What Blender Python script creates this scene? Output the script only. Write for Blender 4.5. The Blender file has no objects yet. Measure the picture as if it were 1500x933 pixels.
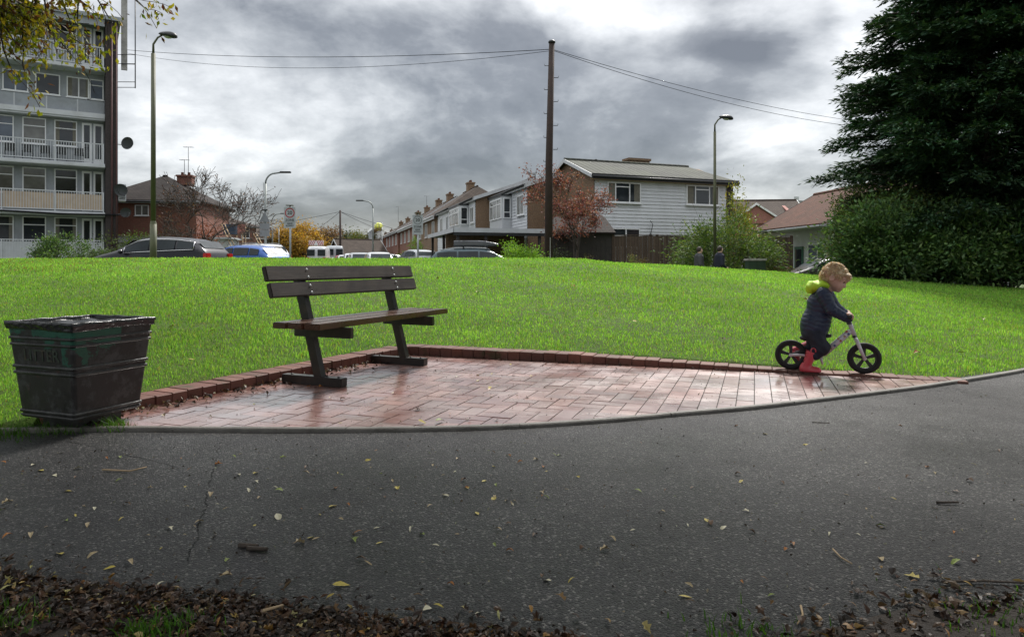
import bpy, bmesh, math, random
import numpy as np
from mathutils import Vector, Matrix
rnd = random.Random(11)
rng = np.random.default_rng(11)
COL = bpy.context.scene.collection
PI = math.pi
CAMZ = 0.88

# ------------------------------------------------------------------ materials
def new_mat(name):
    m = bpy.data.materials.new(name); m.use_nodes = True
    nt = m.node_tree; nt.nodes.clear()
    return m, nt, nt.nodes, nt.links

class N:
    """tiny node-graph helper"""
    def __init__(s, name):
        s.m = bpy.data.materials.new(name); s.m.use_nodes = True
        s.nt = s.m.node_tree; s.nt.nodes.clear()
        s.out = s.nt.nodes.new('ShaderNodeOutputMaterial')
    def n(s, t, **kw):
        nd = s.nt.nodes.new(t)
        for k, v in kw.items():
            if k.startswith('_'): setattr(nd, k[1:], v)
        return nd
    def l(s, a, b): s.nt.links.new(a, b)
    def setin(s, sock, v):
        if hasattr(v, 'is_output') or isinstance(v, bpy.types.NodeSocket): s.l(v, sock)
        elif isinstance(v, (tuple, list)) and len(v) == 3 and sock.type == 'RGBA': sock.default_value = (*v, 1)
        else: sock.default_value = v
    def coord(s, kind='Object'):
        return s.n('ShaderNodeTexCoord').outputs[kind]
    def uv(s): return s.coord('UV')
    def noise(s, vec, scale, detail=3, rough=.55, dist=0, dim='3D'):
        nd = s.n('ShaderNodeTexNoise'); nd.noise_dimensions = dim
        if vec is not None: s.l(vec, nd.inputs['Vector'])
        nd.inputs['Scale'].default_value = scale; nd.inputs['Detail'].default_value = detail
        nd.inputs['Roughness'].default_value = rough; nd.inputs['Distortion'].default_value = dist
        return nd.outputs['Fac']
    def ramp(s, fac, stops):
        nd = s.n('ShaderNodeValToRGB'); cr = nd.color_ramp
        while len(cr.elements) < len(stops): cr.elements.new(.5)
        for e, (p, c) in zip(cr.elements, stops):
            e.position = p
            e.color = (c, c, c, 1) if not isinstance(c, (tuple, list)) else (*c, 1)
        s.l(fac, nd.inputs[0]); return nd.outputs[0]
    def mix(s, fac, a, b, mode='MIX'):
        nd = s.n('ShaderNodeMix'); nd.data_type = 'RGBA'; nd.blend_type = mode
        s.setin(nd.inputs[0], fac); s.setin(nd.inputs[6], a); s.setin(nd.inputs[7], b)
        return nd.outputs[2]
    def math(s, op, a, b=None, c=None, clamp=False):
        nd = s.n('ShaderNodeMath'); nd.operation = op; nd.use_clamp = clamp
        s.setin(nd.inputs[0], a)
        if b is not None: s.setin(nd.inputs[1], b)
        if c is not None: s.setin(nd.inputs[2], c)
        return nd.outputs[0]
    def vmath(s, op, a, b=None):
        nd = s.n('ShaderNodeVectorMath'); nd.operation = op
        s.setin(nd.inputs[0], a)
        if b is not None: s.setin(nd.inputs[1], b)
        return nd
    def sep(s, v):
        nd = s.n('ShaderNodeSeparateXYZ'); s.l(v, nd.inputs[0]); return nd.outputs
    def bump(s, h, strength=.3, dist=.01, normal=None):
        nd = s.n('ShaderNodeBump'); nd.inputs['Strength'].default_value = strength
        nd.inputs['Distance'].default_value = dist; s.l(h, nd.inputs['Height'])
        if normal is not None: s.l(normal, nd.inputs['Normal'])
        return nd.outputs[0]
    def attr(s, name='tint'):
        nd = s.n('ShaderNodeAttribute'); nd.attribute_name = name; return nd.outputs['Color']
    def pbr(s, color, rough=.5, metal=0., normal=None, spec=.5, coat=0., trans=None, crough=.08, **kw):
        b = s.n('ShaderNodeBsdfPrincipled')
        s.setin(b.inputs['Base Color'], color); s.setin(b.inputs['Roughness'], rough)
        s.setin(b.inputs['Metallic'], metal); s.setin(b.inputs['Specular IOR Level'], spec)
        s.setin(b.inputs['Coat Weight'], coat); s.setin(b.inputs['Coat Roughness'], crough)
        if 'cior' in kw: b.inputs['Coat IOR'].default_value = kw['cior']
        if normal is not None: s.l(normal, b.inputs['Normal'])
        o = b.outputs[0]
        if trans:
            t = s.n('ShaderNodeBsdfTranslucent'); s.setin(t.inputs[0], trans[1])
            mx = s.n('ShaderNodeMixShader'); mx.inputs[0].default_value = trans[0]
            s.l(o, mx.inputs[1]); s.l(t.outputs[0], mx.inputs[2]); o = mx.outputs[0]
        s.l(o, s.out.inputs[0]); return s.m

def simple(name, col, rough=.5, var=.25, scale=6., bump=.15, bscale=60., metal=0., spec=.5, coat=0., dirt=None, dirt_amt=.5):
    g = N(name); c = g.coord()
    n1 = g.noise(c, scale, 4, .6)
    lo = tuple(x * (1 - var) for x in col); hi = tuple(min(1, x * (1 + var)) for x in col)
    cc = g.ramp(n1, [(.3, lo), (.7, hi)])
    if dirt:
        n3 = g.noise(c, scale * .6 + .7, 6, .7, .3)
        cc = g.mix(g.ramp(n3, [(.48, 0.), (.68, dirt_amt)]), cc, dirt)
    n2 = g.noise(c, bscale, 3, .6)
    r = g.math('ADD', g.math('MULTIPLY', n1, .25), rough - .12, clamp=True)
    return g.pbr(cc, r, metal, g.bump(n2, bump, .01) if bump else None, spec, coat)

M = {}
M['white_paint'] = simple('white_paint', (.54, .56, .58), .5, .08, 1.5, .05, 40, dirt=(.36, .36, .35), dirt_amt=.35)
M['white_board'] = simple('white_board', (.66, .68, .71), .5, .07, .8, .05, 40, dirt=(.42, .43, .44), dirt_amt=.35)
M['white_frame'] = simple('white_frame', (.78, .79, .8), .35, .04, 3, 0)
M['panel_grey'] = simple('panel_grey', (.31, .335, .36), .5, .1, 1.2, .03, dirt=(.2, .21, .2), dirt_amt=.55)
M['concrete'] = simple('concrete', (.36, .35, .33), .8, .2, 4, .4, 90, dirt=(.16, .15, .13))
M['concrete_edge'] = simple('concrete_edge', (.15, .14, .125), .6, .25, 8, .5, 140, dirt=(.05, .045, .035), dirt_amt=.7)
M['tarmac_far'] = simple('tarmac_far', (.07, .07, .073), .5, .2, 3, .3, 60)
M['black_wood'] = simple('black_wood', (.035, .03, .028), .7, .3, 5, .3, 50)
M['dark_metal'] = simple('dark_metal', (.03, .032, .034), .45, .2, 10, .1, 80, metal=.3)
M['grey_metal'] = simple('grey_metal', (.24, .26, .25), .5, .15, 6, .1, 80, metal=.4)
M['lamp_green'] = simple('lamp_green', (.085, .09, .045), .6, .2, 3, .1, 60, dirt=(.04, .04, .025))
M['galv'] = simple('galv', (.35, .37, .38), .45, .15, 8, .1, 80, metal=.6)
M['railing'] = simple('railing', (.56, .58, .6), .45, .06, 3, 0)
M['screen_tan'] = simple('screen_tan', (.5, .39, .29), .8, .12, 3, .1)
M['rubber'] = simple('rubber', (.016, .016, .017), .75, .2, 20, .2, 200)
M['black_plastic'] = simple('black_plastic', (.018, .018, .02), .45, .2, 20, .1, 150)
M['chrome'] = simple('chrome', (.6, .6, .62), .2, .05, 8, 0, metal=1)
M['red_lamp'] = simple('red_lamp', (.45, .02, .02), .15, .1, 8, 0)
M['clear_lamp'] = simple('clear_lamp', (.7, .72, .74), .12, .05, 8, 0)
M['yellow_bag'] = simple('yellow_bag', (.62, .66, .08), .6, .15, 4, .3, 20)
M['wood_raw'] = simple('wood_raw', (.34, .25, .15), .8, .25, 6, .3, 40)
M['bark'] = simple('bark', (.055, .043, .034), .9, .35, 12, .8, 50)
M['bark_grey'] = simple('bark_grey', (.11, .095, .08), .9, .3, 12, .8, 50)
M['pipe_maroon'] = simple('pipe_maroon', (.10, .045, .045), .6, .2, 6, .1)
M['terracotta'] = simple('terracotta', (.13, .06, .04), .8, .2, 8, .2)
M['bag_black'] = simple('bag_black', (.012, .012, .014), .28, .3, 10, .55, 18, spec=.6)
M['soil'] = simple('soil', (.022, .015, .010), .85, .4, 9, 1., 60)
M['cable'] = simple('cable', (.02, .02, .022), .95, .1, 3, 0, spec=.05)
M['dish'] = simple('dish', (.06, .065, .07), .5, .15, 4, 0)
M['cloth_navy'] = simple('cloth_navy', (.012, .016, .03), .9, .3, 8, .2, 60)
M['cloth_grey'] = simple('cloth_grey', (.05, .052, .055), .9, .3, 8, .2, 60)
M['skin'] = simple('skin', (.66, .42, .33), .5, .08, 9, .03, 200)
M['sign_white'] = simple('sign_white', (.40, .43, .45), .5, .08, 3, 0)
M['sign_red'] = simple('sign_red', (.35, .03, .04), .5, .1, 3, 0)
M['sign_black'] = simple('sign_black', (.015, .015, .018), .5, .1, 3, 0)
M['sign_grey'] = simple('sign_grey', (.2, .21, .22), .6, .1, 3, 0)
M['cabinet_green'] = simple('cabinet_green', (.03, .055, .035), .5, .2, 4, .1)
M['door_green'] = simple('door_green', (.03, .12, .075), .5, .2, 4, .1)

def m_glass(name, col=(.02, .025, .03)):
    g = N(name); n = g.noise(g.coord(), .9, 3)
    c = g.ramp(n, [(.35, tuple(x * .6 for x in col)), (.65, tuple(x * 1.5 for x in col))])
    return g.pbr(c, .06, 0, None, .6)
M['glass'] = m_glass('glass')
M['glass_curtain'] = m_glass('glass_curtain', (.13, .13, .12))
M['glass_blue'] = m_glass('glass_blue', (.05, .07, .1))
M['glass_car'] = simple('glass_car', (.02, .027, .031), .16, .4, 1., 0, spec=.3)

def m_brick(name, c1, c2, mortar=(.2, .18, .16), s=1.):
    g = N(name); uv = g.uv()
    b = g.n('ShaderNodeTexBrick'); g.l(uv, b.inputs['Vector']); b.inputs['Scale'].default_value = 1
    b.inputs['Color1'].default_value = (*c1, 1); b.inputs['Color2'].default_value = (*c2, 1)
    b.inputs['Mortar'].default_value = (*mortar, 1); b.inputs['Mortar Size'].default_value = .012 * s
    b.inputs['Brick Width'].default_value = .225 * s; b.inputs['Row Height'].default_value = .075 * s
    n = g.noise(g.coord(), .9, 5, .65)
    c = g.mix(g.ramp(n, [(.3, .55), (.7, 0.)]), b.outputs[0], tuple(x * .5 for x in c1))
    n2 = g.noise(g.coord(), 14, 3, .65)
    c = g.mix(.5, c, g.ramp(n2, [(.3, tuple(x * .55 for x in c1)), (.7, tuple(min(1, x * 1.5) for x in c2))]))
    bp = g.bump(g.math('SUBTRACT', 1., b.outputs['Fac']), .5, .01)
    return g.pbr(c, .85, 0, bp)
M['brick_dark'] = m_brick('brick_dark', (.03, .024, .024), (.05, .038, .036), (.06, .055, .055))
M['brick_red'] = m_brick('brick_red', (.20, .075, .05), (.27, .11, .075))
M['brick_brown'] = m_brick('brick_brown', (.17, .1, .055), (.24, .15, .085))
M['brick_pink'] = m_brick('brick_pink', (.30, .11, .09), (.36, .15, .12))

def m_tiles(name, c1, c2, w=.25, h=.16, moss=None):
    g = N(name); uv = g.uv()
    b = g.n('ShaderNodeTexBrick'); g.l(uv, b.inputs['Vector']); b.inputs['Scale'].default_value = 1
    b.inputs['Color1'].default_value = (*c1, 1); b.inputs['Color2'].default_value = (*c2, 1)
    b.inputs['Mortar'].default_value = (*[x * .3 for x in c1], 1); b.inputs['Mortar Size'].default_value = .012
    b.inputs['Brick Width'].default_value = w; b.inputs['Row Height'].default_value = h
    n = g.noise(g.coord(), 1.3, 6, .7)
    c = g.mix(g.ramp(n, [(.35, 0.), (.65, .7)]), b.outputs[0], moss or tuple(x * .55 for x in c1))
    v = g.sep(uv)[1]
    saw = g.math('FRACT', g.math('DIVIDE', v, h))
    bp = g.bump(g.math('SUBTRACT', 1., saw), .8, .02)
    return g.pbr(c, .9, 0, bp, .15)
M['tile_brown'] = m_tiles('tile_brown', (.065, .05, .042), (.09, .07, .056))
M['tile_dark'] = m_tiles('tile_dark', (.036, .03, .028), (.052, .043, .039))
M['tile_red'] = m_tiles('tile_red', (.085, .034, .023), (.115, .05, .032), moss=(.05, .03, .02))
M['tile_grey'] = m_tiles('tile_grey', (.12, .12, .12), (.16, .16, .155))

def m_ribbed(name, col):
    g = N(name); uv = g.uv(); u = g.sep(uv)[0]
    w = g.math('SINE', g.math('MULTIPLY', u, 2 * PI / .32))
    n = g.noise(uv, 1.4, 6, .7); n2 = g.noise(uv, .35, 3)
    c = g.ramp(n, [(.3, tuple(x * .55 for x in col)), (.7, tuple(x * 1.25 for x in col))])
    c = g.mix(g.ramp(w, [(.0, .5), (.35, 0.)]), c, tuple(x * .4 for x in col))
    c = g.mix(g.ramp(n2, [(.4, 0.), (.6, .4)]), c, (.09, .1, .07))
    return g.pbr(c, .85, 0, g.bump(w, .6, .02), .2)
M['roof_ribbed'] = m_ribbed('roof_ribbed', (.075, .077, .068))

def m_fence(name, c1, c2, w=.11):
    g = N(name); uv = g.uv(); s = g.sep(uv)
    k = g.math('DIVIDE', s[0], w); f = g.math('FRACT', k)
    wn = g.n('ShaderNodeTexWhiteNoise'); wn.noise_dimensions = '1D'; g.l(g.math('FLOOR', k), wn.inputs['W'])
    c = g.mix(wn.outputs['Value'], c1, c2)
    gap = g.ramp(f, [(.0, 1.), (.07, 0.)])
    c = g.mix(gap, c, (.01, .008, .007))
    n = g.noise(uv, 9, 4, .6)
    c = g.mix(g.ramp(n, [(.35, 0.), (.7, .45)]), c, tuple(x * .5 for x in c1))
    return g.pbr(c, .8, 0, g.bump(g.math('SUBTRACT', 1., gap), .8, .02))
M['fence'] = m_fence('fence', (.075, .05, .036), (.12, .083, .06))

def m_paint(name, col, coat=.35):
    g = N(name); n = g.noise(g.coord(), 2., 3)
    c = g.ramp(n, [(.3, tuple(x * .88 for x in col)), (.7, tuple(min(1, x * 1.08) for x in col))])
    return g.pbr(c, .3, .2, None, .5, coat)

def m_leaf(name, trans=.35, rough=.55, hue=(1, 1, 1)):
    g = N(name); a = g.attr('tint')
    c = g.mix(1., a, hue, 'MULTIPLY')
    return g.pbr(c, rough, 0, None, .35, trans=(trans, g.mix(1., c, (1.3, 1.25, .7), 'MULTIPLY')))
M['leaf'] = m_leaf('leaf')
M['needle'] = m_leaf('needle', .08, .7)
M['grass'] = m_leaf('grass', .5, .5)
M['dead_leaf'] = m_leaf('dead_leaf', .1, .5)

# ------------------------------------------------------------------ mesh builder
def face_uv(me):
    nf = len(me.polygons)
    if nf == 0: return
    nl = len(me.loops)
    co = np.empty(len(me.vertices) * 3, np.float32); me.vertices.foreach_get('co', co); co = co.reshape(-1, 3)
    nm = np.empty(nf * 3, np.float32); me.polygons.foreach_get('normal', nm); nm = nm.reshape(-1, 3)
    tot = np.empty(nf, np.int32); me.polygons.foreach_get('loop_total', tot)
    vi = np.empty(nl, np.int32); me.loops.foreach_get('vertex_index', vi)
    fi = np.repeat(np.arange(nf), tot)
    t = np.stack([-nm[:, 1], nm[:, 0], np.zeros(nf)], 1)
    ln = np.linalg.norm(t, axis=1); flat = ln < .05
    t[flat] = (1, 0, 0); ln[flat] = 1; t /= ln[:, None]
    b = np.cross(nm, t)
    p = co[vi]
    uv = np.stack([(p * t[fi]).sum(1), (p * b[fi]).sum(1)], 1).astype(np.float32)
    l = me.uv_layers.new(name='UVMap'); l.data.foreach_set('uv', uv.ravel())

def link(name, me, parent=None):
    o = bpy.data.objects.new(name, me); COL.objects.link(o)
    if parent is not None: o.parent = parent
    return o

class MB:
    def __init__(s): s.v = []; s.f = []; s.mi = []; s.M = Matrix.Identity(4); s.m = 0; s.sm = []
    def _add(s, vs, fs, smooth=False):
        b = len(s.v); s.v += [tuple(s.M @ Vector(v)) for v in vs]
        for f in fs: s.f.append([b + i for i in f]); s.mi.append(s.m); s.sm.append(smooth)
        return s
    def box(s, x0, x1, y0, y1, z0, z1, bev=0.):
        if bev <= 0:
            vs = [(x, y, z) for z in (z0, z1) for y in (y0, y1) for x in (x0, x1)]
            return s._add(vs, [(0, 2, 3, 1), (4, 5, 7, 6), (0, 1, 5, 4), (2, 6, 7, 3), (0, 4, 6, 2), (1, 3, 7, 5)])
        bm = bmesh.new(); bmesh.ops.create_cube(bm, size=1)
        for v in bm.verts:
            v.co = Vector(((x0 + x1) / 2 + v.co.x * (x1 - x0), (y0 + y1) / 2 + v.co.y * (y1 - y0), (z0 + z1) / 2 + v.co.z * (z1 - z0)))
        bmesh.ops.bevel(bm, geom=list(bm.edges), offset=bev, segments=2, affect='EDGES', clamp_overlap=True)
        return s.from_bm(bm)
    def from_bm(s, bm, smooth=False):
        bm.verts.index_update()
        s._add([v.co[:] for v in bm.verts], [[v.index for v in f.verts] for f in bm.faces], smooth); bm.free(); return s
    def poly(s, pts): return s._add(pts, [list(range(len(pts)))])
    def prism(s, pts, vec):
        n = len(pts); vec = Vector(vec); q = [tuple(Vector(p) + vec) for p in pts]
        return s._add(list(pts) + q, [list(range(n))[::-1], list(range(n, 2 * n))] + [(i, (i + 1) % n, n + (i + 1) % n, n + i) for i in range(n)])
    def tube(s, pts, r, n=8, cap=True, closed=False):
        pts = [Vector(p) for p in pts]; rr = r if isinstance(r, (list, tuple)) else [r] * len(pts)
        k = len(pts); vs = []; up = None
        for i, p in enumerate(pts):
            if closed: d = pts[(i + 1) % k] - pts[i - 1]
            else: d = pts[min(i + 1, k - 1)] - pts[max(i - 1, 0)]
            d.normalize()
            if up is None: up = Vector((0, 0, 1)) if abs(d.z) < .9 else Vector((0, 1, 0))
            a = d.cross(up)
            if a.length < 1e-4: a = d.cross(Vector((1, .3, 0)))
            a.normalize(); b = a.cross(d); up = b
            for j in range(n):
                t = 2 * PI * j / n; vs.append(tuple(p + (a * math.cos(t) + b * math.sin(t)) * rr[i]))
        fs = []
        for i in range(k if closed else k - 1):
            for j in range(n):
                fs.append((i * n + j, i * n + (j + 1) % n, ((i + 1) % k) * n + (j + 1) % n, ((i + 1) % k) * n + j))
        s._add(vs, fs, True)
        if cap and not closed:
            b = len(s.v) - len(vs)
            s.f.append([b + j for j in range(n)][::-1]); s.mi.append(s.m); s.sm.append(False)
            s.f.append([b + (k - 1) * n + j for j in range(n)]); s.mi.append(s.m); s.sm.append(False)
        return s
    def lathe(s, prof, n=24, axis='z', at=(0, 0, 0)):
        vs = []; at = Vector(at)
        for (r, z) in prof:
            for j in range(n):
                t = 2 * PI * j / n; c, q = r * math.cos(t), r * math.sin(t)
                v = {'z': (c, q, z), 'y': (c, z, q), 'x': (z, c, q)}[axis]
                vs.append(tuple(at + Vector(v)))
        fs = [(i * n + j, i * n + (j + 1) % n, (i + 1) * n + (j + 1) % n, (i + 1) * n + j) for i in range(len(prof) - 1) for j in range(n)]
        return s._add(vs, fs, True)
    def ball(s, c, r, n=12, sc=(1, 1, 1)):
        bm = bmesh.new(); bmesh.ops.create_uvsphere(bm, u_segments=n, v_segments=max(6, n * 2 // 3), radius=r)
        for v in bm.verts: v.co = Vector((v.co.x * sc[0], v.co.y * sc[1], v.co.z * sc[2])) + Vector(c)
        return s.from_bm(bm, True)
    def build(s, name, mats, parent=None, fix=True):
        me = bpy.data.meshes.new(name); me.from_pydata(s.v, [], s.f)
        if not isinstance(mats, (list, tuple)): mats = [mats]
        for m in mats: me.materials.append(M[m] if isinstance(m, str) else m)
        me.polygons.foreach_set('material_index', s.mi); me.polygons.foreach_set('use_smooth', s.sm)
        if fix:
            bm = bmesh.new(); bm.from_mesh(me); bmesh.ops.recalc_face_normals(bm, faces=bm.faces); bm.to_mesh(me); bm.free()
        me.update(); face_uv(me)
        return link(name, me, parent)

def tag(o, label=None, cat=None, group=None, kind=None):
    if label: o['label'] = label
    if cat: o['category'] = cat
    if group: o['group'] = group
    if kind: o['kind'] = kind
    return o
def thing(name, label, cat, loc=(0, 0, 0), rz=0, group=None):
    o = bpy.data.objects.new(name, None); COL.objects.link(o); o.empty_display_size = .2
    o.location = loc; o.rotation_euler = (0, 0, rz)
    return tag(o, label, cat, group)
def copy_tree(o, parent=None):
    c = o.copy(); COL.objects.link(c); c.parent = parent
    for ch in list(o.children): copy_tree(ch, c)
    return c

def fast_mesh(name, co, faces_idx, nside, mats, parent=None, tint=None, smooth=False):
    """co (N,3); faces_idx flat int array; nside per-face vertex counts or int"""
    me = bpy.data.meshes.new(name)
    nv = len(co); nl = len(faces_idx)
    if isinstance(nside, int): tot = np.full(nl // nside, nside, np.int32)
    else: tot = np.asarray(nside, np.int32)
    me.vertices.add(nv); me.vertices.foreach_set('co', np.ascontiguousarray(co, np.float32).ravel())
    me.loops.add(nl); me.loops.foreach_set('vertex_index', np.asarray(faces_idx, np.int32))
    me.polygons.add(len(tot)); st = np.concatenate([[0], np.cumsum(tot)[:-1]]).astype(np.int32)
    me.polygons.foreach_set('loop_start', st)
    me.polygons.foreach_set('use_smooth', np.full(len(tot), bool(smooth)))
    if not isinstance(mats, (list, tuple)): mats = [mats]
    for m in mats: me.materials.append(M[m] if isinstance(m, str) else m)
    if tint is not None:
        a = me.attributes.new('tint', 'FLOAT_COLOR', 'POINT')
        c = np.ones((nv, 4), np.float32); c[:, :3] = tint; a.data.foreach_set('color', c.ravel())
    me.update(calc_edges=True)
    return link(name, me, parent)

def norm(a): return a / np.maximum(np.linalg.norm(a, axis=-1, keepdims=True), 1e-9)

def leaf_cards(name, p, d, size, aspect, mat, parent, tint, up=None, fold=.25):
    """diamond leaves: base p, direction d, length size"""
    n = len(p); d = norm(d)
    r = norm(rng.normal(size=(n, 3))) if up is None else norm(up + rng.normal(size=(n, 3)) * .35)
    w = norm(np.cross(d, r)); nn = np.cross(w, d)
    L = np.broadcast_to(np.asarray(size, float), (n,))[:, None]
    W = L * aspect * .5
    v0 = p; v1 = p + d * L * .45 + w * W + nn * W * fold; v2 = p + d * L; v3 = p + d * L * .45 - w * W + nn * W * fold
    co = np.stack([v0, v1, v2, v3], 1).reshape(-1, 3)
    b = (np.arange(n) * 4)[:, None]
    f = np.concatenate([b + [0, 1, 2], b + [0, 2, 3]], 1).ravel()
    return fast_mesh(name, co, f, 3, mat, parent, np.repeat(tint, 4, axis=0))

def tint_mix(n, cols, var=.25):
    cols = np.array(cols, float); k = rng.integers(0, len(cols), n)
    c = cols[k] * (1 + rng.uniform(-var, var, (n, 1))) * (1 + rng.uniform(-.12, .12, (n, 3)))
    return np.clip(c, 0, 1)

# smooth value noise in 2-D by sum of rotated sines (cheap, vectorised)
_ph = rng.uniform(0, 6.28, (12, 3))
def vnoise(x, y, f=1.):
    o = 0.
    for i in range(12):
        a = _ph[i, 0]; k = f * (1 + .35 * i)
        o = o + np.sin((x * math.cos(a) + y * math.sin(a)) * k + _ph[i, 1]) / (1 + .25 * i)
    return o / 4.2

# ------------------------------------------------------------------ implicit surfaces (surface nets)
def surf_net(fn, lo, hi, h):
    lo = np.array(lo, float); hi = np.array(hi, float)
    dims = np.ceil((hi - lo) / h).astype(int) + 1
    xs = [lo[i] + np.arange(dims[i]) * h for i in range(3)]
    X, Y, Z = np.meshgrid(*xs, indexing='ij')
    P = np.stack([X, Y, Z], -1).astype(np.float32)
    D = fn(P).astype(np.float32)
    ins = D < 0
    c = np.zeros(tuple(dims - 1), np.int8)
    for i in (0, 1):
        for j in (0, 1):
            for k in (0, 1): c += ins[i:dims[0] - 1 + i, j:dims[1] - 1 + j, k:dims[2] - 1 + k]
    act = (c > 0) & (c < 8)
    idx = np.argwhere(act)
    vid = -np.ones(act.shape, np.int64); vid[act] = np.arange(len(idx))
    acc = np.zeros((len(idx), 3)); cnt = np.zeros(len(idx))
    corners = [(i, j, k) for i in (0, 1) for j in (0, 1) for k in (0, 1)]
    for a in corners:
        for ax in range(3):
            if a[ax]: continue
            b = list(a); b[ax] = 1
            da = D[idx[:, 0] + a[0], idx[:, 1] + a[1], idx[:, 2] + a[2]]
            db = D[idx[:, 0] + b[0], idx[:, 1] + b[1], idx[:, 2] + b[2]]
            m = (da < 0) != (db < 0)
            t = np.where(m, da / np.where(m, da - db, 1), 0)
            pos = np.array(a, float)[None] + np.zeros((len(idx), 3)); pos[:, ax] += t
            acc[m] += pos[m]; cnt[m] += 1
    V = lo + (idx + acc / cnt[:, None]) * h
    F = []
    for ax in range(3):
        o1, o2 = [(1, 2), (2, 0), (0, 1)][ax]
        sl0 = [slice(None)] * 3; sl1 = [slice(None)] * 3
        sl0[ax] = slice(0, -1); sl1[ax] = slice(1, None)
        A = ins[tuple(sl0)]; B = ins[tuple(sl1)]
        e = np.argwhere(A != B)
        e = e[(e[:, o1] > 0) & (e[:, o2] > 0) & (e[:, o1] < dims[o1] - 1) & (e[:, o2] < dims[o2] - 1)]
        if len(e) == 0: continue
        sgn = A[e[:, 0], e[:, 1], e[:, 2]]
        def g(d1, d2):
            q = e.copy(); q[:, o1] -= d1; q[:, o2] -= d2
            return vid[q[:, 0], q[:, 1], q[:, 2]]
        q = np.stack([g(0, 0), g(1, 0), g(1, 1), g(0, 1)], 1)
        q[~sgn] = q[~sgn][:, ::-1]
        F.append(q)
    F = np.concatenate(F)
    return V, F
def sdf_obj(name, fn, lo, hi, h, mat, parent):
    V, F = surf_net(fn, lo, hi, h)
    return fast_mesh(name, V, F.ravel(), 4, mat, parent, smooth=True)
def cap(P, a, b, ra, rb=None):
    rb = ra if rb is None else rb
    a = np.array(a, np.float32); b = np.array(b, np.float32); ab = b - a
    t = np.clip(((P - a) @ ab) / float(ab @ ab), 0, 1)
    q = P - a - t[..., None] * ab
    return np.sqrt((q * q).sum(-1)) - (ra + (rb - ra) * t)
def ell(P, c, r):
    q = (P - np.array(c, np.float32)) / np.array(r, np.float32)
    k = np.sqrt((q * q).sum(-1)); return (k - 1) * min(r)
def smin(a, b, k):
    h = np.clip(.5 + .5 * (b - a) / k, 0, 1); return b + (a - b) * h - k * h * (1 - h)
def rotm(ax, ang):
    return np.array(Matrix.Rotation(ang, 3, ax), np.float32)
# ================================================================== camera, sky, sun
scn = bpy.context.scene
cam_d = bpy.data.cameras.new('camera'); cam = bpy.data.objects.new('camera', cam_d); COL.objects.link(cam)
cam.location = (0, 0, CAMZ); cam.rotation_euler = (PI / 2, 0, 0)
cam_d.sensor_width = 36; cam_d.lens = 24; cam_d.shift_y = -78.5 / 1500; cam_d.clip_start = .05; cam_d.clip_end = 5000
scn.camera = cam
SUN_AZ = math.radians(22)      # clockwise from +Y
SUN_EL = math.radians(48)
w = bpy.data.worlds.new('World'); scn.world = w; w.use_nodes = True
nt = w.node_tree; nt.nodes.clear()
class WN(N):
    def __init__(s, nt): s.nt = nt
g = WN(nt)
out = nt.nodes.new('ShaderNodeOutputWorld'); bg = nt.nodes.new('ShaderNodeBackground'); bg.inputs[1].default_value = .1
sky = nt.nodes.new('ShaderNodeTexSky'); sky.sky_type = 'NISHITA'; sky.sun_disc = False
sky.sun_elevation = SUN_EL; sky.sun_rotation = SUN_AZ
dirv = g.coord('Generated')
sx, sy, sz = g.sep(dirv)
zz = g.math('MAXIMUM', sz, 0.)
den = g.math('ADD', zz, .36)
cmb = nt.nodes.new('ShaderNodeCombineXYZ'); g.l(g.math('DIVIDE', sx, den), cmb.inputs[0]); g.l(g.math('DIVIDE', sy, den), cmb.inputs[1])
cmb.inputs[2].default_value = 3.7
n1 = g.noise(cmb.outputs[0], 1.2, 9, .54, .45)
n2 = g.noise(cmb.outputs[0], 5., 6, .6, .15)
L = g.math('ADD', g.math('MULTIPLY', n1, 1.85), g.math('MULTIPLY', n2, .85))
L = g.math('SUBTRACT', L, .845)
# large soft banks of cloud and the bright break towards the sun
yy = g.math('MAXIMUM', sy, .08)
ta = g.math('DIVIDE', sx, yy); tb = g.math('DIVIDE', sz, yy)
wob = g.math('MULTIPLY', g.math('SUBTRACT', n1, .5), .5)
for (a0, b0, sa, sb, k) in [(.15, .37, .15, .05, .26), (.38, .20, .10, .04, .34), (.47, .33, .12, .10, .30), (-.42, .17, .17, .05, .17),
                            (.02, .22, .14, .05, .12), (.25, .26, .07, .04, .15),
                            (-.10, .33, .18, .04, -.22), (.24, .24, .10, .03, -.2), (.33, .315, .10, .035, -.72), (-.47, .35, .17, .05, -.16), (-.13, .125, .25, .03, -.17),
                            (.19, .17, .09, .04, -.20), (.42, .11, .16, .04, -.08), (-.2, .25, .14, .03, -.08), (-.52, .09, .2, .05, .04), (.47, .36, .03, .03, -.25)]:
    u = g.math('DIVIDE', g.math('ADD', g.math('SUBTRACT', ta, a0), wob), sa)
    v = g.math('DIVIDE', g.math('ADD', g.math('SUBTRACT', tb, b0), g.math('MULTIPLY', wob, .3)), sb)
    e = g.math('EXPONENT', g.math('MULTIPLY', g.math('ADD', g.math('MULTIPLY', u, u), g.math('MULTIPLY', v, v)), -1.))
    L = g.math('ADD', L, g.math('MULTIPLY', e, k))
col = g.ramp(L, [(.0, (.068, .071, .076)), (.28, (.135, .140, .147)), (.5, (.272, .280, .286)), (.72, (.45, .457, .46)), (1., (.74, .74, .73))])
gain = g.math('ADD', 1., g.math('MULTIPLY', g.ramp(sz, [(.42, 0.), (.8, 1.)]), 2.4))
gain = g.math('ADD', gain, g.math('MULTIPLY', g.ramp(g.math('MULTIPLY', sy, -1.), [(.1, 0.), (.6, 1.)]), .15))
cs = g.vmath('SCALE', col); cs.inputs['Scale'].default_value = 10.; 
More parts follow.
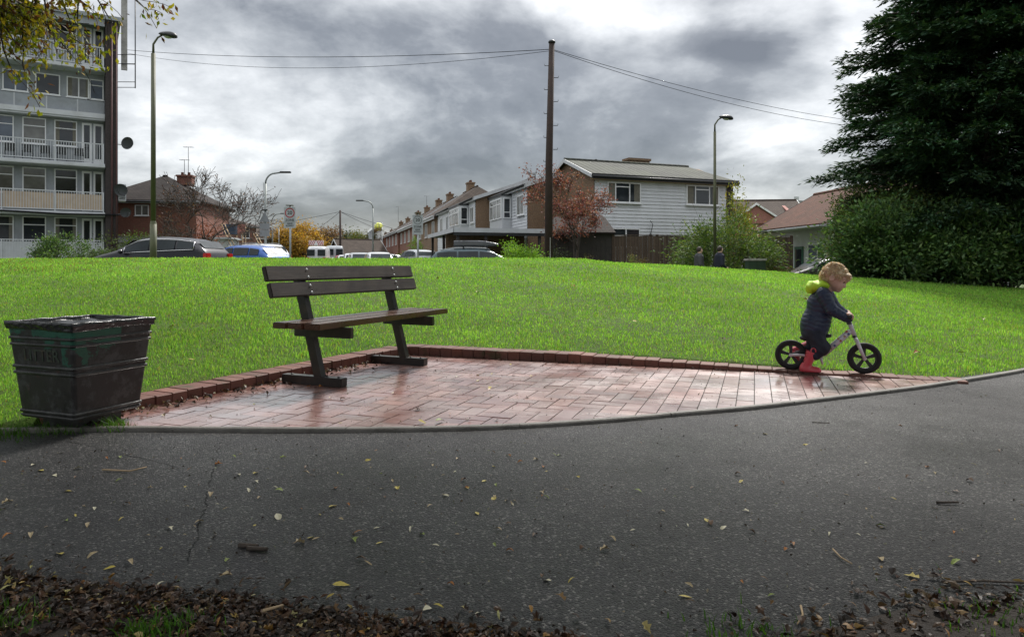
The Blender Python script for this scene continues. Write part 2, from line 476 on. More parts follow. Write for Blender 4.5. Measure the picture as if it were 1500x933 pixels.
cs2 = g.vmath('SCALE', cs.outputs[0]); g.l(gain, cs2.inputs['Scale'])
sk = g.vmath('SCALE', sky.outputs[0]); sk.inputs['Scale'].default_value = .12
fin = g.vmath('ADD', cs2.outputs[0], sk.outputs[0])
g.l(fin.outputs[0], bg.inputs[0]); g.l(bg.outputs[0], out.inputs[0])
sl = bpy.data.lights.new('sun', 'SUN'); sl.energy = 2.9; sl.angle = math.radians(9); sl.color = (1, .96, .9)
so = bpy.data.objects.new('sun', sl); COL.objects.link(so)
so.rotation_euler = (PI / 2 - SUN_EL, 0, PI - SUN_AZ); so.location = (20, 40, 30)
scn.view_settings.view_transform = 'Standard'; scn.view_settings.look = 'None'; scn.view_settings.gamma = 1
scn.view_settings.exposure = 0.8
scn.cycles.max_bounces = 6; scn.cycles.diffuse_bounces = 3; scn.cycles.glossy_bounces = 3; scn.cycles.transmission_bounces = 3
scn.cycles.transparent_max_bounces = 4; scn.cycles.caustics_reflective = False; scn.cycles.caustics_refractive = False
scn.cycles.use_denoising = True; scn.cycles.sample_clamp_indirect = 6

# ================================================================== ground profile
KP = [(-2.70, 3.60), (-2.11, 3.645), (-1.6, 3.63), (-1.05, 3.62), (-.545, 3.64), (-.15, 3.68), (.2, 3.75), (.6, 3.87), (1.0, 4.02), (1.47, 4.19), (2.0, 4.44), (2.6, 4.73), (3.08, 4.98), (4.26, 5.68), (6, 6.9), (9, 9.5), (13, 14), (20, 25)]
def catmull(P, k=8):
    out = []
    for i in range(len(P) - 1):
        p0, p1, p2, p3 = [np.array(P[max(0, min(len(P) - 1, j))], float) for j in (i - 1, i, i + 1, i + 2)]
        for q in range(k):
            t = q / k
            out.append(.5 * ((2 * p1) + (-p0 + p2) * t + (2 * p0 - 5 * p1 + 4 * p2 - p3) * t * t + (-p0 + 3 * p1 - 3 * p2 + p3) * t ** 3))
    out.append(np.array(P[-1], float)); return np.array(out)
KC = catmull(KP)
YB = [(-300, 3.2), (-6, 3.4), (-3.0, 3.52), (-2.74, 3.58), (-2.63, 3.79), (-1.10, 6.82), (3.31, 5.25), (4.22, 5.74), (5.95, 6.96), (8.95, 9.56), (12.9, 14.1), (19.9, 25.1)]
def yb(X): return np.interp(X, [p[0] for p in YB], [p[1] for p in YB])
def zb(X): return np.interp(X, [-3, -2.63, -2.2, -1.1, 1, 2, 3.31, 4], [.0, .045, .075, .085, .08, .055, .012, .0])
def gz(X): return np.interp(X, [-60, -6, 0, 4, 8, 60], [.25, .25, .0, -.2, -.27, -.3])
YC = 17.
def zc(X): return np.interp(X, [-60, -13, 1.7, 2.5, 4.3, 6.5, 7.5, 12.75, 25, 60], [1.1, 1.03, 1.03, .945, .865, .70, .59, .29, -.05, -.2])
def zlawn(X, Y):
    X = np.asarray(X, float); Y = np.asarray(Y, float)
    b = yb(X); t = np.clip((Y - b) / np.maximum(YC - b, .5), 0, 1)
    s = .45 * np.sin(PI / 2 * t) + .55 * t
    bump = vnoise(X, Y, .55) * .022 * np.clip((Y - b) / 1.5, 0, 1)
    z = zb(X) + (zc(X) - zb(X)) * s + bump
    q = np.clip((Y - YC) / 4.5, 0, 1); q = q * q * (3 - 2 * q)
    return z * (1 - q) + gz(X) * q
def zl(x, y): return float(zlawn(x, y))
def gzf(x): return float(gz(x))

def grid_obj(name, xs, ys_fn, zf, mat, kind='structure'):
    nx, ny = len(xs), len(ys_fn(xs[0])); co = []
    for x in xs:
        ys = ys_fn(x)
        z = zf(np.full(len(ys), x), ys)
        co.append(np.stack([np.full(len(ys), x), ys, z], 1))
    co = np.concatenate(co)
    i, j = np.meshgrid(np.arange(nx - 1), np.arange(ny - 1), indexing='ij'); a = (i * ny + j).ravel()
    f = np.stack([a, a + ny, a + ny + 1, a + 1], 1)
    o = fast_mesh(name, co, f.ravel(), 4, mat, smooth=True); o['kind'] = kind; return o

# soil under the grass
g = N('lawn_ground'); c = g.coord()
cc = g.mix(g.ramp(g.noise(c, .7, 4, .6), [(.35, 0.), (.65, 1.)]), (.05, .10, .014), (.08, .14, .02))
cc = g.mix(g.ramp(g.noise(c, 7, 5, .7), [(.45, 0.), (.7, .8)]), cc, (.06, .048, .022))
M['lawn_ground'] = g.pbr(cc, .9, 0, g.bump(g.noise(c, 60, 4, .7), .8, .02), .2)
xs = np.concatenate([np.linspace(-60, -15, 12), np.arange(-14.5, -3.2, .25), np.arange(-3.2, 4.3, .06), np.arange(4.4, 14.5, .25), np.linspace(15, 19, 6)])
def lrows(x):
    b = yb(x); return np.concatenate([[b - .10], b + (YC - b) * np.linspace(0, 1, 60) ** 1.25, np.linspace(YC + .3, max(21.6, b + 5), 16)])
grid_obj('lawn', xs, lrows, lambda X, Y: np.where(Y < yb(X) - .05, -.06, zlawn(X, Y)), 'lawn_ground')
# the land beyond the mound, out to the horizon
g = N('far_ground'); c = g.coord()
M['far_ground'] = g.pbr(g.mix(g.ramp(g.noise(c, .3, 4, .6), [(.4, 0.), (.6, 1.)]), (.05, .09, .02), (.08, .1, .035)), .9, 0, None, .2)
xs = np.concatenate([[-1500, -400, -120, -60, -30, -20, -14], np.arange(-12, 14, 1.), [14, 20, 30, 60, 120, 400, 1500]])
grid_obj('ground', xs, lambda x: np.array([21.4, 23, 26, 30, 36, 45, 60, 90, 150, 300, 800, 1600.]), lambda X, Y: gz(X) - .004, 'far_ground')
xs = np.concatenate([[-60, -30, -20, -14], np.arange(-12, 2, 1.)])
grid_obj('road', xs, lambda x: np.array([23.2, 25, 28, 31.]), lambda X, Y: gz(X) + .004, 'tarmac_far')
# the street running away from the viewer between the houses
ps = []
mb = MB()
for k in range(16):
    y0, y1 = 31 + k * 12, 43 + k * 12
    xa, xb = -11.5, -4.2
    sx0, sx1 = -.28 * (y0 - 31), -.28 * (y1 - 31)
    za, zb_ = .25, .18
    mb.poly([(xa + sx0, y0, .26), (xb + sx0 + .5, y0, .26), (xb + sx1 + .5, y1, .26), (xa + sx1, y1, .26)])
o = mb.build('street', 'tarmac_far'); o['kind'] = 'structure'
mb = MB()
for k in range(40):
    x0 = -22 + k * 1.0
    if x0 > 1: break
    zt = float(gz(x0 + .5)) + .12
    mb.box(x0, x0 + .985, 22.9, 23.04, zt - .2, zt, .012)
o = mb.build('road_kerb', 'concrete'); o['kind'] = 'structure'
grid_obj('pavement', np.concatenate([[-22, -14], np.arange(-12, 13, 1.)]), lambda x: np.array([21.3, 22., 22.895]), lambda X, Y: gz(X) + .10, 'tarmac_far')

grid_obj('subsoil', np.array([-60., 0, 60.]), lambda x: np.array([-60., 0, 12., 23.]), lambda X, Y: X * 0 - .075 - np.where(Y > 13, .3, 0), 'soil')
# ------------------------------------------------------------------ asphalt path
g = N('asphalt'); c = g.coord(); px_, py_, pz_ = g.sep(c)
vo = g.n('ShaderNodeTexVoronoi'); g.l(c, vo.inputs['Vector']); vo.inputs['Scale'].default_value = 150
vo2 = g.n('ShaderNodeTexVoronoi'); g.l(c, vo2.inputs['Vector']); vo2.inputs['Scale'].default_value = 330
wn = g.n('ShaderNodeTexWhiteNoise'); g.l(vo.outputs['Color'], wn.inputs['Vector'])
stone = g.ramp(wn.outputs['Value'], [(.0, (.010, .010, .011)), (.5, (.018, .018, .019)), (.86, (.045, .043, .042)), (1., (.30, .29, .27))])
big = g.noise(c, .8, 6, .68)
cc = g.mix(g.ramp(big, [(.35, .6), (.62, 0.)]), stone, (.018, .017, .018))
fine = g.noise(c, 330, 2, .6)
cc = g.mix(g.ramp(fine, [(.45, .0), (.62, .5)]), cc, (.01, .01, .011))
CM = []
def crack(cc, a, b, wid, amp=.03):
    ax, ay = a; bx, by = b; dx, dy = bx - ax, by - ay; L_ = math.hypot(dx, dy); dx /= L_; dy /= L_
    nz = g.math('MULTIPLY', g.math('SUBTRACT', g.noise(c, 7, 5, .7), .5), amp * 2)
    s = g.math('ADD', g.math('MULTIPLY', g.math('SUBTRACT', px_, ax), dx), g.math('MULTIPLY', g.math('SUBTRACT', py_, ay), dy))
    t = g.math('ADD', g.math('ADD', g.math('MULTIPLY', g.math('SUBTRACT', px_, ax), -dy), g.math('MULTIPLY', g.math('SUBTRACT', py_, ay), dx)), nz)
    m = g.math('MULTIPLY', g.math('LESS_THAN', g.math('ABSOLUTE', t), wid), g.math('MULTIPLY', g.math('GREATER_THAN', s, 0.), g.math('LESS_THAN', s, L_)))
    m = g.math('MULTIPLY', m, g.ramp(g.noise(c, 5., 4, .7), [(.42, 0.), (.52, .8)])); CM.append(m); return g.mix(m, cc, (.006, .006, .006))
cc = crack(cc, (-2.25, 3.42), (-1.46, 2.98), .004)
cc = crack(cc, (-1.5, 3.55), (-.9, 1.86), .0028, .03)
cc = crack(cc, (2.2, 3.2), (5.5, 4.6), .0025, .06)
hgt = g.math('ADD', g.math('MULTIPLY', vo.outputs['Distance'], -1.), g.math('MULTIPLY', vo2.outputs['Distance'], -.5))
bp = g.bump(hgt, 1., .008)
bp = g.bump(g.noise(c, 3., 4, .6), .12, .03, bp)
rgh = g.ramp(g.noise(c, 1.1, 5, .65), [(.35, .36), (.7, .58)])
cm = CM[0]
for q_ in CM[1:]: cm = g.math('MAXIMUM', cm, q_)
M['asphalt'] = g.pbr(cc, rgh, 0, bp, g.math('MULTIPLY', g.math('SUBTRACT', 1., cm), g.ramp(big, [(.3, .34), (.65, .6)])))
xs = np.concatenate([[-300, -60, -20, -8, -5, -4], np.arange(-3.5, 5, .1), [5.5, 6, 7, 9, 11, 13, 16, 19.9]])
def ypath(x): return float(yb(x)) + .05
grid_obj('path', xs, lambda x: np.concatenate([[-60, -10, 0, 1, 2, 3], np.linspace(3.1, max(ypath(x), 3.2), 14)]), lambda X, Y: X * 0, 'asphalt')

# ------------------------------------------------------------------ brick paving
e1 = np.array([.942, -.335]); e2 = np.array([.335, .942])
CI = np.array([-1.0, 6.57]); LI = np.array([-2.45, 3.70]); RI = np.array([3.27, 5.08])
region = [tuple(LI), tuple(CI), tuple(RI)]
front = [p for p in KC if LI[0] < p[0] < RI[0]][::-1]
region = [np.array(p) for p in region] + [np.array(p) + (0, .006) for p in front]
region = [p for p in region]
area = sum(region[i][0] * region[(i + 1) % len(region)][1] - region[(i + 1) % len(region)][0] * region[i][1] for i in range(len(region)))
if area < 0: region = region[::-1]
def hull(P):
    P = sorted(map(tuple, P))
    def half_(Q):
        h = []
        for p in Q:
            while len(h) > 1 and (h[-1][0] - h[-2][0]) * (p[1] - h[-2][1]) - (h[-1][1] - h[-2][1]) * (p[0] - h[-2][0]) <= 1e-9: h.pop()
            h.append(p)
        return h[:-1]
    return [np.array(p) for p in half_(P) + half_(P[::-1])]
region = hull(region)
def clip(poly, reg):
    out = list(poly)
    for i in range(len(reg)):
        a, b = reg[i], reg[(i + 1) % len(reg)]; e = b - a
        if np.hypot(*e) < 1e-6: continue
        n = []
        for j in range(len(out)):
            p, q = out[j], out[(j + 1) % len(out)]
            sp = e[0] * (p[1] - a[1]) - e[1] * (p[0] - a[0]); sq = e[0] * (q[1] - a[1]) - e[1] * (q[0] - a[0])
            if sp >= 0: n.append(p)
            if (sp >= 0) != (sq >= 0): n.append(p + (q - p) * (sp / (sp - sq)))
        out = n
        if len(out) < 3: return []
    return out
W_ = .108; JN = .0030
def uvp(u, v): return np.array([-.9, 3.6]) + e1 * u + e2 * v
bricks = []
def add_brick(u0, u1, v0, v1):
    poly = [uvp(u0 + JN, v0 + JN), uvp(u1 - JN, v0 + JN), uvp(u1 - JN, v1 - JN), uvp(u0 + JN, v1 - JN)]
    c = clip(poly, region)
    if len(c) >= 3:
        ar = abs(sum(c[i][0] * c[(i + 1) % len(c)][1] - c[(i + 1) % len(c)][0] * c[i][1] for i in range(len(c)))) / 2
        if ar > 2e-4: bricks.append(c)
USPLIT = 13 * W_
for n in range(-40, 60):
    for m in range(-30, 30):
        i = n + 2 * m; j = n - 2 * m
        if not (-24 < i < 16 and -8 < j < 36): continue
        for (a, b, c_, d) in ((i, i + 2, j, j + 1), (i, i + 1, j + 1, j + 3)):
            b2 = min(b, 13)
            if a < b2: add_brick(a * W_, b2 * W_, c_ * W_, d * W_)
for k in range(13, 44):
    off = (k % 2) * W_ - .02 * (k % 3)
    for j in range(-6, 20): add_brick(k * W_, (k + 1) * W_, j * 2 * W_ + off, (j + 1) * 2 * W_ + off)
co, fi, tot, ti = [], [], [], []
for c_ in bricks:
    n = len(c_); ctr = sum(c_) / n; b = len(co)
    if sum(c_[i][0] * c_[(i + 1) % n][1] - c_[(i + 1) % n][0] * c_[i][1] for i in range(n)) < 0: c_ = c_[::-1]
    h = .0135 + rnd.uniform(-.0012, .0012); tx, ty = rnd.gauss(0, .004), rnd.gauss(0, .004)
    ch = .0007
    for p in c_: co.append((p[0], p[1], .002))
    for p in c_: co.append((p[0], p[1], h + (p[0] - ctr[0]) * tx + (p[1] - ctr[1]) * ty))
    for i in range(n):
        k = (i + 1) % n
        for l in (0,): fi += [b + l * n + i, b + l * n + k, b + (l + 1) * n + k, b + (l + 1) * n + i]; tot.append(4)
    fi += [b + n + i for i in range(n)]; tot.append(n)
    t = np.array(rnd.choice([(.29, .12, .095), (.25, .10, .08), (.32, .15, .12), (.24, .12, .10), (.28, .14, .12), (.21, .085, .065)])) * rnd.uniform(.9, 1.4)
    ti += [t] * (2 * n)
g = N('paver'); c = g.coord()
cc = g.mix(g.ramp(g.noise(c, 1.6, 5, .65), [(.35, 0.), (.7, .5)]), g.attr(), (.09, .045, .035))
cc = g.mix(g.ramp(g.noise(c, 120, 3, .7), [(.4, 0.), (.8, .5)]), cc, (.26, .14, .11))
wet = g.ramp(g.noise(c, 1.7, 5, .62, .3), [(.32, .26), (.62, .42)])
bp = g.bump(g.noise(c, 45, 4, .6), .14, .004)
M['paver'] = g.pbr(cc, wet, 0, bp, 1., coat=g.ramp(g.noise(c, 1.3, 4, .6), [(.34, .6), (.46, 1.)]), cior=1.85, crough=g.ramp(g.noise(c, 2.3, 5, .65), [(.38, .10), (.6, .34)]))
o = fast_mesh('brick_paving', np.array(co), np.array(fi), tot, 'paver', tint=np.array(ti)); o['kind'] = 'structure'
mb = MB(); rc = sum(region) / len(region)
for i in range(len(region)):
    p, q = region[i], region[(i + 1) % len(region)]; mb.poly([(rc[0], rc[1], .0092), (p[0], p[1], .0092), (q[0], q[1], .0092)])
o = mb.build('paving_joints', 'soil'); o['kind'] = 'structure'

# concrete edging between paving / lawn and asphalt, in lengths
def resample(P, step):
    P = np.array(P); s = np.concatenate([[0], np.cumsum(np.hypot(*np.diff(P, axis=0).T))])
    t = np.arange(0, s[-1], step); return np.stack([np.interp(t, s, P[:, 0]), np.interp(t, s, P[:, 1])], 1)
KR = resample(KC, .1525)
mb = MB()
nrm = []
for i in range(len(KR)):
    d = KR[min(i + 1, len(KR) - 1)] - KR[max(i - 1, 0)]; d = d / np.hypot(*d); nrm.append(np.array([d[1], -d[0]]))
i = 0
while i < len(KR) - 6:
    k = 6
    seg = list(range(i, i + k + 1)); jz = rnd.uniform(-.002, .003)
    ins = [KR[j] for j in seg]; outs = [KR[j] + nrm[j] * .040 for j in seg]
    e = .003 * (ins[1] - ins[0]) / np.hypot(*(ins[1] - ins[0])); ins[-1] = ins[-1] - e; outs[-1] = outs[-1] - e
    ztop = .020 + jz; bev = .006
    for a in range(k):
        A, B, C, D = ins[a], ins[a + 1], outs[a + 1], outs[a]
        na, nb = nrm[seg[a]], nrm[seg[a + 1]]
        mb.poly([(A[0], A[1], ztop), (D[0] - na[0] * bev, D[1] - na[1] * bev, ztop), (C[0] - nb[0] * bev, C[1] - nb[1] * bev, ztop), (B[0], B[1], ztop)])
        mb.poly([(D[0] - na[0] * bev, D[1] - na[1] * bev, ztop), (D[0], D[1], ztop - bev), (C[0], C[1], ztop - bev), (C[0] - nb[0] * bev, C[1] - nb[1] * bev, ztop)])
        mb.poly([(D[0], D[1], ztop - bev), (D[0], D[1], -.02), (C[0], C[1], -.02), (C[0], C[1], ztop - bev)])
        mb.poly([(B[0], B[1], ztop), (B[0], B[1], -.02), (A[0], A[1], -.02), (A[0], A[1], ztop)])
    for (p, q) in ((ins[0], outs[0]), (outs[-1], ins[-1])): mb.poly([(p[0], p[1], ztop), (p[0], p[1], -.02), (q[0], q[1], -.02), (q[0], q[1], ztop)][::-1])
    i += k
o = mb.build('path_kerb', 'concrete_edge', fix=False); o['kind'] = 'structure'

# raised brick edging (headers on edge)
co, fi, tot, ti = [], [], [], []
def ebrick(p, d, n, ln, dep, z1, tw):
    ang = rnd.gauss(0, .012); d = np.array([d[0] * math.cos(ang) - d[1] * math.sin(ang), d[0] * math.sin(ang) + d[1] * math.cos(ang)])
    sh = rnd.gauss(0, .003)
    bm = bmesh.new(); bmesh.ops.create_cube(bm, size=1)
    bmesh.ops.bevel(bm, geom=list(bm.edges), offset=.05, segments=1, affect='EDGES')
    b = len(co); z0 = -.05; t = np.array(rnd.choice([(.17, .07, .052), (.15, .06, .048), (.2, .09, .07), (.13, .06, .05)])) * rnd.uniform(.8, 1.15)
    bm.verts.index_update(); tz = rnd.gauss(0, .02)
    for v in bm.verts:
        x = math.copysign(ln / 2 - (0.5 - abs(v.co.x)) * .07, v.co.x); y = math.copysign(dep / 2 - (.5 - abs(v.co.y)) * .12, v.co.y) + dep / 2 + sh
        z = (z0 + (.5 - abs(v.co.z)) * .1) if v.co.z < 0 else z1 - (.5 - abs(v.co.z)) * .1 + x * tz
        co.append((p[0] + d[0] * x + n[0] * y, p[1] + d[1] * x + n[1] * y, z)); ti.append(t)
    for f in bm.faces: fi.extend([b + v.index for v in f.verts]); tot.append(len(f.verts))
    bm.free()
dl = (CI - LI) / np.hypot(*(CI - LI)); nl_ = np.array([-dl[1], dl[0]])
Ln = np.hypot(*(CI - LI)); k = int(Ln / .113)
for i in range(k): 
    s = (i + .5) * .113; z = float(np.interp(s, [0, .5, 1.5, Ln], [.05, .07, .085, .095])) + rnd.gauss(0, .002)
    ebrick(LI + dl * s, dl, nl_, .1095, .2, z, 0)
dr = (RI - CI) / np.hypot(*(RI - CI)); nr_ = np.array([-dr[1], dr[0]])
Ln = np.hypot(*(RI - CI)); k = int((Ln + .2) / .113)
for i in range(-1, k):
    s = (i + .5) * .113; z = float(np.interp(s, [0, 1.6, 2.5, 3.3, Ln], [.095, .09, .065, .038, .018])) + rnd.gauss(0, .002)
    if i == -1: continue
    ebrick(CI + dr * s, dr, nr_, .1095, .2, z, 0)
ebrick(CI - dr * .06, dr, nr_, .106, .2, .094, 0)
g = N('edging_brick'); c = g.coord()
cc = g.mix(g.ramp(g.noise(c, 2.6, 5, .65), [(.35, 0.), (.7, .6)]), g.attr(), (.07, .04, .03))
cc = g.mix(g.ramp(g.noise(c, 90, 3, .7), [(.4, 0.), (.8, .4)]), cc, (.24, .14, .11))
cc = g.mix(g.ramp(g.noise(c, 5, 5, .7), [(.56, 0.), (.66, .7)]), cc, (.04, .05, .02))
M['edging_brick'] = g.pbr(cc, .68, 0, g.bump(g.noise(c, 60, 4, .6), .35, .005), .3)
o = fast_mesh('brick_edging', np.array(co), np.array(fi), tot, 'edging_brick', tint=np.array(ti)); o['kind'] = 'structure'

# foreground verge of bare soil
def yv(X): return np.interp(X, [-12, -1.5, -.9, -.44, .1, .5, .8, 1.05, 1.5, 12], [2.1, 1.92, 1.82, 1.71, 1.58, 1.58, 1.66, 1.76, 1.80, 1.95]) + vnoise(X * 3, X, 1.5) * .02
def zverge(X, Y):
    e = np.clip((yv(X) - Y) / .25, 0, 1); return .003 + e * .018 + e * vnoise(X, Y, 9) * .006
xs = np.concatenate([np.linspace(-12, -2.5, 12), np.arange(-2.4, 2.4, .04), np.linspace(2.5, 12, 12)])
grid_obj('verge', xs, lambda x: np.concatenate([[-6, -2, 0, .8], np.linspace(1.2, yv(x), 24)]), zverge, 'soil')

# ------------------------------------------------------------------ grass
def grass(name, X, Y, h, wd, cols, zf, lean=.45, kind='stuff'):
    n = len(X); Z = zf(X, Y) - .004
    a = rng.uniform(0, 2 * PI, n); fx = rng.uniform(0, 2 * PI, n)
    wx, wy = np.cos(a) * wd / 2, np.sin(a) * wd / 2
    ln = rng.uniform(.1, 1, n) * lean * h; lx, ly = np.cos(fx) * ln, np.sin(fx) * ln
    p = np.stack([X, Y, Z], 1); W = np.stack([wx, wy, 0 * wx], 1)
    mid = p + np.stack([lx * .35, ly * .35, h * .58], 1); tip = p + np.stack([lx * 1.1, ly * 1.1, h], 1)
    co = np.stack([p - W, p + W, mid + W * .75, mid - W * .75, tip], 1).reshape(-1, 3)
    b = (np.arange(n) * 5)[:, None]
    f = np.concatenate([b + [0, 1, 2, 3], b + [3, 2, 4]], 1).ravel(); tot = np.tile([4, 3], n)
    sh = np.array([.62, .62, .95, .95, 1.12]); 
    t = (cols[:, None, :] * np.ones(5)[None, :, None]).reshape(-1, 3)
    o = fast_mesh(name, co, f, tot, 'grass', tint=np.clip(t, 0, 1)); tag(o, kind=kind); return o
def lawn_blades():
    n = 430000
    # sample in distance so that density falls away gently
    Yc_ = rng.uniform(0, 1, n) ** 1.0
    Y = 3.4 * (17.6 / 3.4) ** Yc_
    X = rng.uniform(-.84, .84, n) * (Y + .6)
    thin = vnoise(X * 1.1 - 7, Y * 1.1 + 2, 2.1); keep = (Y > yb(X) + rng.uniform(-.035, .01, n)) & (Y < 17.8) & (rng.random(n) > np.clip((thin - .45) * 1.6, 0, .75))
    X, Y = X[keep], Y[keep]; n = len(X)
    n3 = vnoise(X + 3, Y + 5, 7.)
    ht = (.018 + .009 * (vnoise(X, Y, 1.3)) + .012 * n3 + rng.uniform(0, .021, n)) * np.interp(Y, [3, 17], [.95, 1.25]); ht = np.clip(ht, .009, .12)
    edge = np.clip((Y - yb(X)) / .12, 0, 1); ht *= .75 + .25 * edge
    tall = rng.random(n) < .03; ht[tall] *= 1.6
    wd = np.interp(Y, [3, 6, 17], [.0030, .0048, .013]) * rng.uniform(.7, 1.3, n)
    base = tint_mix(n, [(.10, .25, .03), (.15, .36, .045), (.22, .45, .06), (.16, .33, .04), (.30, .52, .11), (.23, .42, .06)], .2)
    pt = vnoise(X, Y, .8)[:, None]; base *= 1 + .2 * pt
    pt2 = vnoise(X + 30, Y - 12, 2.3)[:, None]; base *= 1 + .18 * pt2; base *= 1 + .12 * n3[:, None]
    dry = rng.random(n) < (.05 + .12 * np.clip(vnoise(X * .5 + 9, Y, 1.1) - .25, 0, 1)); base[dry] = tint_mix(int(dry.sum()), [(.3, .26, .09), (.26, .3, .07)], .2)
    brown = rng.random(n) < np.clip((-X - 5) * .03, 0, .12) * (Y > 12); base[brown] = tint_mix(int(brown.sum()), [(.2, .11, .05)], .2)
    grass('grass', X, Y, ht, wd, base, zlawn)
lawn_blades()
# coarse weeds under the bin, on the near verge
def tuft(name, cx, cy, r, n, h, zf, label=None, cols=((.05, .13, .015), (.07, .17, .02))):
    X = rng.normal(cx, r, n); Y = rng.normal(cy, r * .8, n)
    o = grass(name, X, Y, rng.uniform(.3, 1, n) * h, np.full(n, .004), tint_mix(n, cols, .3), zf, .9); return o
tuft('verge_grass', -.84, 1.61, .05, 300, .04, zverge)
tuft('verge_grass', -1.24, 1.62, .06, 260, .045, zverge)
tuft('verge_grass', .55, 1.60, .07, 150, .04, zverge)
tuft('verge_grass', 1.25, 1.66, .12, 200, .03, zverge)
tuft('weeds', -2.12, 3.66, .05, 170, .09, lambda X, Y: X * 0)
tuft('weeds', -2.62, 3.56, .12, 420, .07, lambda X, Y: X * 0)
tuft('weeds', -2.35, 3.62, .06, 160, .06, lambda X, Y: X * 0)

# ------------------------------------------------------------------ fallen leaves
def leaf_template(kind):
    if kind == 0: out_ = [(0, 0), (.22, .13), (.5, .19), (.78, .12), (1, 0)]      # elliptical
    elif kind == 1: out_ = [(0, 0), (.15, .2), (.4, .28), (.7, .16), (1, 0)]      # broad
    elif kind == 2: out_ = [(0, 0), (.25, .08), (.5, .1), (.75, .07), (1, 0)]     # slim
    else: out_ = [(0, 0), (.1, .26), (.3, .16), (.5, .36), (.62, .14), (1, 0)]    # lobed
    top = [(x, y) for x, y in out_[1:-1]]
    return out_, top
def leaf_arr(kind, curl, bend):
    o_, top = leaf_template(kind)
    v = []; mid = [(x, 0) for x, _ in top]
    z = lambda x, y: curl * (abs(y) * 2.2) ** 1.3 + bend * math.sin(x * PI) * .25
    P = [(0, 0)] + [(x, y) for x, y in top] + [(1, 0)] + [(x, -y) for x, y in top] + mid
    n = len(top); V = [(x - .5, y, z(x, y)) for x, y in P]
    f = []
    a0 = 1; b0 = n + 2; m0 = 2 * n + 2
    f.append([0, m0, a0]); f.append([0, b0, m0])
    for i in range(n - 1):
        f.append([m0 + i, m0 + i + 1, a0 + i + 1, a0 + i]); f.append([m0 + i, b0 + i, b0 + i + 1, m0 + i + 1])
    f.append([m0 + n - 1, n + 1, a0 + n - 1]); f.append([m0 + n - 1, b0 + n - 1, n + 1])
    return np.array(V), f
def litter(name, X, Y, zf, size, cols, tilt=.35, lift=.004):
    vs, fi, tot, ti = [], [], [], []; b = 0
    T = [leaf_arr(k, c, bd) for k in (0, 1, 2, 3) for c, bd in ((.3, .5), (.6, -.2), (-.2, .8))]
    Z = zf(X, Y)
    for i in range(len(X)):
        V, F = T[rnd.randrange(len(T))]
        R = np.array(Matrix.Rotation(rnd.uniform(0, 2 * PI), 3, 'Z') @ Matrix.Rotation(rnd.gauss(0, tilt), 3, 'X') @ Matrix.Rotation(rnd.gauss(0, tilt), 3, 'Y'))
        v = (V * size[i]) @ R.T; v[:, 2] -= v[:, 2].min() * .7; v += (X[i], Y[i], Z[i] + lift * rnd.random()); vs.append(v)
        for f in F: fi += [b + k for k in f]; tot.append(len(f))
        ti.append(np.repeat(cols[i][None], len(v), 0)); b += len(v)
    o = fast_mesh(name, np.concatenate(vs), np.array(fi), tot, 'dead_leaf', tint=np.concatenate(ti)); o['kind'] = 'stuff'; return o
BR = [(.034, .017, .009), (.022, .012, .007), (.055, .028, .013), (.015, .009, .006), (.09, .05, .023)]
n = 13000
X = rng.uniform(-1.75, 1.75, n); Y = yv(X) + .03 - np.abs(rng.normal(0, .24, n)) + np.where(rng.random(n) < .12, rng.uniform(0, .13, n), 0)
k = (Y > 1.35) & ((X < .15) | (rng.random(n) < .15)); X, Y = X[k], Y[k]; n = len(X)
cl = tint_mix(n, BR, .35); y_ = rng.random(n) < .06; cl[y_] = tint_mix(int(y_.sum()), [(.34, .26, .08), (.4, .33, .16), (.28, .14, .04)], .2)
litter('leaf_litter', X, Y, zverge, rng.uniform(.009, .034, n), cl)
# debris drifted against the brick edging
n = 420
s = rng.uniform(0, 3.1, n) ** 1.0; off = np.abs(rng.exponential(.07, n))
P = LI[None] + dl[None] * s[:, None] - nl_[None] * (off[:, None] + .01)
cl = tint_mix(n, BR + [(.22, .18, .1)], .3)
litter('edge_litter', P[:, 0], P[:, 1], lambda X, Y: X * 0 + .014, rng.uniform(.012, .05, n), cl, .5, .012)
n = 150
s = rng.uniform(0, 3.6, n); off = np.abs(rng.exponential(.03, n))
P = CI[None] + dr[None] * s[:, None] - nr_[None] * (off[:, None] + .01)
litter('edge_litter', P[:, 0], P[:, 1], lambda X, Y: X * 0 + .014, rng.uniform(.01, .03, n), tint_mix(n, BR, .3), .5, .01)
# crumbs: seeds, bark and leaf scraps nobody could count
n = 5200
X = rng.uniform(-2.4, 3.4, n); Y = rng.uniform(1.7, 6.4, n)
inpav = (Y > np.interp(X, KC[:, 0], KC[:, 1])); k = ((Y < yb(X) - .25)) & (rng.random(n) < np.where(inpav, .3, np.clip(1.15 - (Y - 1.7) * .4, .25, 1.))); X, Y = X[k], Y[k]; n = len(X)
cl = tint_mix(n, [(.03, .02, .015), (.04, .03, .02), (.1, .07, .04), (.3, .28, .2)], .3)
litter('crumbs', X, Y, lambda X, Y: np.where(Y > np.interp(X, KC[:, 0], KC[:, 1]), .0145, .001), rng.uniform(.004, .014, n), cl, .6, .001)
n = 300
X = rng.normal(1.1, .40, n); Y = yv(X) + rng.normal(.02, .1, n)
cl = tint_mix(n, BR + [(.1, .06, .03), (.2, .12, .04)], .3)
litter('leaf_litter', X, Y, lambda X, Y: X * 0 + .004, rng.uniform(.01, .04, n), cl)

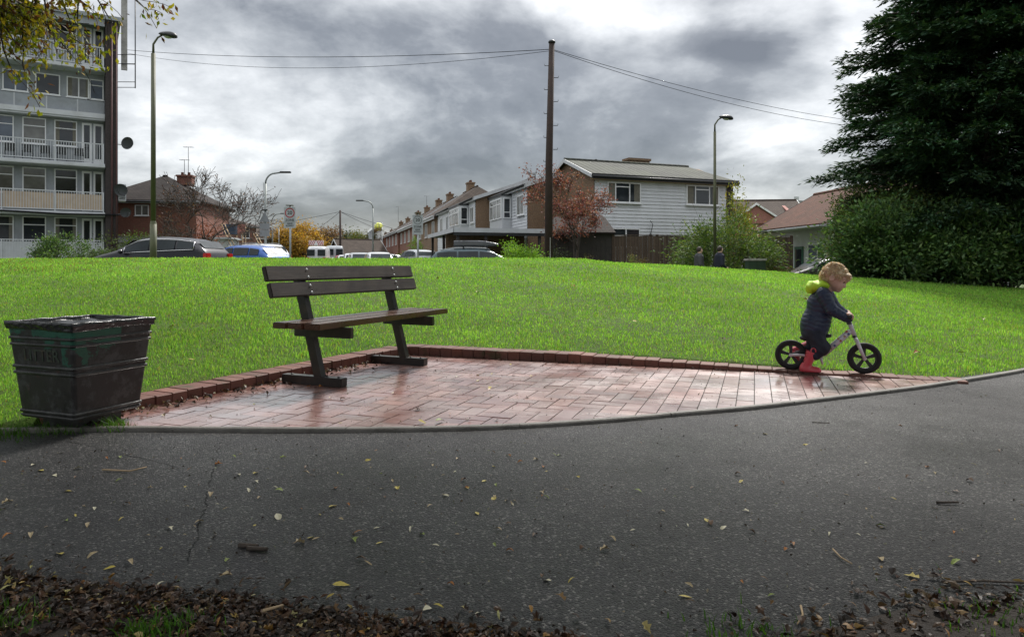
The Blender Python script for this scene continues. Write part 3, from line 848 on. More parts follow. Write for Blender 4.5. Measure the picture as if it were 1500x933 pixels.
# single leaves one can point at
leafM = {}
def leaf_mesh(kind, cname, colr):
    key = (kind, cname)
    if key not in leafM:
        if cname not in M: M[cname] = simple(cname, colr, .5, .3, 25, .2, 120)
        V, F = leaf_arr(kind, rnd.uniform(.1, .5), rnd.uniform(-.2, .8))
        me = bpy.data.meshes.new('fallen_leaf'); me.from_pydata([tuple(v) for v in V], [], F); me.materials.append(M[cname]); me.update(); leafM[key] = me
    return leafM[key]
LC = {'leaf_yellow': (.42, .34, .06), 'leaf_tan': (.38, .30, .17), 'leaf_brown': (.11, .06, .03), 'leaf_pale': (.5, .47, .33), 'leaf_green': (.2, .26, .05), 'leaf_orange': (.35, .14, .03)}
LW = {'leaf_yellow': 'yellow', 'leaf_tan': 'tan', 'leaf_brown': 'dark brown', 'leaf_pale': 'pale', 'leaf_green': 'yellow green', 'leaf_orange': 'orange brown'}
def put_leaf(x, y, z, size, cname, where, kind=None, tilt=.2, label=None):
    kind = rnd.choice([0, 0, 1, 2, 3]) if kind is None else kind
    o = link('fallen_leaf', leaf_mesh(kind, cname, LC[cname]))
    o.location = (x, y, z + size * .05); o.scale = (size,) * 3
    o.rotation_euler = (rnd.gauss(0, tilt), rnd.gauss(0, tilt), rnd.uniform(0, 2 * PI))
    tag(o, label or f'small {LW[cname]} fallen leaf lying on the {where}', 'leaf', f'{LW[cname]} leaves on the {where}')
def gp(px, py, z=0.): d = (CAMZ - z) * 1000 / (py - 388); return ((px - 750) / 1000 * d, d)
for (px, py, s, c_) in [(407, 758, .055, 'leaf_pale'), (292, 766, .045, 'leaf_tan'), (190, 825, .05, 'leaf_tan'), (350, 696, .04, 'leaf_pale'), (500, 858, .06, 'leaf_yellow'), (540, 826, .045, 'leaf_tan'),
                        (437, 797, .05, 'leaf_tan'), (455, 788, .04, 'leaf_yellow'), (625, 893, .04, 'leaf_pale'), (1085, 706, .035, 'leaf_yellow'), (1060, 774, .035, 'leaf_pale'), (1215, 783, .04, 'leaf_pale'),
                        (1257, 784, .03, 'leaf_pale'), (1092, 749, .03, 'leaf_pale'), (1104, 636, .03, 'leaf_pale'), (1426, 681, .035, 'leaf_yellow'), (1330, 699, .04, 'leaf_brown'), (897, 790, .04, 'leaf_tan'),
                        (975, 719, .03, 'leaf_brown'), (852, 803, .03, 'leaf_brown'), (630, 742, .035, 'leaf_tan'), (510, 740, .03, 'leaf_orange'), (45, 785, .05, 'leaf_tan'), (130, 770, .04, 'leaf_tan'), (88, 812, .05, 'leaf_yellow'),
                        (235, 858, .05, 'leaf_pale'), (160, 833, .04, 'leaf_yellow'), (60, 690, .05, 'leaf_yellow'), (100, 720, .04, 'leaf_yellow'), (1015, 715, .03, 'leaf_brown'), (750, 738, .035, 'leaf_tan'), (730, 776, .035, 'leaf_tan'),
                        (1240, 725, .03, 'leaf_tan'), (1370, 745, .035, 'leaf_tan'), (1160, 798, .04, 'leaf_orange'), (1100, 780, .035, 'leaf_brown'), (1400, 825, .05, 'leaf_green'), (1335, 845, .05, 'leaf_yellow'),
                        (1290, 820, .04, 'leaf_tan'), (670, 783, .035, 'leaf_tan'), (380, 730, .035, 'leaf_tan'), (330, 745, .03, 'leaf_tan'), (575, 705, .03, 'leaf_tan'), (460, 690, .03, 'leaf_brown')]:
    x, y = gp(px, py); put_leaf(x, y, .001, s * .82, c_, 'asphalt path')
cn = ['leaf_tan', 'leaf_brown', 'leaf_brown', 'leaf_yellow', 'leaf_pale', 'leaf_orange', 'leaf_tan', 'leaf_green']
for i in range(165):
    if i % 3: px, py = rnd.uniform(0, 820), 655 + abs(rnd.gauss(0, 1)) * 95
    else: px, py = rnd.uniform(600, 1500), rnd.uniform(620, 900)
    x, y = gp(px, min(py, 925))
    if y > np.interp(x, KC[:, 0], KC[:, 1]) - .06 or y > yb(x) - .05: continue
    put_leaf(x, y, .001, rnd.uniform(.014, .038), rnd.choice(cn), 'asphalt path')
for i in range(60):
    s = rnd.random() ** .6; x = LI[0] + rnd.uniform(.1, 2.9); y = rnd.uniform(3.7, 6.2)
    p = clip([np.array([x, y]), np.array([x + .01, y]), np.array([x, y + .01])], region)
    if len(p) < 3: continue
    put_leaf(x, y, .015, rnd.uniform(.015, .045), rnd.choice(cn[:6]), 'red brick paving')
for (px, py, s, c_, t) in [(619, 624, .055, 'leaf_yellow', 'bright yellow leaf on the kerb, left one of the close pair'), (645, 623, .06, 'leaf_green', 'yellow green leaf on the kerb, right one of the close pair')]:
    x, y = gp(px, py); put_leaf(x, y, .02, s, c_, '', 1, .25, t)
for (px, py) in [(1408, 519), (1298, 490), (1342, 520), (930, 472), (612, 404), (1285, 545), (840, 421), (310, 487), (640, 410), (255, 480), (1180, 440), (1010, 430), (700, 430), (90, 410), (1440, 470), (760, 470), (505, 385), (280, 530), (860, 450), (1060, 500)]:
    # walk the sight line down to the lawn
    for k in range(400):
        y = 4.2 + k * .035; x = (px - 750) / 1000 * y; z = CAMZ + (388 - py) / 1000 * y
        if y > yb(x) and z < zl(x, y) + .02: break
    put_leaf(x, y, zl(x, y) + .03, rnd.uniform(.05, .08), rnd.choice(['leaf_brown', 'leaf_yellow', 'leaf_orange', 'leaf_tan']), 'green lawn')
# twigs
def twig(pts, r, label, z=.006, mat='bark'):
    P = [gp(*p) for p in pts]; mb = MB(); mb.tube([(x, y, z + rnd.uniform(0, .004)) for x, y in P], [r * (1 - .5 * i / len(P)) for i in range(len(P))], 6)
    o = mb.build('twig', mat); tag(o, label, 'twig')
twig([(350, 801), (378, 803)], .008, 'dark strip of bark on the asphalt, upper left of two lying together')
twig([(362, 806), (392, 807)], .008, 'dark strip of bark on the asphalt, lower right of two lying together')
twig([(1220, 808), (1232, 820), (1248, 829)], .003, 'thin curved pale twig on the asphalt at lower right', mat='wood_raw')
twig([(1372, 738), (1404, 739)], .005, 'short straight dark twig on the right side of the path')
twig([(1173, 892), (1176, 905), (1168, 918)], .003, 'small pale forked twig near the bottom edge', mat='wood_raw')
twig([(1380, 856), (1440, 854), (1500, 857)], .004, 'long thin twig beside the leaf pile at bottom right')
twig([(150, 690), (190, 692), (215, 687)], .004, 'crooked tan twig in front of the litter bin', mat='wood_raw')
twig([(1190, 620), (1215, 621)], .003, 'thin dark twig on the path below the paving')
twig([(385, 914), (415, 905)], .004, 'short tan twig among the brown leaf litter', z=.03, mat='wood_raw')
# ================================================================== bench
def m_benchwood(name, col, rough=.42):
    g = N(name); c = g.coord()
    mp = g.n('ShaderNodeMapping'); g.l(c, mp.inputs[0]); mp.inputs['Scale'].default_value = (2.2, 38, 38)
    gr = g.noise(mp.outputs[0], 1.6, 5, .65, .4)
    cc = g.ramp(gr, [(.3, tuple(x * .55 for x in col)), (.7, tuple(x * 1.35 for x in col))])
    mp2 = g.n('ShaderNodeMapping'); g.l(c, mp2.inputs[0]); mp2.inputs['Scale'].default_value = (9, 30, 5)
    spots = g.noise(mp2.outputs[0], 2.6, 2, .5)
    cc = g.mix(g.ramp(spots, [(.765, 0.), (.80, .6)]), cc, (.3, .29, .27))
    cc = g.mix(g.ramp(g.noise(c, 3, 4), [(.45, 0.), (.75, .4)]), cc, (.05, .035, .02))
    return g.pbr(cc, g.ramp(g.noise(c, 6, 4), [(.3, rough - .1), (.7, rough + .15)]), 0, g.bump(gr, .25, .004), .5)
M['bench_back'] = m_benchwood('bench_back', (.042, .032, .027), .5)
M['bench_seat'] = m_benchwood('bench_seat', (.085, .04, .026), .26)
M['bench_frame'] = simple('bench_frame', (.018, .016, .015), .38, .3, 9, .2, 70, dirt=(.07, .05, .035), dirt_amt=.5)
bench = thing('park_bench', 'dark brown slatted park bench standing on the red brick paving', 'bench', (-1.214, 5.468, .014), math.atan2(.916, .40))
# local x runs along the bench (away from the viewer), -y is the front
def slat(name, x0, x1, y0, y1, z0, z1, rot=0., mat='bench_back'):
    mb = MB(); cy, cz = (y0 + y1) / 2, (z0 + z1) / 2
    mb.M = Matrix.Translation((0, cy, cz)) @ Matrix.Rotation(rot, 4, 'X')
    mb.box(x0, x1, -(y1 - y0) / 2, (y1 - y0) / 2, -(z1 - z0) / 2, (z1 - z0) / 2, .006)
    return mb.build(name, mat, bench)
LEAN = math.radians(16.5)
def ybk(z): return -.055 + (z - .06) * math.tan(LEAN)
tilt = -LEAN
slat('backrest_slat', -.965, .87, ybk(.80) - .105, ybk(.80) - .065, .752, .856, tilt)
slat('backrest_slat', -.955, .885, ybk(.695) - .105, ybk(.695) - .065, .640, .742, tilt)
for a, b in ((-.315, -.185), (-.172, -.045), (-.032, .088)):
    slat('seat_slat', -.885, .875, a, b, .430, .472, 0, 'bench_seat')
for sx in (-.56, .56):
    for zz in (.83, .775, .715, .665):
        mb = MB(); mb.M = Matrix.Translation((sx, ybk(zz) - .108, zz)); mb.lathe([(0, -.004), (.010, -.003), (.012, .002)], 10, 'y'); mb.build('bolt', 'galv', bench)
    mb = MB(); mb.box(sx - .035, sx + .035, -.27, .27, 0, .062, .004)
    ft = mb.build('foot', 'bench_frame', bench)
    mb = MB()
    for q in (-.22, -.12, .2): mb.M = Matrix.Translation((sx, q, .062)); mb.lathe([(0, .008), (.008, .007), (.011, 0)], 10)
    mb.build('bolt', 'dark_metal', ft)
    mb = MB(); hw = .034
    z0, z1 = .058, .835
    p = [(sx - .027, ybk(z0) - hw, z0), (sx - .027, ybk(z0) + hw, z0), (sx - .027, ybk(z1) + hw - .02, z1), (sx - .027, ybk(z1) - hw - .02, z1)]
    mb.prism(p, (.054, 0, 0)); mb.build('leg', 'bench_frame', bench)
    mb = MB(); mb.box(sx - .072, sx - .029, -.375, .12, .352, .428, .004)
    mb.build('seat_bearer', 'bench_frame', bench)

# ================================================================== litter bin
g = N('bin_paint'); c = g.coord(); bz = g.sep(c)[2]; bx_ = g.sep(c)[0]
n1 = g.noise(c, 7, 6, .7, .4); n2 = g.noise(c, 26, 5, .7)
cc = g.ramp(n2, [(.3, (.014, .013, .0125)), (.7, (.03, .027, .025))])
cc = g.mix(g.ramp(g.noise(c, 11, 5, .7), [(.5, 0.), (.62, .6)]), cc, (.075, .078, .078))
# green paint left mainly near the top and in flakes lower down
by_ = g.sep(c)[1]
side_ = g.math('MULTIPLY', g.math('LESS_THAN', by_, -.15), g.math('LESS_THAN', bx_, .04))
grn = g.math('ADD', n1, g.math('ADD', g.math('MULTIPLY', g.math('SUBTRACT', bz, .42), 1.5), g.math('MULTIPLY', g.math('SUBTRACT', side_, .5), .16)))
cc = g.mix(g.ramp(grn, [(.56, 0.), (.60, 1.)]), cc, g.ramp(n2, [(.3, (.014, .07, .045)), (.7, (.024, .125, .08))]))
cc = g.mix(g.ramp(g.noise(c, 13, 4, .7), [(.63, 0.), (.68, .7)]), cc, (.06, .028, .018))
M['bin_paint'] = g.pbr(cc, g.ramp(n2, [(.3, .35), (.7, .65)]), 0, g.bump(n2, .35, .006), .45)
M['bin_dark'] = simple('bin_dark', (.02, .021, .02), .4, .3, 14, .3, 60, dirt=(.11, .11, .105), dirt_amt=.6)
BA = math.atan2(.94, .35)
lbin = thing('litter_bin', 'square tapered dark green and black metal litter bin with a black bag liner', 'litter bin', (-2.37, 3.77, 0), BA)
def half(z): return .198 + (.245 - .198) * (z - .07) / .505
def sq(mb, prof):
    """square rings: list of (half, z)"""
    vs = []; 
    for h, z in prof:
        r = .018; pts = []
        for cx, cy, a0 in ((1, 1, 0), (-1, 1, 90), (-1, -1, 180), (1, -1, 270)):
            for k in range(4):
                a = math.radians(a0 + k * 30); pts.append((cx * (h - r) + r * math.cos(a), cy * (h - r) + r * math.sin(a), z))
        vs += pts
    n = 16
    mb._add(vs, [(i * n + j, i * n + (j + 1) % n, (i + 1) * n + (j + 1) % n, (i + 1) * n + j) for i in range(len(prof) - 1) for j in range(n)])
mb = MB(); t = .012
sq(mb, [(half(.07) - .01, .071), (half(.07), .072), (half(.575), .572), (half(.575) - t, .572), (half(.1) - t, .1)])
mb.box(-half(.09) + .01, half(.09) - .01, -half(.09) + .01, half(.09) - .01, .085, .1)
mb.box(-.13, .13, -.13, .13, .0, .074)
body = mb.build('body', 'bin_paint', lbin)
for zc_, s in ((.497, .008), (.463, .008), (.345, .0095), (.312, .0095), (.105, .009), (.083, .007)):
    mb = MB(); k = []
    for i in range(7):
        a = -PI / 2 + PI * i / 6; k.append((half(zc_ + s * math.sin(a)) + s * math.cos(a) * .9, zc_ + s * math.sin(a)))
    sq(mb, k); mb.build('rib', 'bin_dark', lbin)
# bag liner folded over the rim, creased
def bag(P):
    x, y, z = P[..., 0], P[..., 1], P[..., 2]
    m = np.maximum(np.abs(x), np.abs(y)); an = np.arctan2(y, x)
    wob = .0016 * np.sin(an * 13 + z * 190) * np.sin(an * 5 + 1) + .001 * np.sin(an * 31 - z * 240)
    sag = .010 * (np.cos(an * 3 + 1) * .5 + .5)
    hz = .198 + .047 * (z - .07) / .505
    outer = m - (hz + .007 + wob + .004 * np.exp(-((z - .572) / .012) ** 2))
    inner = m - (hz - .016)
    shell = np.maximum(outer, -inner)
    d = np.maximum(shell, z - .584 - .0012 * np.sin(an * 11)); d = np.maximum(d, (.545 - sag) - z)
    lid = np.maximum(np.maximum(m - hz, z - (.562 + .006 * np.sin(x * 40) * np.sin(y * 33 + 1))), .552 - z)
    return np.minimum(d, lid)
sdf_obj('bag_liner', bag, (-.28, -.28, .48), (.28, .28, .60), .0055, 'bag_black', lbin)

def text_mesh(txt, size, ext=.002, bold=0.):
    cu = bpy.data.curves.new('t', 'FONT'); cu.body = txt; cu.size = size; cu.extrude = ext; cu.align_x = 'CENTER'; cu.align_y = 'CENTER'; cu.offset = bold; cu.resolution_u = 4
    o = bpy.data.objects.new('t', cu); COL.objects.link(o)
    bpy.context.view_layer.update()
    me = bpy.data.meshes.new_from_object(o.evaluated_get(bpy.context.evaluated_depsgraph_get()))
    bpy.data.objects.remove(o); bpy.data.curves.remove(cu)
    return me
def put_text(name, txt, size, mat, parent, mtx, ext=.002, bold=0., sx=1.):
    me = text_mesh(txt, size, ext, bold); me.name = name; me.transform(mtx @ Matrix.Diagonal((sx, 1, 1, 1)))
    me.materials.clear(); me.materials.append(M[mat]); o = link(name, me, parent); return o
M['letter_dark'] = simple('letter_dark', (.035, .05, .036), .5, .5, 30, .2, 60, dirt=(.09, .035, .02), dirt_amt=.6)
# the left-hand face is local -x ; letters upright, reading left to right seen from outside
zt = .405; tilt_ = math.atan2(.047, .505)
mx = Matrix.Translation((-half(zt) - .001, 0, zt)) @ Matrix.Rotation(-tilt_, 4, 'Y') @ Matrix(((0, 0, -1, 0), (-1, 0, 0, 0), (0, 1, 0, 0), (0, 0, 0, 1)))
put_text('lettering', 'LITTER', .088, 'letter_dark', lbin, mx, .002, .001)
mx2 = Matrix.Translation((0, -half(zt) - .001, zt)) @ Matrix.Rotation(tilt_, 4, 'X') @ Matrix(((1, 0, 0, 0), (0, 0, -1, 0), (0, 1, 0, 0), (0, 0, 0, 1)))

# ================================================================== balance bike
S = .0052
BR0 = (2.275, 5.535)                    # rear wheel contact
bd = np.array([2.715 - 2.275, 5.345 - 5.535]); BRZ = math.atan2(bd[1], bd[0])
def zedge(x): return .040
def BP(zx, zy, y=0.):
    px = 1120 + zx / 4.665; py = 370 + zy / 4.665
    return ((px - 1163) * S, y, ((544 + (px - 1163) * .045) - py) * S)
bike = thing('balance_bike', 'small white balance bike with coloured dots and black wheels, ridden along the brick edging', 'balance bike', (BR0[0], BR0[1], .030), BRZ)
WR = .122
RA = BP(190, 700); FA = BP(665, 728)
RA = (RA[0], 0, WR); FA = (FA[0], 0, WR)
M['tyre'] = simple('tyre', (.012, .012, .013), .7, .2, 30, .25, 220)
M['bike_white'] = simple('bike_white', (.62, .6, .66), .3, .05, 10, 0, coat=.4)
def wheel(at):
    mb = MB(); prof = []
    for i in range(13):
        a = 2 * PI * i / 12; prof.append((WR - .019 + .019 * math.cos(a), .019 * math.sin(a)))
    mb.lathe(prof, 40, 'y', at); ty = mb.build('wheel', 'tyre', bike)
    mb = MB()
    prof = [(WR - .034, -.012), (WR - .046, -.012), (WR - .046, .012), (WR - .034, .012), (WR - .034, -.012)]
    mb.lathe(prof, 40, 'y', at)
    for k in range(5):
        a = 2 * PI * k / 5 + .35; d = Vector((math.cos(a), 0, math.sin(a))); n = Vector((-d.z, 0, d.x)); c = Vector(at)
        pts = [c + d * .012 + n * .010, c + d * (WR - .042) + n * .015, c + d * (WR - .042) - n * .015, c + d * .012 - n * .010]
        mb.prism([tuple(p + Vector((0, -.008, 0))) for p in pts], (0, .016, 0))
    mb.lathe([(0, -.026), (.014, -.026), (.016, -.015), (.016, .015), (.014, .026), (0, .026)], 16, 'y', at)
    mb.build('rim', 'black_plastic', ty)
    mb = MB(); mb.lathe([(0, -.038), (.008, -.038), (.009, -.026), (.009, .026), (.008, .038), (0, .038)], 12, 'y', at); mb.build('axle', 'chrome', ty)
wheel(RA); wheel(FA)
hb = Vector(BP(572, 462)); ht = Vector(BP(604, 575)); bb = Vector(BP(392, 712))
mb = MB()
a = Vector(BP(582, 528)); b = Vector(BP(400, 700))
d = (b - a).normalized(); n = Vector((-d.z, 0, d.x)) * .021
vs = [a + n, b + n * 1.15, b - n * 1.15, a - n]
for y0, y1 in ((-.019, .019),):
    bm = bmesh.new(); lo = [bm.verts.new((p.x, y0, p.z)) for p in vs]; hi = [bm.verts.new((p.x, y1, p.z)) for p in vs]
    bm.faces.new(lo); bm.faces.new(hi[::-1])
    for i in range(4): bm.faces.new((lo[i], hi[i], hi[(i + 1) % 4], lo[(i + 1) % 4]))
    bmesh.ops.bevel(bm, geom=list(bm.edges), offset=.007, segments=3, affect='EDGES'); mb.from_bm(bm, True)
mb.tube([BP(565, 452), BP(606, 572)], .017, 14)
for y in (-.032, .032):
    mb.tube([RA[:1] + (y,) + RA[2:], BP(250, 700, y), BP(330, 708, y * .9), BP(400, 712, 0)], [.011, .011, .012, .014], 10)
    mb.ball((RA[0], y, RA[2]), .015, 10, (1.1, .5, 1))
mb.tube([BP(385, 715), BP(400, 768)], [.013, .009], 10)
mb.tube([BP(378, 700), BP(350, 620)], .013, 10)
fr = mb.build('frame', 'bike_white', bike)
mb = MB()
for (px_, py_, cidx) in [(565, 552, 0), (540, 568, 1), (522, 590, 2), (505, 605, 2), (478, 635, 0), (455, 662, 1), (420, 690, 0), (490, 612, 1)]:
    pass
cols = {'dot_blue': (.05, .1, .22), 'dot_tan': (.4, .28, .16), 'dot_red': (.35, .08, .07)}
for k_, v_ in cols.items(): M[k_] = simple(k_, v_, .35, .2, 50, 0)
for i, (px_, py_, c_) in enumerate([(566, 552, 'dot_blue'), (541, 569, 'dot_tan'), (515, 600, 'dot_red'), (500, 585, 'dot_tan'), (477, 634, 'dot_blue'), (452, 655, 'dot_tan'), (421, 690, 'dot_blue'), (437, 668, 'dot_red'), (553, 535, 'dot_red')]):
    mb = MB(); p = BP(px_, py_, -.0185); mb.lathe([(.0095, -.0015), (.0095, .0), (.0, .0)], 9, 'y', p); mb.lathe([(0, -.0015), (.0095, -.0015)], 9, 'y', p)
    mb.build('sticker', c_, fr)
mb = MB(); mb.ball(BP(606, 574), .02, 12, (1.0, 1.6, .6)); mb.ball(BP(572, 478), .02, 12, (1.05, 1.2, .5)); mb.tube([BP(558, 482, 0), BP(570, 480, -.03)], .006, 6); mb.build('collar', 'black_plastic', bike)
mb = MB()
for y in (-.036, .036):
    mb.tube([BP(606, 575, y * .3), BP(618, 600, y), BP(645, 672, y), (FA[0], y, FA[2])], [.014, .014, .013, .012], 10)
    mb.ball((FA[0], y, FA[2]), .016, 10, (1, .5, 1))
mb.build('fork', 'bike_white', bike)
HB = Vector(BP(578, 428))
mb = MB(); mb.tube([BP(572, 470), tuple(HB)], .012, 10)
mb.tube([(HB.x - .012, -.17, HB.z + .004), (HB.x, -.08, HB.z + .002), (HB.x, .08, HB.z + .002), (HB.x - .012, .17, HB.z + .004)], .0105, 10)
hbo = mb.build('handlebar', 'bike_white', bike)
for s in (-1, 1):
    mb = MB(); mb.tube([(HB.x - .010, s * .105, HB.z + .0035), (HB.x - .014, s * .182, HB.z + .004)], .0145, 12); mb.ball((HB.x - .014, s * .184, HB.z + .004), .018, 10, (1, .35, 1)); mb.build('grip', 'black_plastic', hbo)
def saddle(P):
    d = smin(cap(P, BP(300, 566), BP(345, 572), .042, .03), cap(P, BP(345, 572), BP(448, 562), .024, .014), .02)
    c = P[..., 2] - (BP(300, 585)[2]); return np.maximum(d, -c)
sdf_obj('saddle', lambda P: smin(ell(P, BP(300, 580), (.06, .05, .026)), cap(P, BP(330, 575), BP(446, 565), .022, .015), .03), (-.08, -.08, .2), (.35, .08, .42), .006, 'black_plastic', bike)

# ================================================================== child
child = thing('person', 'blond toddler in a navy puffer jacket, lime hood and red wellies on the bike', 'person', (BR0[0], BR0[1], .030), BRZ)
def V3(t): return np.array(t, np.float32)
headC = V3(BP(478, 158)); 
R1 = rotm('Y', math.radians(29)) @ rotm('Z', math.radians(-6))       # nod the head down, turn slightly to the viewer
def HL(P): return (P - headC) @ R1                        # into head space (x forward, z up)
def hp(x, y, z): return tuple(headC + R1 @ V3((x, y, z)))
def head(P):
    Q = HL(P)
    d = ell(Q, (-.012, 0, .018), (.096, .079, .083))
    d = smin(d, ell(Q, (.030, 0, -.030), (.058, .060, .062)), .03)          # face and jaw
    d = smin(d, ell(Q, (.062, 0, -.068), (.022, .024, .018)), .02)          # chin
    for s in (-1, 1): d = smin(d, ell(Q, (.052, s * .034, -.038), (.026, .024, .024)), .02)   # cheeks
    d = smin(d, ell(Q, (.068, 0, .030), (.02, .045, .022)), .03)            # brow
    d = smin(d, cap(Q, (.078, 0, .0), (.094, 0, -.022), .006, .0095), .010)  # nose
    for s in (-1, 1): d = smin(d, ell(Q, (.086, s * .009, -.025), (.008, .006, .006)), .005)
    d = smin(d, cap(Q, (.083, -.014, -.047), (.083, .014, -.047), .005), .006)   # lips
    d = smin(d, cap(Q, (.081, -.011, -.056), (.081, .011, -.056), .005), .006)
    for s in (-1, 1):                                                     # eye sockets
        e = ell(Q, (.086, s * .03, .003), (.015, .016, .010)); d = -smin(-d, e, .012)
        ear = ell(Q, (-.012, s * .080, -.010), (.020, .009, .027)); ear = -smin(-ear, ell(Q, (-.008, s * .090, -.008), (.010, .006, .016)), .005)
        d = smin(d, ear, .006)
    m = cap(Q, (.092, -.012, -.0515), (.092, .012, -.0515), .0022); d = -smin(-d, m, .004)
    return d
neckB = V3(BP(420, 235))
hipC = V3(BP(335, 545)); chestC = V3(BP(390, 330)); 
shN = V3(BP(400, 262, -.095)); elN = V3(BP(455, 375, -.125)); wrN = V3(BP(556, 436, -.128))
shF = V3(BP(425, 262, .095)); elF = V3(BP(480, 370, .13)); wrF = V3(BP(566, 436, .128))
kneeN = V3(BP(392, 640, -.075)); ankN = V3(BP(305, 742, -.085))
kneeF = V3(BP(350, 640, .07)); ankF = V3(BP(222, 700, .09))
def hand(P, wr, s):
    yc = s * .138
    g0 = V3((HB.x - .012, yc, HB.z + .004))
    palm = cap(P, wr + V3((0, 0, .002)), g0 + V3((-.006, 0, .018)), .017, .017)
    d = smin(palm, ell(P, g0 + V3((-.004, 0, .020)), (.024, .028, .012)), .01)
    for k, (o, L) in enumerate(((-.024, .9), (-.008, 1.05), (.008, 1.), (.023, .85))):
        b = g0 + V3((.010, o, .018)); m = g0 + V3((.024 * L, o, .006)); t = g0 + V3((.016 * L, o, -.015 * L))
        d = smin(d, np.minimum(cap(P, b, m, .0072, .0068), cap(P, m, t, .0068, .006)), .003)
    th0 = g0 + V3((-.014, -s * .018, .012)); th1 = g0 + V3((-.018, -s * .034, -.004)); th2 = g0 + V3((-.004, -s * .040, -.015))
    d = smin(d, np.minimum(cap(P, th0, th1, .009, .008), cap(P, th1, th2, .008, .0068)), .005)
    return d
def child_body(P):
    d = head(P)
    d = smin(d, cap(P, neckB, headC + R1 @ V3((-.02, 0, -.05)), .036, .034), .02)
    d = smin(d, cap(P, hipC, chestC, .075, .08), .03); d = smin(d, cap(P, chestC, neckB, .07, .04), .03)
    for sh, el, wr in ((shN, elN, wrN), (shF, elF, wrF)):
        d = smin(d, cap(P, sh, el, .034, .028), .02); d = smin(d, cap(P, el, wr, .026, .017), .008)
    for s, kn, an, in ((-1, kneeN, ankN), (1, kneeF, ankF)):
        d = smin(d, cap(P, hipC + V3((.01, s * .05, 0)), kn, .058, .042), .02); d = smin(d, cap(P, kn, an, .04, .028), .01)
    d = smin(d, hand(P, wrN, -1), .006); d = smin(d, hand(P, wrF, 1), .006)
    return d
cb = sdf_obj('body', child_body, (-.12, -.24, .02), (.48, .24, .98), .0042, 'skin', child)
def jacket(P):
    ax = chestC - hipC; L = float(np.linalg.norm(ax)); u = ax / L
    s = (P - hipC) @ u + .006 * np.sin(P[..., 0] * 34 + P[..., 2] * 11) * np.sin(P[..., 1] * 27 + 1) + .003 * np.sin(P[..., 0] * 90)
    puff = np.abs(np.sin(s * PI / .036)) ** .6
    d = cap(P, hipC + u * .035 + V3((-.004, 0, 0)), chestC, .101, .093)
    d = smin(d, cap(P, chestC, neckB + V3((-.016, 0, -.012)), .09, .055), .04)
    d = smin(d, ell(P, hipC + V3((.030, 0, .085)), (.095, .092, .10)), .05)
    for sg in (-1, 1): d = smin(d, ell(P, chestC + V3((.02, sg * .055, .06)), (.07, .06, .06)), .03)
    d = d - (.0042 + .002 * np.sin(P[..., 0] * 40 + P[..., 2] * 25)) * (puff - .5) - .003 * np.sin(P[..., 2] * 31 + P[..., 0] * 22)
    cut = -((P - hipC) @ u) - .012                     # hem
    d = np.maximum(d, cut)
    top = (P - neckB) @ (R1 @ V3((.2, 0, 1.))) / 1.02 - .012
    d = np.maximum(d, top)
    for sh, el, wr in ((shN, elN, wrN), (shF, elF, wrF)):
        for a, b, ra, rb in ((sh, el, .052, .046), (el, wr + (wr - el) * .03, .046, .034)):
            t = (P - a) @ ((b - a) / np.linalg.norm(b - a)); c_ = cap(P, a, b, ra, rb) - .0045 * (np.abs(np.sin(t * PI / .033)) ** .6 - .5)
            d = smin(d, c_, .012)
    return d
M['jacket'] = simple('jacket', (.018, .03, .07), .36, .25, 10, .3, 30, spec=.5)
sdf_obj('jacket', jacket, (-.1, -.26, .30), (.46, .26, .86), .005, 'jacket', child)
def hood(P):
    c = V3(BP(372, 208)); 
    Q = P - c
    d = smin(ell(P, V3(BP(350, 214)), (.058, .085, .045)), ell(P, V3(BP(420, 200)), (.055, .082, .034)), .04)
    d = smin(d, ell(P, V3(BP(322, 222)), (.036, .055, .048)), .03)
    wr = .004 * np.sin(Q[..., 0] * 90 + Q[..., 2] * 50) * np.sin(Q[..., 1] * 45 + 1)
    d = d - wr
    n = HL(P); d = np.maximum(d, -(ell(n, (0, 0, 0), (.098, .082, .09))))
    d = np.maximum(d, -cap(P, neckB, headC, .045))
    return d
M['hood_lime'] = simple('hood_lime', (.55, .85, .04), .6, .1, 12, .3, 60)
sdf_obj('hood', hood, (-.05, -.12, .62), (.28, .12, .90), .005, 'hood_lime', child)
def trousers(P):
    d = ell(P, hipC + V3((.006, 0, .005)), (.095, .092, .078))
    for s, kn, an in ((-1, kneeN, ankN), (1, kneeF, ankF)):
        w_ = .0028 * np.sin(P[..., 2] * 75 + P[..., 0] * 95 + P[..., 1] * 40) * np.sin(P[..., 2] * 33 - P[..., 0] * 20) + .003 * np.sin(P[..., 0] * 50 - P[..., 2] * 28)
        d = smin(d, cap(P, hipC + V3((.012, s * .048, -.01)), kn, .074, .058) - w_, .025)
        d = smin(d, cap(P, kn, kn + (an - kn) * .55, .056, .044) - w_, .02)
    return d
M['trousers'] = simple('trousers', (.012, .016, .032), .7, .25, 10, .3, 60)
sdf_obj('trousers', trousers, (-.06, -.17, .07), (.32, .17, .46), .005, 'trousers', child)
def bootN(P):
    top = V3(BP(322, 672, -.083)); heel = V3(BP(278, 796, -.085)); toe = V3(BP(362, 806, -.088))
    d = smin(cap(P, top, heel + V3((.006, 0, .012)), .048, .036), cap(P, heel, toe, .033, .031), .02)
    d = np.maximum(d, (P - top) @ V3(norm(top - heel)) - .004)
    inner = np.maximum(cap(P, top + V3((0, 0, .03)), heel + V3((.006, 0, .06)), .042, .030), -(P[..., 2] - BP(0, 740)[2])); d = np.maximum(d, -inner)
    return np.maximum(d, BP(300, 812)[2] - P[..., 2])
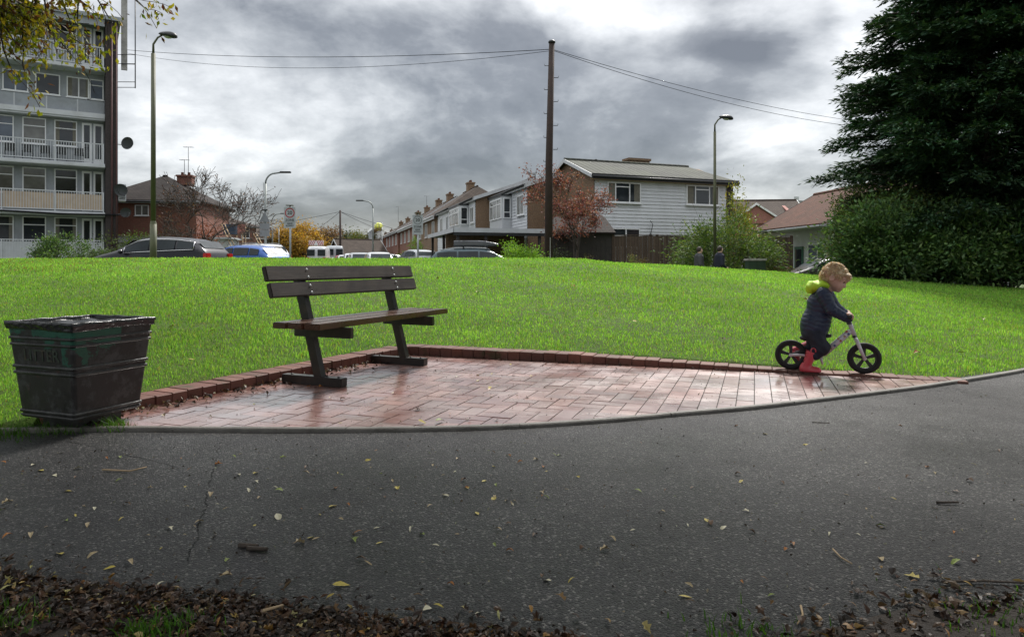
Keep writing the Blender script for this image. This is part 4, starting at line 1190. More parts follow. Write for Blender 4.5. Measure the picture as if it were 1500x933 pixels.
def bootF(P):
    top = V3(BP(316, 640, .08)); heel = V3(BP(208, 690, .095)); toe = V3(BP(232, 752, .095))
    d = smin(cap(P, top, heel, .042, .034), cap(P, heel, toe, .033, .03), .02)
    d = np.maximum(d, (P - top) @ V3(norm(top - heel)) - .004)
    inner = cap(P, top + V3((.02, 0, .012)), heel + (top - heel) * .3, .036, .028); return np.maximum(d, -inner)
M['boot_red'] = simple('boot_red', (.56, .06, .085), .28, .12, 12, .05, 60, coat=.3)
b1 = sdf_obj('boot', bootN, (-.02, -.15, .0), (.28, -.03, .25), .004, 'boot_red', child)
b2 = sdf_obj('boot', bootF, (-.06, .03, .0), (.26, .16, .26), .004, 'boot_red', child)
mb = MB(); c0 = Vector(BP(338, 662, -.128)); mb.tube([(c0.x + .017 * math.cos(a), c0.y, c0.z + .022 * math.sin(a)) for a in [i * PI / 8 for i in range(-1, 10)]], .0045, 8)
mb.build('boot_loop', 'boot_red', b1)
def hairf(P):
    Q = HL(P)
    x, y, z = Q[..., 0], Q[..., 1], Q[..., 2]
    n_ = .0032 * np.sin(x * 55 + np.sin(z * 60) * 2 + y * 30) * np.sin(z * 80 + x * 25) + .0022 * np.sin(x * 150 + z * 90 + y * 60) + .0018 * np.sin(y * 170 + x * 60) + .0030 * np.sin(x * 60 - z * 75 + 1) * np.sin(y * 50 + z * 40)
    d = ell(Q, (-.013, 0, .022), (.101, .083, .087)) - n_
    d = smin(d, ell(Q, (.076, -.010, .062), (.020, .046, .018)) - n_, .022); d = smin(d, cap(Q, (.02, -.078, .035), (.06, -.062, .02), .016, .01) - n_, .02)    # swept fringe
    d = smin(d, ell(Q, (-.086, 0, -.034), (.020, .050, .030)) - n_, .03)      # curls at the nape
    d = smin(d, ell(Q, (-.03, -.01, .108), (.03, .03, .012)) - n_, .03)
    f = np.maximum(-(x - .046 - .10 * z + .18 * (np.abs(y) - .05)), z - .036)  # face stays free
    d = np.maximum(d, -f)
    ear = np.maximum(np.maximum(-(x + .030), z - .014), x - .3); d = np.maximum(d, -ear)
    d = np.maximum(d, -(z + .078 + .3 * (x + .09)))
    return d
g = N('hair_blond'); c = g.coord(); mp = g.n('ShaderNodeMapping'); g.l(c, mp.inputs[0]); mp.inputs['Scale'].default_value = (45, 45, 160)
hn = g.noise(mp.outputs[0], 1.6, 4, .6, .8)
M['hair_blond'] = g.pbr(g.ramp(hn, [(.3, (.45, .31, .17)), (.7, (.88, .70, .46))]), .5, 0, g.bump(hn, .8, .012), .4)
hair = sdf_obj('hair', hairf, (.10, -.13, .66), (.46, .13, 1.0), .004, 'hair_blond', child)
hv = np.empty(len(hair.data.vertices) * 3, np.float32); hair.data.vertices.foreach_get('co', hv); hv = hv.reshape(-1, 3)
hq = (hv - headC) @ R1; k = rng.integers(0, len(hv), 5200); hp_ = hv[k]; q_ = hq[k]
rad = norm(q_ - np.array([-.01, 0, .02])); ok = (q_[:, 0] > -.2); 
flow = np.stack([np.where(q_[:, 0] > .02, .9, -.7) + .3 * np.sin(q_[:, 1] * 60), np.sign(q_[:, 1]) * .35 + .5 * np.sin(q_[:, 0] * 70 + q_[:, 2] * 40), -.75 + 0 * q_[:, 0]], 1) + rng.normal(0, .35, q_.shape)
tang = norm(flow - rad * (flow * rad).sum(1, keepdims=True)); dd = norm(tang + rad * rng.uniform(.02, .35, (len(q_), 1))) @ R1.T
g = N('hair_strand'); M['hair_strand'] = g.pbr(g.attr(), .45, 0, None, .4, trans=(.25, g.attr()))
leaf_cards('strands', hp_ - (rad @ R1.T) * .003, dd, rng.uniform(.014, .034, len(hp_)), .12, 'hair_strand', hair, tint_mix(len(hp_), [(.74, .56, .34), (.88, .70, .47), (.6, .42, .24), (.92, .8, .58)], .15), fold=0.)
M['eye'] = simple('eye', (.03, .03, .035), .1, .1, 10, 0)
M['lip'] = simple('lip', (.5, .17, .14), .4, .1, 10, 0); M['brow'] = simple('brow', (.3, .19, .1), .7, .1, 10, 0)
for s in (-1, 1):
    mb = MB(); mb.ball(hp(.0715, s * .030, .003), .0095, 12, (1, 1, .75)); mb.build('eye', 'eye', child)
    mb = MB(); mb.tube([hp(.083, s * .017, .0215), hp(.0815, s * .03, .026), hp(.073, s * .043, .022)], [.002, .0028, .0015], 6); mb.build('eyebrow', 'brow', child)
mb = MB(); mb.tube([hp(.0855, -.013, -.050), hp(.0895, 0, -.048), hp(.0855, .013, -.050)], [.0015, .0035, .0015], 6); mb.tube([hp(.084, -.010, -.0545), hp(.088, 0, -.056), hp(.084, .010, -.0545)], [.0015, .0035, .0015], 6); mb.build('mouth', 'lip', child)

# ================================================================== poles, lamps, wires, signs
def ground_at(x, y): return zl(x, y) if y < 21.4 else gzf(x)
pole = thing('telegraph_pole', 'tall dark brown wooden telegraph pole with climbing steps, behind the crest of the lawn', 'telegraph pole', (1.30, 24., gzf(1.3)))
H = 8.72 - gzf(1.3)
mb = MB(); mb.tube([(-.02, 0, -.3), (0, 0, H * .5), (.10, 0, H)], [.15, .128, .098], 14)
M['pole_wood'] = simple('pole_wood', (.035, .02, .016), .8, .35, 4, .5, 30); mb.build('shaft', 'pole_wood', pole)
for i in range(12):
    z = H - .85 - i * .42; s = 1 if i % 2 else -1
    x0 = .1 * (z / H) ; mb = MB(); mb.tube([(x0 + s * .09, 0, z), (x0 + s * .24, 0, z), (x0 + s * .25, 0, z + .06)], .012, 6); mb.build('step', 'dark_metal', pole)
mb = MB(); mb.lathe([(.105, -.06), (.125, -.05), (.125, 0), (.1, .03), (0, .04)], 14, at=(.1, 0, H)); mb.build('cap', 'dark_metal', pole)
mb = MB(); mb.box(.02, .05, -.19, -.14, .3, 1.9, .01); mb.build('cable_guard', 'concrete', pole)
def wire(p, q, sag, label, r=.012, grp=None):
    p, q = Vector(p), Vector(q); mb = MB()
    mb.tube([p.lerp(q, t / 24) - Vector((0, 0, sag * 4 * (t / 24) * (1 - t / 24))) for t in range(25)], r, 5)
    o = mb.build('overhead_wire', 'cable'); tag(o, label, 'wire', grp)
T = (1.40, 24., 8.45)
wire(T, (-22.1, 38.6, 13.05), .35, 'upper telephone wire from the tall pole to the block of flats', .012)
wire((1.40, 24., 8.40), (-22.1, 38.6, 12.9), .75, 'lower sagging telephone wire from the tall pole to the block of flats', .009)
wire(T, (24.5, 40., 8.9), .55, 'upper telephone wire running from the tall pole to the conifer on the right', .010)
wire((1.40, 24., 8.42), (24.5, 40., 8.75), .75, 'lower telephone wire running from the tall pole to the conifer on the right', .010)

def lamp_head(at, d, sc=1.):
    mb = MB(); at = Vector(at); d = Vector(d)
    mb.M = Matrix.Translation(at) @ Vector((1, 0, 0)).rotation_difference(d).to_matrix().to_4x4()
    bm = bmesh.new(); bmesh.ops.create_uvsphere(bm, u_segments=14, v_segments=8, radius=1)
    for v in bm.verts: v.co = Vector((v.co.x * .26 * sc + .2 * sc, v.co.y * .13 * sc, v.co.z * (.10 if v.co.z > 0 else .04) * sc * (1.1 + .4 * v.co.x)))
    mb.from_bm(bm, True); return mb
M['lens'] = simple('lens', (.5, .5, .47), .15, .1, 5, 0)
def swan_lamp(x, y, top, label, mat, head, thick=.06, rr=.16, base_h=1.2):
    z0 = ground_at(x, y); L_ = thing('street_lamp', label, 'street lamp', (x, y, z0)); H = top - z0
    mb = MB(); mb.tube([(0, 0, -.2), (0, 0, base_h)], thick * 1.3, 14); mb.tube([(0, 0, base_h), (0, 0, base_h + .08)], [thick * 1.3, thick], 14, False)
    mb.tube([(0, 0, base_h), (0, 0, H - .55)], [thick, thick * .85], 14); mb.build('column', mat, L_)
    mb = MB(); dx = head
    mb.tube([(0, 0, H - .56), (0, 0, H - .3), (dx * .12, 0, H - .12), (dx * .3, 0, H - .02)], [.035, .028, .025, .022], 8)
    mb.build('arm', mat, L_)
    h = lamp_head((dx * .2, 0, H - .03), (dx, 0, -.18)); h.build('lamp_head', 'dark_metal', L_)
    mb = MB(); mb.ball((dx * .42, 0, H - .09), .10, 10, (1.3, .9, .55)); mb.build('lens', 'lens', L_)
    return L_
swan_lamp(-9.72, 18.5, 7.15, 'tall greenish lamp post in front of the black car', 'lamp_green', 1, .066, base_h=1.15)
swan_lamp(7.13, 24., 6.1, 'lamp post with small round head in front of the white house', 'lamp_green', 1, .055, base_h=1.)
def curve_lamp(x, y, top, s, label, sc=1., mat='grey_metal', grp=None):
    z0 = ground_at(x, y); L_ = thing('street_lamp', label, 'street lamp', (x, y, z0), group=grp); H = top - z0
    mb = MB(); mb.tube([(0, 0, -.2), (0, 0, 1.2)], .09, 10); mb.tube([(0, 0, 1.2), (0, 0, H - .7)], [.07, .055], 10)
    mb.tube([(0, 0, H - .7)] + [(s * .5 * (1 - math.cos(a)), 0, H - .7 + .55 * math.sin(a)) for a in [PI / 2 * i / 6 for i in range(1, 7)]] + [(s * .8, 0, H - .1)], .045, 10)
    mb.build('column', mat, L_)
    mb = MB(); mb.box(min(s * .75, s * 1.35), max(s * .75, s * 1.35), -.1, .1, H - .14, H - .05, .03); mb.build('lamp_head', 'dark_metal', L_)
    return L_
curve_lamp(-13.0, 36., 5.85, 1, 'curved street lamp with a triangular warning sign on its column')
curve_lamp(-11.0, 54., 6.05, -1, 'curved street lamp leaning over the road in front of the brick terrace')
curve_lamp(-23.5, 67., 6.0, 1, 'nearest of the curved lamps receding beside the zone sign')
curve_lamp(-28.0, 82., 6.0, 1, 'middle one of the curved lamps receding beside the zone sign')
curve_lamp(-34.5, 102., 5.2, 1, 'farthest of the curved lamps receding beside the zone sign')

def plate(x0, x1, z0, z1, y=-.01, t=.012, r=.03):
    pts = []
    for cx, cz, a0 in ((x1 - r, z1 - r, 0), (x0 + r, z1 - r, 90), (x0 + r, z0 + r, 180), (x1 - r, z0 + r, 270)):
        for k in range(5):
            a = math.radians(a0 + k * 22.5); pts.append((cx + r * math.cos(a), y, cz + r * math.sin(a)))
    mb = MB(); mb.prism(pts, (0, t, 0)); return mb
def ring(mb, c, r0, r1, y, t=.003, n=40):
    for k in range(n):
        a, b = 2 * PI * k / n, 2 * PI * (k + 1) / n
        p = [(c[0] + r * math.cos(q), y, c[1] + r * math.sin(q)) for r, q in ((r0, a), (r1, a), (r1, b), (r0, b))]
        mb.poly(p)
def zone_sign(x, y, ztop, w_, h_, label, red=True, rz=0.):
    z0 = ground_at(x, y); t = thing('road_sign', label, 'road sign', (x, y, z0), rz); zt = ztop - z0; W2 = w_ / 2
    mb = MB(); mb.tube([(0, .05, -.2), (0, .05, zt + .02)], .038, 10); mb.tube([(0, .05, -.2), (0, .05, .9)], .055, 10); mb.build('post', 'galv', t)
    pl = plate(-W2, W2, zt - h_, zt, -.014).build('plate', 'sign_white', t)
    fy = -.0175
    mb = MB(); c = (0, zt - w_ * .50); ring(mb, c, w_ * .33, w_ * .42, fy); mb.build('ring', 'sign_red' if red else 'sign_grey', pl, fix=False)
    RX = Matrix(((1, 0, 0, 0), (0, 0, -1, 0), (0, 1, 0, 0), (0, 0, 0, 1)))
    put_text('number', '20', w_ * .44, 'sign_black', pl, Matrix.Translation((0, fy, c[1])) @ RX, .0015, .003)
    put_text('lettering', 'ZONE', w_ * .27, 'sign_black', pl, Matrix.Translation((0, fy, zt - w_ * 1.12)) @ RX, .0015, .002)
    put_text('lettering', 'DRIVE', w_ * .17, 'sign_black', pl, Matrix.Translation((0, fy, zt - w_ * 1.42)) @ RX, .0015, .002)
    put_text('lettering', 'SLOWLY', w_ * .17, 'sign_black', pl, Matrix.Translation((0, fy, zt - w_ * 1.60)) @ RX, .0015, .002)
    mb = MB(); mb.box(-W2 + .02, W2 - .02, fy - .001, fy + .001, zt - w_ * 1.29 - .006, zt - w_ * 1.29 + .006); mb.build('rule', 'sign_grey', pl)
    mb = MB(); mb.box(-W2 * .62, W2 * .62, -.09, .06, zt + .045, zt + .075, .01); mb.tube([(0, .05, zt), (0, .03, zt + .05)], .03, 8); mb.build('lamp_hood', 'lamp_green', t)
    return t
zone_sign(-8.46, 26., .88 + (388 - 303.5) * .026, .445, .80, 'zone sign with a red ringed 20 on a post, standing before the yellow tree', True)
s_ = zone_sign(-3.59, 26., .88 + (388 - 315) * .026, .40, .745, 'pale zone sign with a plain 20 on a post in front of the brick terrace', False)
s_ = thing('road_sign', 'back of a grey triangular warning sign with two plates below, fixed to a curved lamp', 'road sign', (-13.0, 35.9, 0))
mb = MB(); a = .34
mb.prism([(-.29, -.03, 3.13), (.29, -.03, 3.13), (0, -.03, 3.67)], (0, .02, 0)); mb.build('triangle', 'sign_grey', s_)
for z0, z1 in ((2.75, 3.06), (2.38, 2.72)):
    plate(-.26, .26, z0, z1, -.03, .02, .02).build('plate', 'sign_grey', s_)
mb = MB(); mb.box(-.14, .14, -.04, .04, 3.72, 3.79, .01); mb.build('bracket', 'dark_metal', s_)
# far telegraph pole with its wires
p2 = thing('telegraph_pole', 'far telegraph pole standing beyond the parked cars, wires spreading from its top', 'telegraph pole', (-19., 75.5, gzf(-19)))
mb = MB(); mb.tube([(0, 0, -.2), (0, 0, 6.9 - gzf(-19))], [.14, .1], 10); mb.build('shaft', 'pole_wood', p2)
for q, lb in (((-46., 110., 6.6), 'far wire running left from the distant pole'), ((-33., 105., 4.8), 'far wire dropping left from the distant pole'), ((-9., 95., 4.2), 'far wire running right from the distant pole'), ((-13., 90., 4.0), 'far wire dropping right from the distant pole')):
    wire((-19., 75.5, 6.75), q, .3, lb, .02)
# ================================================================== buildings
I4 = Matrix.Identity(4)
def window(par, x0, x1, z0, z1, y, mullions=(.5,), transom=None, glass='glass', T=I4, fr=.055, mat='white_frame', sill=True, name='window', curtain=0):
    """window in the plane y (seen from -y side)"""
    mb = MB(); mb.M = T; dpt = .05
    mb.box(x0, x0 + fr, y - dpt, y + .02, z0, z1); mb.box(x1 - fr, x1, y - dpt, y + .02, z0, z1)
    mb.box(x0 + fr, x1 - fr, y - dpt, y + .02, z0, z0 + fr); mb.box(x0 + fr, x1 - fr, y - dpt, y + .02, z1 - fr, z1)
    for m in mullions:
        xm = x0 + (x1 - x0) * m; mb.box(xm - fr / 2, xm + fr / 2, y - dpt + .003, y + .02, z0 + fr, z1 - fr)
    if transom:
        ms = [0] + list(mullions) + [1]
        tr = transom if isinstance(transom, (list, tuple)) else [transom] * (len(ms) - 1)
        for i, t in enumerate(tr):
            if t: 
                a = x0 + (x1 - x0) * ms[i] + fr / 2; b = x0 + (x1 - x0) * ms[i + 1] - fr / 2; zt = z0 + (z1 - z0) * t
                mb.box(a, b, y - dpt + .006, y + .02, zt - fr * .45, zt + fr * .45)
    if sill: mb.box(x0 - .04, x1 + .04, y - dpt - .05, y, z0 - .05, z0 - .002)
    o = mb.build(name, mat, par)
    mb = MB(); mb.M = T; mb.box(x0 + .02, x1 - .02, y - .02, y + .005, z0 + .02, z1 - .02); mb.build('pane', glass, o)
    if curtain:
        for a, b in ((x0 + fr, x0 + (x1 - x0) * .22), (x1 - (x1 - x0) * .2, x1 - fr)):
            mb = MB(); mb.M = T; mb.box(a, b, y - .026, y - .021, z0 + fr, z1 - fr); mb.build('curtain', 'curtain', o)
    return o
M['curtain'] = simple('curtain', (.16, .15, .12), .8, .2, 9, 0)
def clap(mb, x0, x1, z0, z1, y, h=.165, proud=.028):
    """weatherboards facing -y: each board tilted, so every lap casts its own thin shadow"""
    z = z0
    while z < z1 - .01:
        zt = min(z + h, z1)
        mb._add([(x0, y - proud, z), (x1, y - proud, z), (x1, y - .004, zt), (x0, y - .004, zt), (x0, y, z), (x1, y, z)], [(0, 1, 2, 3), (4, 5, 1, 0)])
        z = zt
def chimney(par, x, y, z0, z1, w_=.9, d_=.6, pots=2, mat='brick_brown'):
    mb = MB(); mb.box(x - w_ / 2, x + w_ / 2, y - d_ / 2, y + d_ / 2, z0, z1); mb.box(x - w_ / 2 - .06, x + w_ / 2 + .06, y - d_ / 2 - .06, y + d_ / 2 + .06, z1, z1 + .12)
    o = mb.build('chimney', mat, par)
    for k in range(pots):
        px_ = x + (k - (pots - 1) / 2) * w_ / max(pots, 1) * .9
        mb = MB(); mb.lathe([(.11, z1 + .122), (.09, z1 + .30), (.11, z1 + .33), (.08, z1 + .33)], 10, at=(px_, y, 0)); mb.build('chimney_pot', 'terracotta', o)
    return o
def gable_roof(par, x0, x1, y0, y1, ze, zr, mat, over=.25, t=.09, hip=(0, 0), fascia='white_paint'):
    """ridge along x"""
    ym = (y0 + y1) / 2; sl = (zr - ze) / ((y1 - y0) / 2); X0, X1 = x0 - over, x1 + over
    Y0, Y1 = y0 - over, y1 + over; zo = ze - sl * over
    R0, R1 = X0 + hip[0], X1 - hip[1]
    mb = MB()
    A, B, C, D = (X0, Y0, zo), (X1, Y0, zo), (X1, Y1, zo), (X0, Y1, zo); E, F_ = (R0, ym, zr), (R1, ym, zr)
    up = Vector((0, 0, t))
    for q in ((A, B, F_, E), (C, D, E, F_)):
        mb.prism(q, up)
    if hip[0]: mb.prism((D, A, E), up)
    if hip[1]: mb.prism((B, C, F_), up)
    mb.tube([Vector(E) + up, Vector(F_) + up], .09, 6)
    r = mb.build('roof', mat, par)
    mb = MB(); mb.box(X0, X1, Y0 - .03, Y0 - .002, zo - .12, zo + .04); mb.box(X0, X1, Y1 + .002, Y1 + .03, zo - .12, zo + .04)
    if not hip[0]:
        for a, b in ((A, E), (E, D)): mb.prism([(X0 - .03, a[1], a[2] - .1), (X0 - .03, b[1], b[2] - .1), (X0 - .03, b[1], b[2] + t + .02), (X0 - .03, a[1], a[2] + t + .02)], (.028, 0, 0))
    if not hip[1]:
        for a, b in ((B, F_), (F_, C)): mb.prism([(X1 + .002, a[1], a[2] - .1), (X1 + .002, b[1], b[2] - .1), (X1 + .002, b[1], b[2] + t + .02), (X1 + .002, a[1], a[2] + t + .02)], (.028, 0, 0))
    mb.build('bargeboard', fascia, r)
    mb = MB(); mb.tube([(X0, Y0 - .08, zo - .03), (X1, Y0 - .08, zo - .03)], .055, 6); mb.build('gutter', 'dark_metal', r)
    return r
def gable_body(mb, x0, x1, y0, y1, z0, ze, zr, hip=(0, 0)):
    mb.box(x0, x1, y0, y1, z0, ze); ym = (y0 + y1) / 2
    if not hip[0]: mb.prism([(x0, y0, ze), (x0, y1, ze), (x0, ym, zr - .03)], (.25, 0, 0))
    if not hip[1]: mb.prism([(x1, y0, ze), (x1, y1, ze), (x1, ym, zr - .03)], (-.25, 0, 0))
def door(par, x0, x1, z0, z1, y, mat='white_frame', T=I4):
    mb = MB(); mb.M = T; mb.box(x0, x1, y - .05, y + .02, z0, z1); o = mb.build('door', mat, par)
    mb = MB(); mb.M = T; mb.box(x0 + .09, x1 - .09, y - .056, y - .05, z0 + .25, z1 - .12); mb.build('pane', 'glass', o)
    mb = MB(); mb.M = T; mb.tube([(x1 - .1, y - .06, z0 + 1.0), (x1 - .1, y - .10, z0 + 1.0), (x1 - .2, y - .10, z0 + 1.0)], .012, 6); mb.build('handle', 'chrome', o)
    return o
def aerial(par_label, x, y, z, H=1.5):
    t = thing('tv_aerial', par_label, 'aerial', (x, y, z)); mb = MB(); mb.tube([(0, 0, -.3), (0, 0, H)], .02, 6)
    mb.tube([(-.35, 0, H), (.35, .1, H)], .012, 5)
    for k in range(6): mb.tube([(-.3 + k * .12, .02 - .2, H), (-.3 + k * .12, .02 + .2, H)], .009, 4)
    mb.build('mast', 'dark_metal', t); return t

# ---- block of flats
FA_ = math.atan2(.537, .844)
flats = thing('apartment_block', 'grey and white five storey block of flats with balconies and a dark brick end pier', 'block of flats', (-29.6, 33.2, 0), FA_)
FL = [1.1, 3.68, 6.30, 8.88, 11.5, 14.1]
mb = MB(); mb.box(0, 8.4, 0, 8, -.3, 14.1); mb.build('wall', 'panel_grey', flats)
mb = MB(); mb.box(8.42, 9.0, -.95, 8.2, -.3, 14.0); mb.build('end_pier', 'brick_dark', flats)
mb = MB(); mb.box(-.4, 9.15, -1.15, 8.3, 14.1, 14.32); mb.box(-.4, 8.38, -1.02, -.9, 13.72, 14.098); rf = mb.build('roof', 'panel_grey', flats)
mb = MB(); mb.box(8.41, 9.05, -1.02, 8.25, 14.0, 14.099); mb.build('coping', 'dark_metal', flats)
bays = [(-.1 + 1.38 * i, 1.38) for i in range(0, 5)]
def bay_windows(z, kind):
    # bay starts: last bay ends with pair of doors next to the pier
    for i in range(5):
        x0 = 7.13 - 1.03 - i * 1.39; x1 = x0 + 1.03
        if kind == 'flush': window(flats, x0 + .55, x1 + .62, z + 1.05, z + 2.15, -.004, (.5,) if i % 2 == 0 else (), None, rnd.choice(['glass_blue', 'glass_blue', 'glass', 'glass_curtain']), curtain=rnd.random() < .5)
        else: window(flats, x0, x1, z + .95, z + 2.33, -.004, (), .68, rnd.choice(['glass', 'glass', 'glass_blue', 'glass_curtain']), curtain=rnd.random() < .4)
    if kind != 'flush':
        for a, b in ((7.35, 7.80), (7.88, 8.34)):
            door(flats, a, b, z + .12, z + 2.3, -.004)
    else: window(flats, 7.62, 8.36, z + 1.05, z + 2.15, -.004, (), .7, 'glass_blue')
for li, z in enumerate(FL[:5]):
    bay_windows(z, 'flush' if li == 3 else 'balc')
    if li == 3:
        mb = MB(); mb.box(-.3, 8.4, -.14, -.006, z + .25, z + .95); mb.build('panel', 'panel_grey', flats)
        mb = MB()
        for k in range(7): mb.box(.2 + 1.39 * k - .03, .2 + 1.39 * k + .03, -.16, -.142, z + .25, z + .95)
        mb.build('panel_strip', 'white_paint', flats)
        mb = MB(); mb.box(-.3, 8.4, -.55, -.002, z - .16, z + .2); mb.box(-.3, 8.4, -.60, -.56, z - .06, z + .2); mb.build('band', 'white_paint', flats)
    else:
        if li > 0:
            mb = MB(); mb.box(-.3, 8.4, -.98, -.002, z - .20, z + .02); mb.build('balcony_slab', 'white_paint', flats)
            mb = MB(); mb.box(-.3, 8.4, -1.03, -.985, z - .17, z - .02); mb.build('slab_edge', 'white_paint', flats)
        mb = MB(); zb0 = z + .12; zt_ = z + 1.08
        for yy, in ((-.93,),):
            mb.box(-.3, 8.34, yy - .02, yy + .02, zt_ - .03, zt_ + .015); mb.box(-.3, 8.34, yy - .015, yy + .015, zb0 - .02, zb0 + .02)
            k = -.25
            while k < 8.3:
                mb.box(k - .012, k + .012, yy - .01, yy + .01, zb0, zt_ - .03); k += .115
            for q in (1.6, 3.9, 6.15, 8.32): mb.box(q - .025, q + .025, yy - .03, yy + .03, z + .02, zt_ + .016)
        rl = mb.build('railing', 'railing', flats)
        if li == 1:
            mb = MB(); 
            for a, b in ((-.3, 1.56), (1.64, 3.86), (3.94, 6.11), (6.19, 8.28)): mb.box(a, b, -.905, -.895, zb0 + .02, zt_ - .12)
            mb.build('screen', 'screen_tan', flats)
        if li == 0:
            mb = MB(); mb.box(-.3, 8.3, -.905, -.895, zb0 + .02, zt_ - .1); mb.build('screen', 'white_paint', flats)
        if li == 2:
            for k in range(5):
                c0 = 4.2 + k * .75
                fc = thing('balcony_chair', ['leftmost of the row of chairs on the second floor balcony', 'second chair from the left on the second floor balcony', 'middle chair of the row on the second floor balcony', 'fourth chair from the left on the second floor balcony', 'rightmost chair of the row on the second floor balcony'][k], 'chair', tuple(Matrix.Translation((-29.6, 33.2, 0)) @ Matrix.Rotation(FA_, 4, 'Z') @ Vector((c0, -.5, z + .02))), FA_, 'chairs on the balcony')
                mb = MB(); mb.box(-.22, .22, -.2, .2, .42, .46); mb.build('seat', 'dark_metal', fc)
                mb = MB(); mb.tube([(-.2, .2, .44), (-.2, .24, .85), (.2, .24, .85), (.2, .2, .44)], .015, 6); mb.box(-.19, .19, .2, .23, .5, .83); mb.build('backrest', 'dark_metal', fc)
                for a in (-.2, .2):
                    for b in (-.18, .18): mb = MB(); mb.tube([(a, b, .42), (a, b, 0)], .012, 5); mb.build('leg', 'dark_metal', fc)
mb = MB(); mb.tube([(8.72, -.99, -.2), (8.72, -.99, 13.9)], .045, 8); mb.tube([(8.94, -1.0, -.2), (8.94, -1.0, 14.0)], .035, 8); mb.build('downpipe', 'pipe_maroon', flats)
mb = MB(); mb.tube([(-.3, -1.06, 3.62), (2, -1.08, 3.55), (4, -1.07, 3.62), (6.5, -1.09, 3.54), (8.5, -1.04, 3.58), (9.1, -1.02, 3.6)], .05, 6); mb.build('cable_bundle', 'cable', flats)
FM = Matrix.Translation((-29.6, 33.2, 0)) @ Matrix.Rotation(FA_, 4, 'Z')
def at_flats(v): return tuple(FM @ Vector(v))
def dish(v, label, r=.3, yaw=0., tilt_=.35):
    t = thing('satellite_dish', label, 'satellite dish', at_flats(v), FA_ + yaw)
    mb = MB(); prof = [(0, .0)] + [(r * k / 6, -.12 * r * 2 * (k / 6) ** 2) for k in range(1, 7)] + [(r * 1.01, -.25 * r)]
    mb.M = Matrix.Translation((.35, -.15, .1)) @ Matrix.Rotation(tilt_, 4, 'X') @ Matrix.Rotation(.5, 4, 'Z')
    mb.lathe([(a, b) for a, b in prof], 22, 'y'); mb.build('reflector', 'dish', t)
    mb = MB(); mb.tube([(-.05, 0, 0), (.3, 0, 0), (.35, -.12, .08)], .022, 6); mb.build('bracket', 'galv', t)
    mb = MB(); mb.tube([(.35, -.15, -.18), (.55, -.5, -.12), (.6, -.55, 0)], .013, 6); mb.box(.55, .66, -.62, -.52, -.03, .06); mb.build('feed_arm', 'dark_metal', t)
dish((9.05, -.9, 7.45), 'topmost satellite dish on the end pier, against the sky', .34)
dish((9.05, -.9, 4.85), 'middle satellite dish on the end pier, beside the grey box', .34, -.9)
dish((9.05, -.9, 3.65), 'lowest satellite dish on the end pier', .27, -.3)
t = thing('air_conditioner', 'pale grey box unit mounted on the side of the end pier', 'air conditioner', at_flats((9.02, -.7, 4.35)), FA_)
mb = MB(); mb.box(0, .38, -.25, .35, 0, .95, .03); mb.build('casing', 'white_paint', t)
mb = MB(); 
for k in range(9): mb.box(.05, .33, -.262, -.252, .1 + k * .09, .14 + k * .09)
mb.build('grille', 'dark_metal', t)
t = thing('metal_frame', 'tall steel bracket frame with a weathered back board on the corner of the flats', 'metal frame', at_flats((9.05, -.6, 10.3)), FA_)
mb = MB(); mb.box(.12, .42, -.1, .0, 1.3, 5.2, .01); mb.build('board', 'screen_weathered' if 'screen_weathered' in M else 'concrete', t)
mb = MB(); mb.tube([(.78, -.4, .3), (.78, -.4, 5.6)], .028, 6)
for z in (.3, .6, 1.6, 2.1): mb.tube([(-.2, 0, z), (.8, -.4, z + .05)], .02, 5)
mb.tube([(.12, -.14, 1.6), (.8, -.4, 1.62)], .02, 5); mb.build('bars', 'dark_metal', t)

# ---- brick house behind the dark car
hA = math.radians(6)
bh = thing('brick_house', 'red brick house with a dark hipped roof beside the block of flats', 'house', (-27.2, 44.4, .1), hA)
mb = MB(); gable_body(mb, 0, 6.4, 0, 7.0, -.3, 5.05, 7., (1, 1)); mb.build('wall', 'brick_red', bh)
gable_roof(bh, 0, 6.4, 0, 7.0, 5.1, 6.95, 'tile_dark', .35, hip=(3.3, 3.5))
ch = chimney(bh, 4.45, 3.6, 6.4, 7.0, 1.0, .6, 2, 'brick_red')
window(bh, 2.55, 3.42, 4.0, 4.7, -.004, (.5,), None, 'glass_curtain')
window(bh, 5.0, 5.9, 1.3, 2.2, -.004, (.5,), None, 'glass_curtain')
mb = MB(); mb.prism([(.4, -1.8, 2.15), (4.6, -1.8, 2.15), (4.6, -.02, 2.6), (.4, -.02, 2.6)], (0, 0, .06)); mb.build('lean_to_roof', 'galv', bh)
mb = MB(); mb.box(.5, 4.5, -1.7, -.03, -.1, 2.12); mb.build('lean_to', 'white_paint', bh)
mb = MB(); mb.box(5.9, 8.3, .5, 2.9, -.1, 2.5); mb.build('porch', 'white_paint', bh)
window(bh, 6.6, 7.9, 1.2, 2.1, .496, (.33, .66), None, 'glass')
mb = MB(); mb.box(5.7, 8.5, .3, 3., 2.502, 2.62); mb.build('porch_roof', 'white_paint', bh)
aerial('tall double TV aerial on the brick chimney behind the lamp post', -22.9, 48.3, 7.2, 2.0)
aerial('shorter TV aerial on the brick chimney behind the lamp post', -23.2, 48.35, 7.2, 1.1)

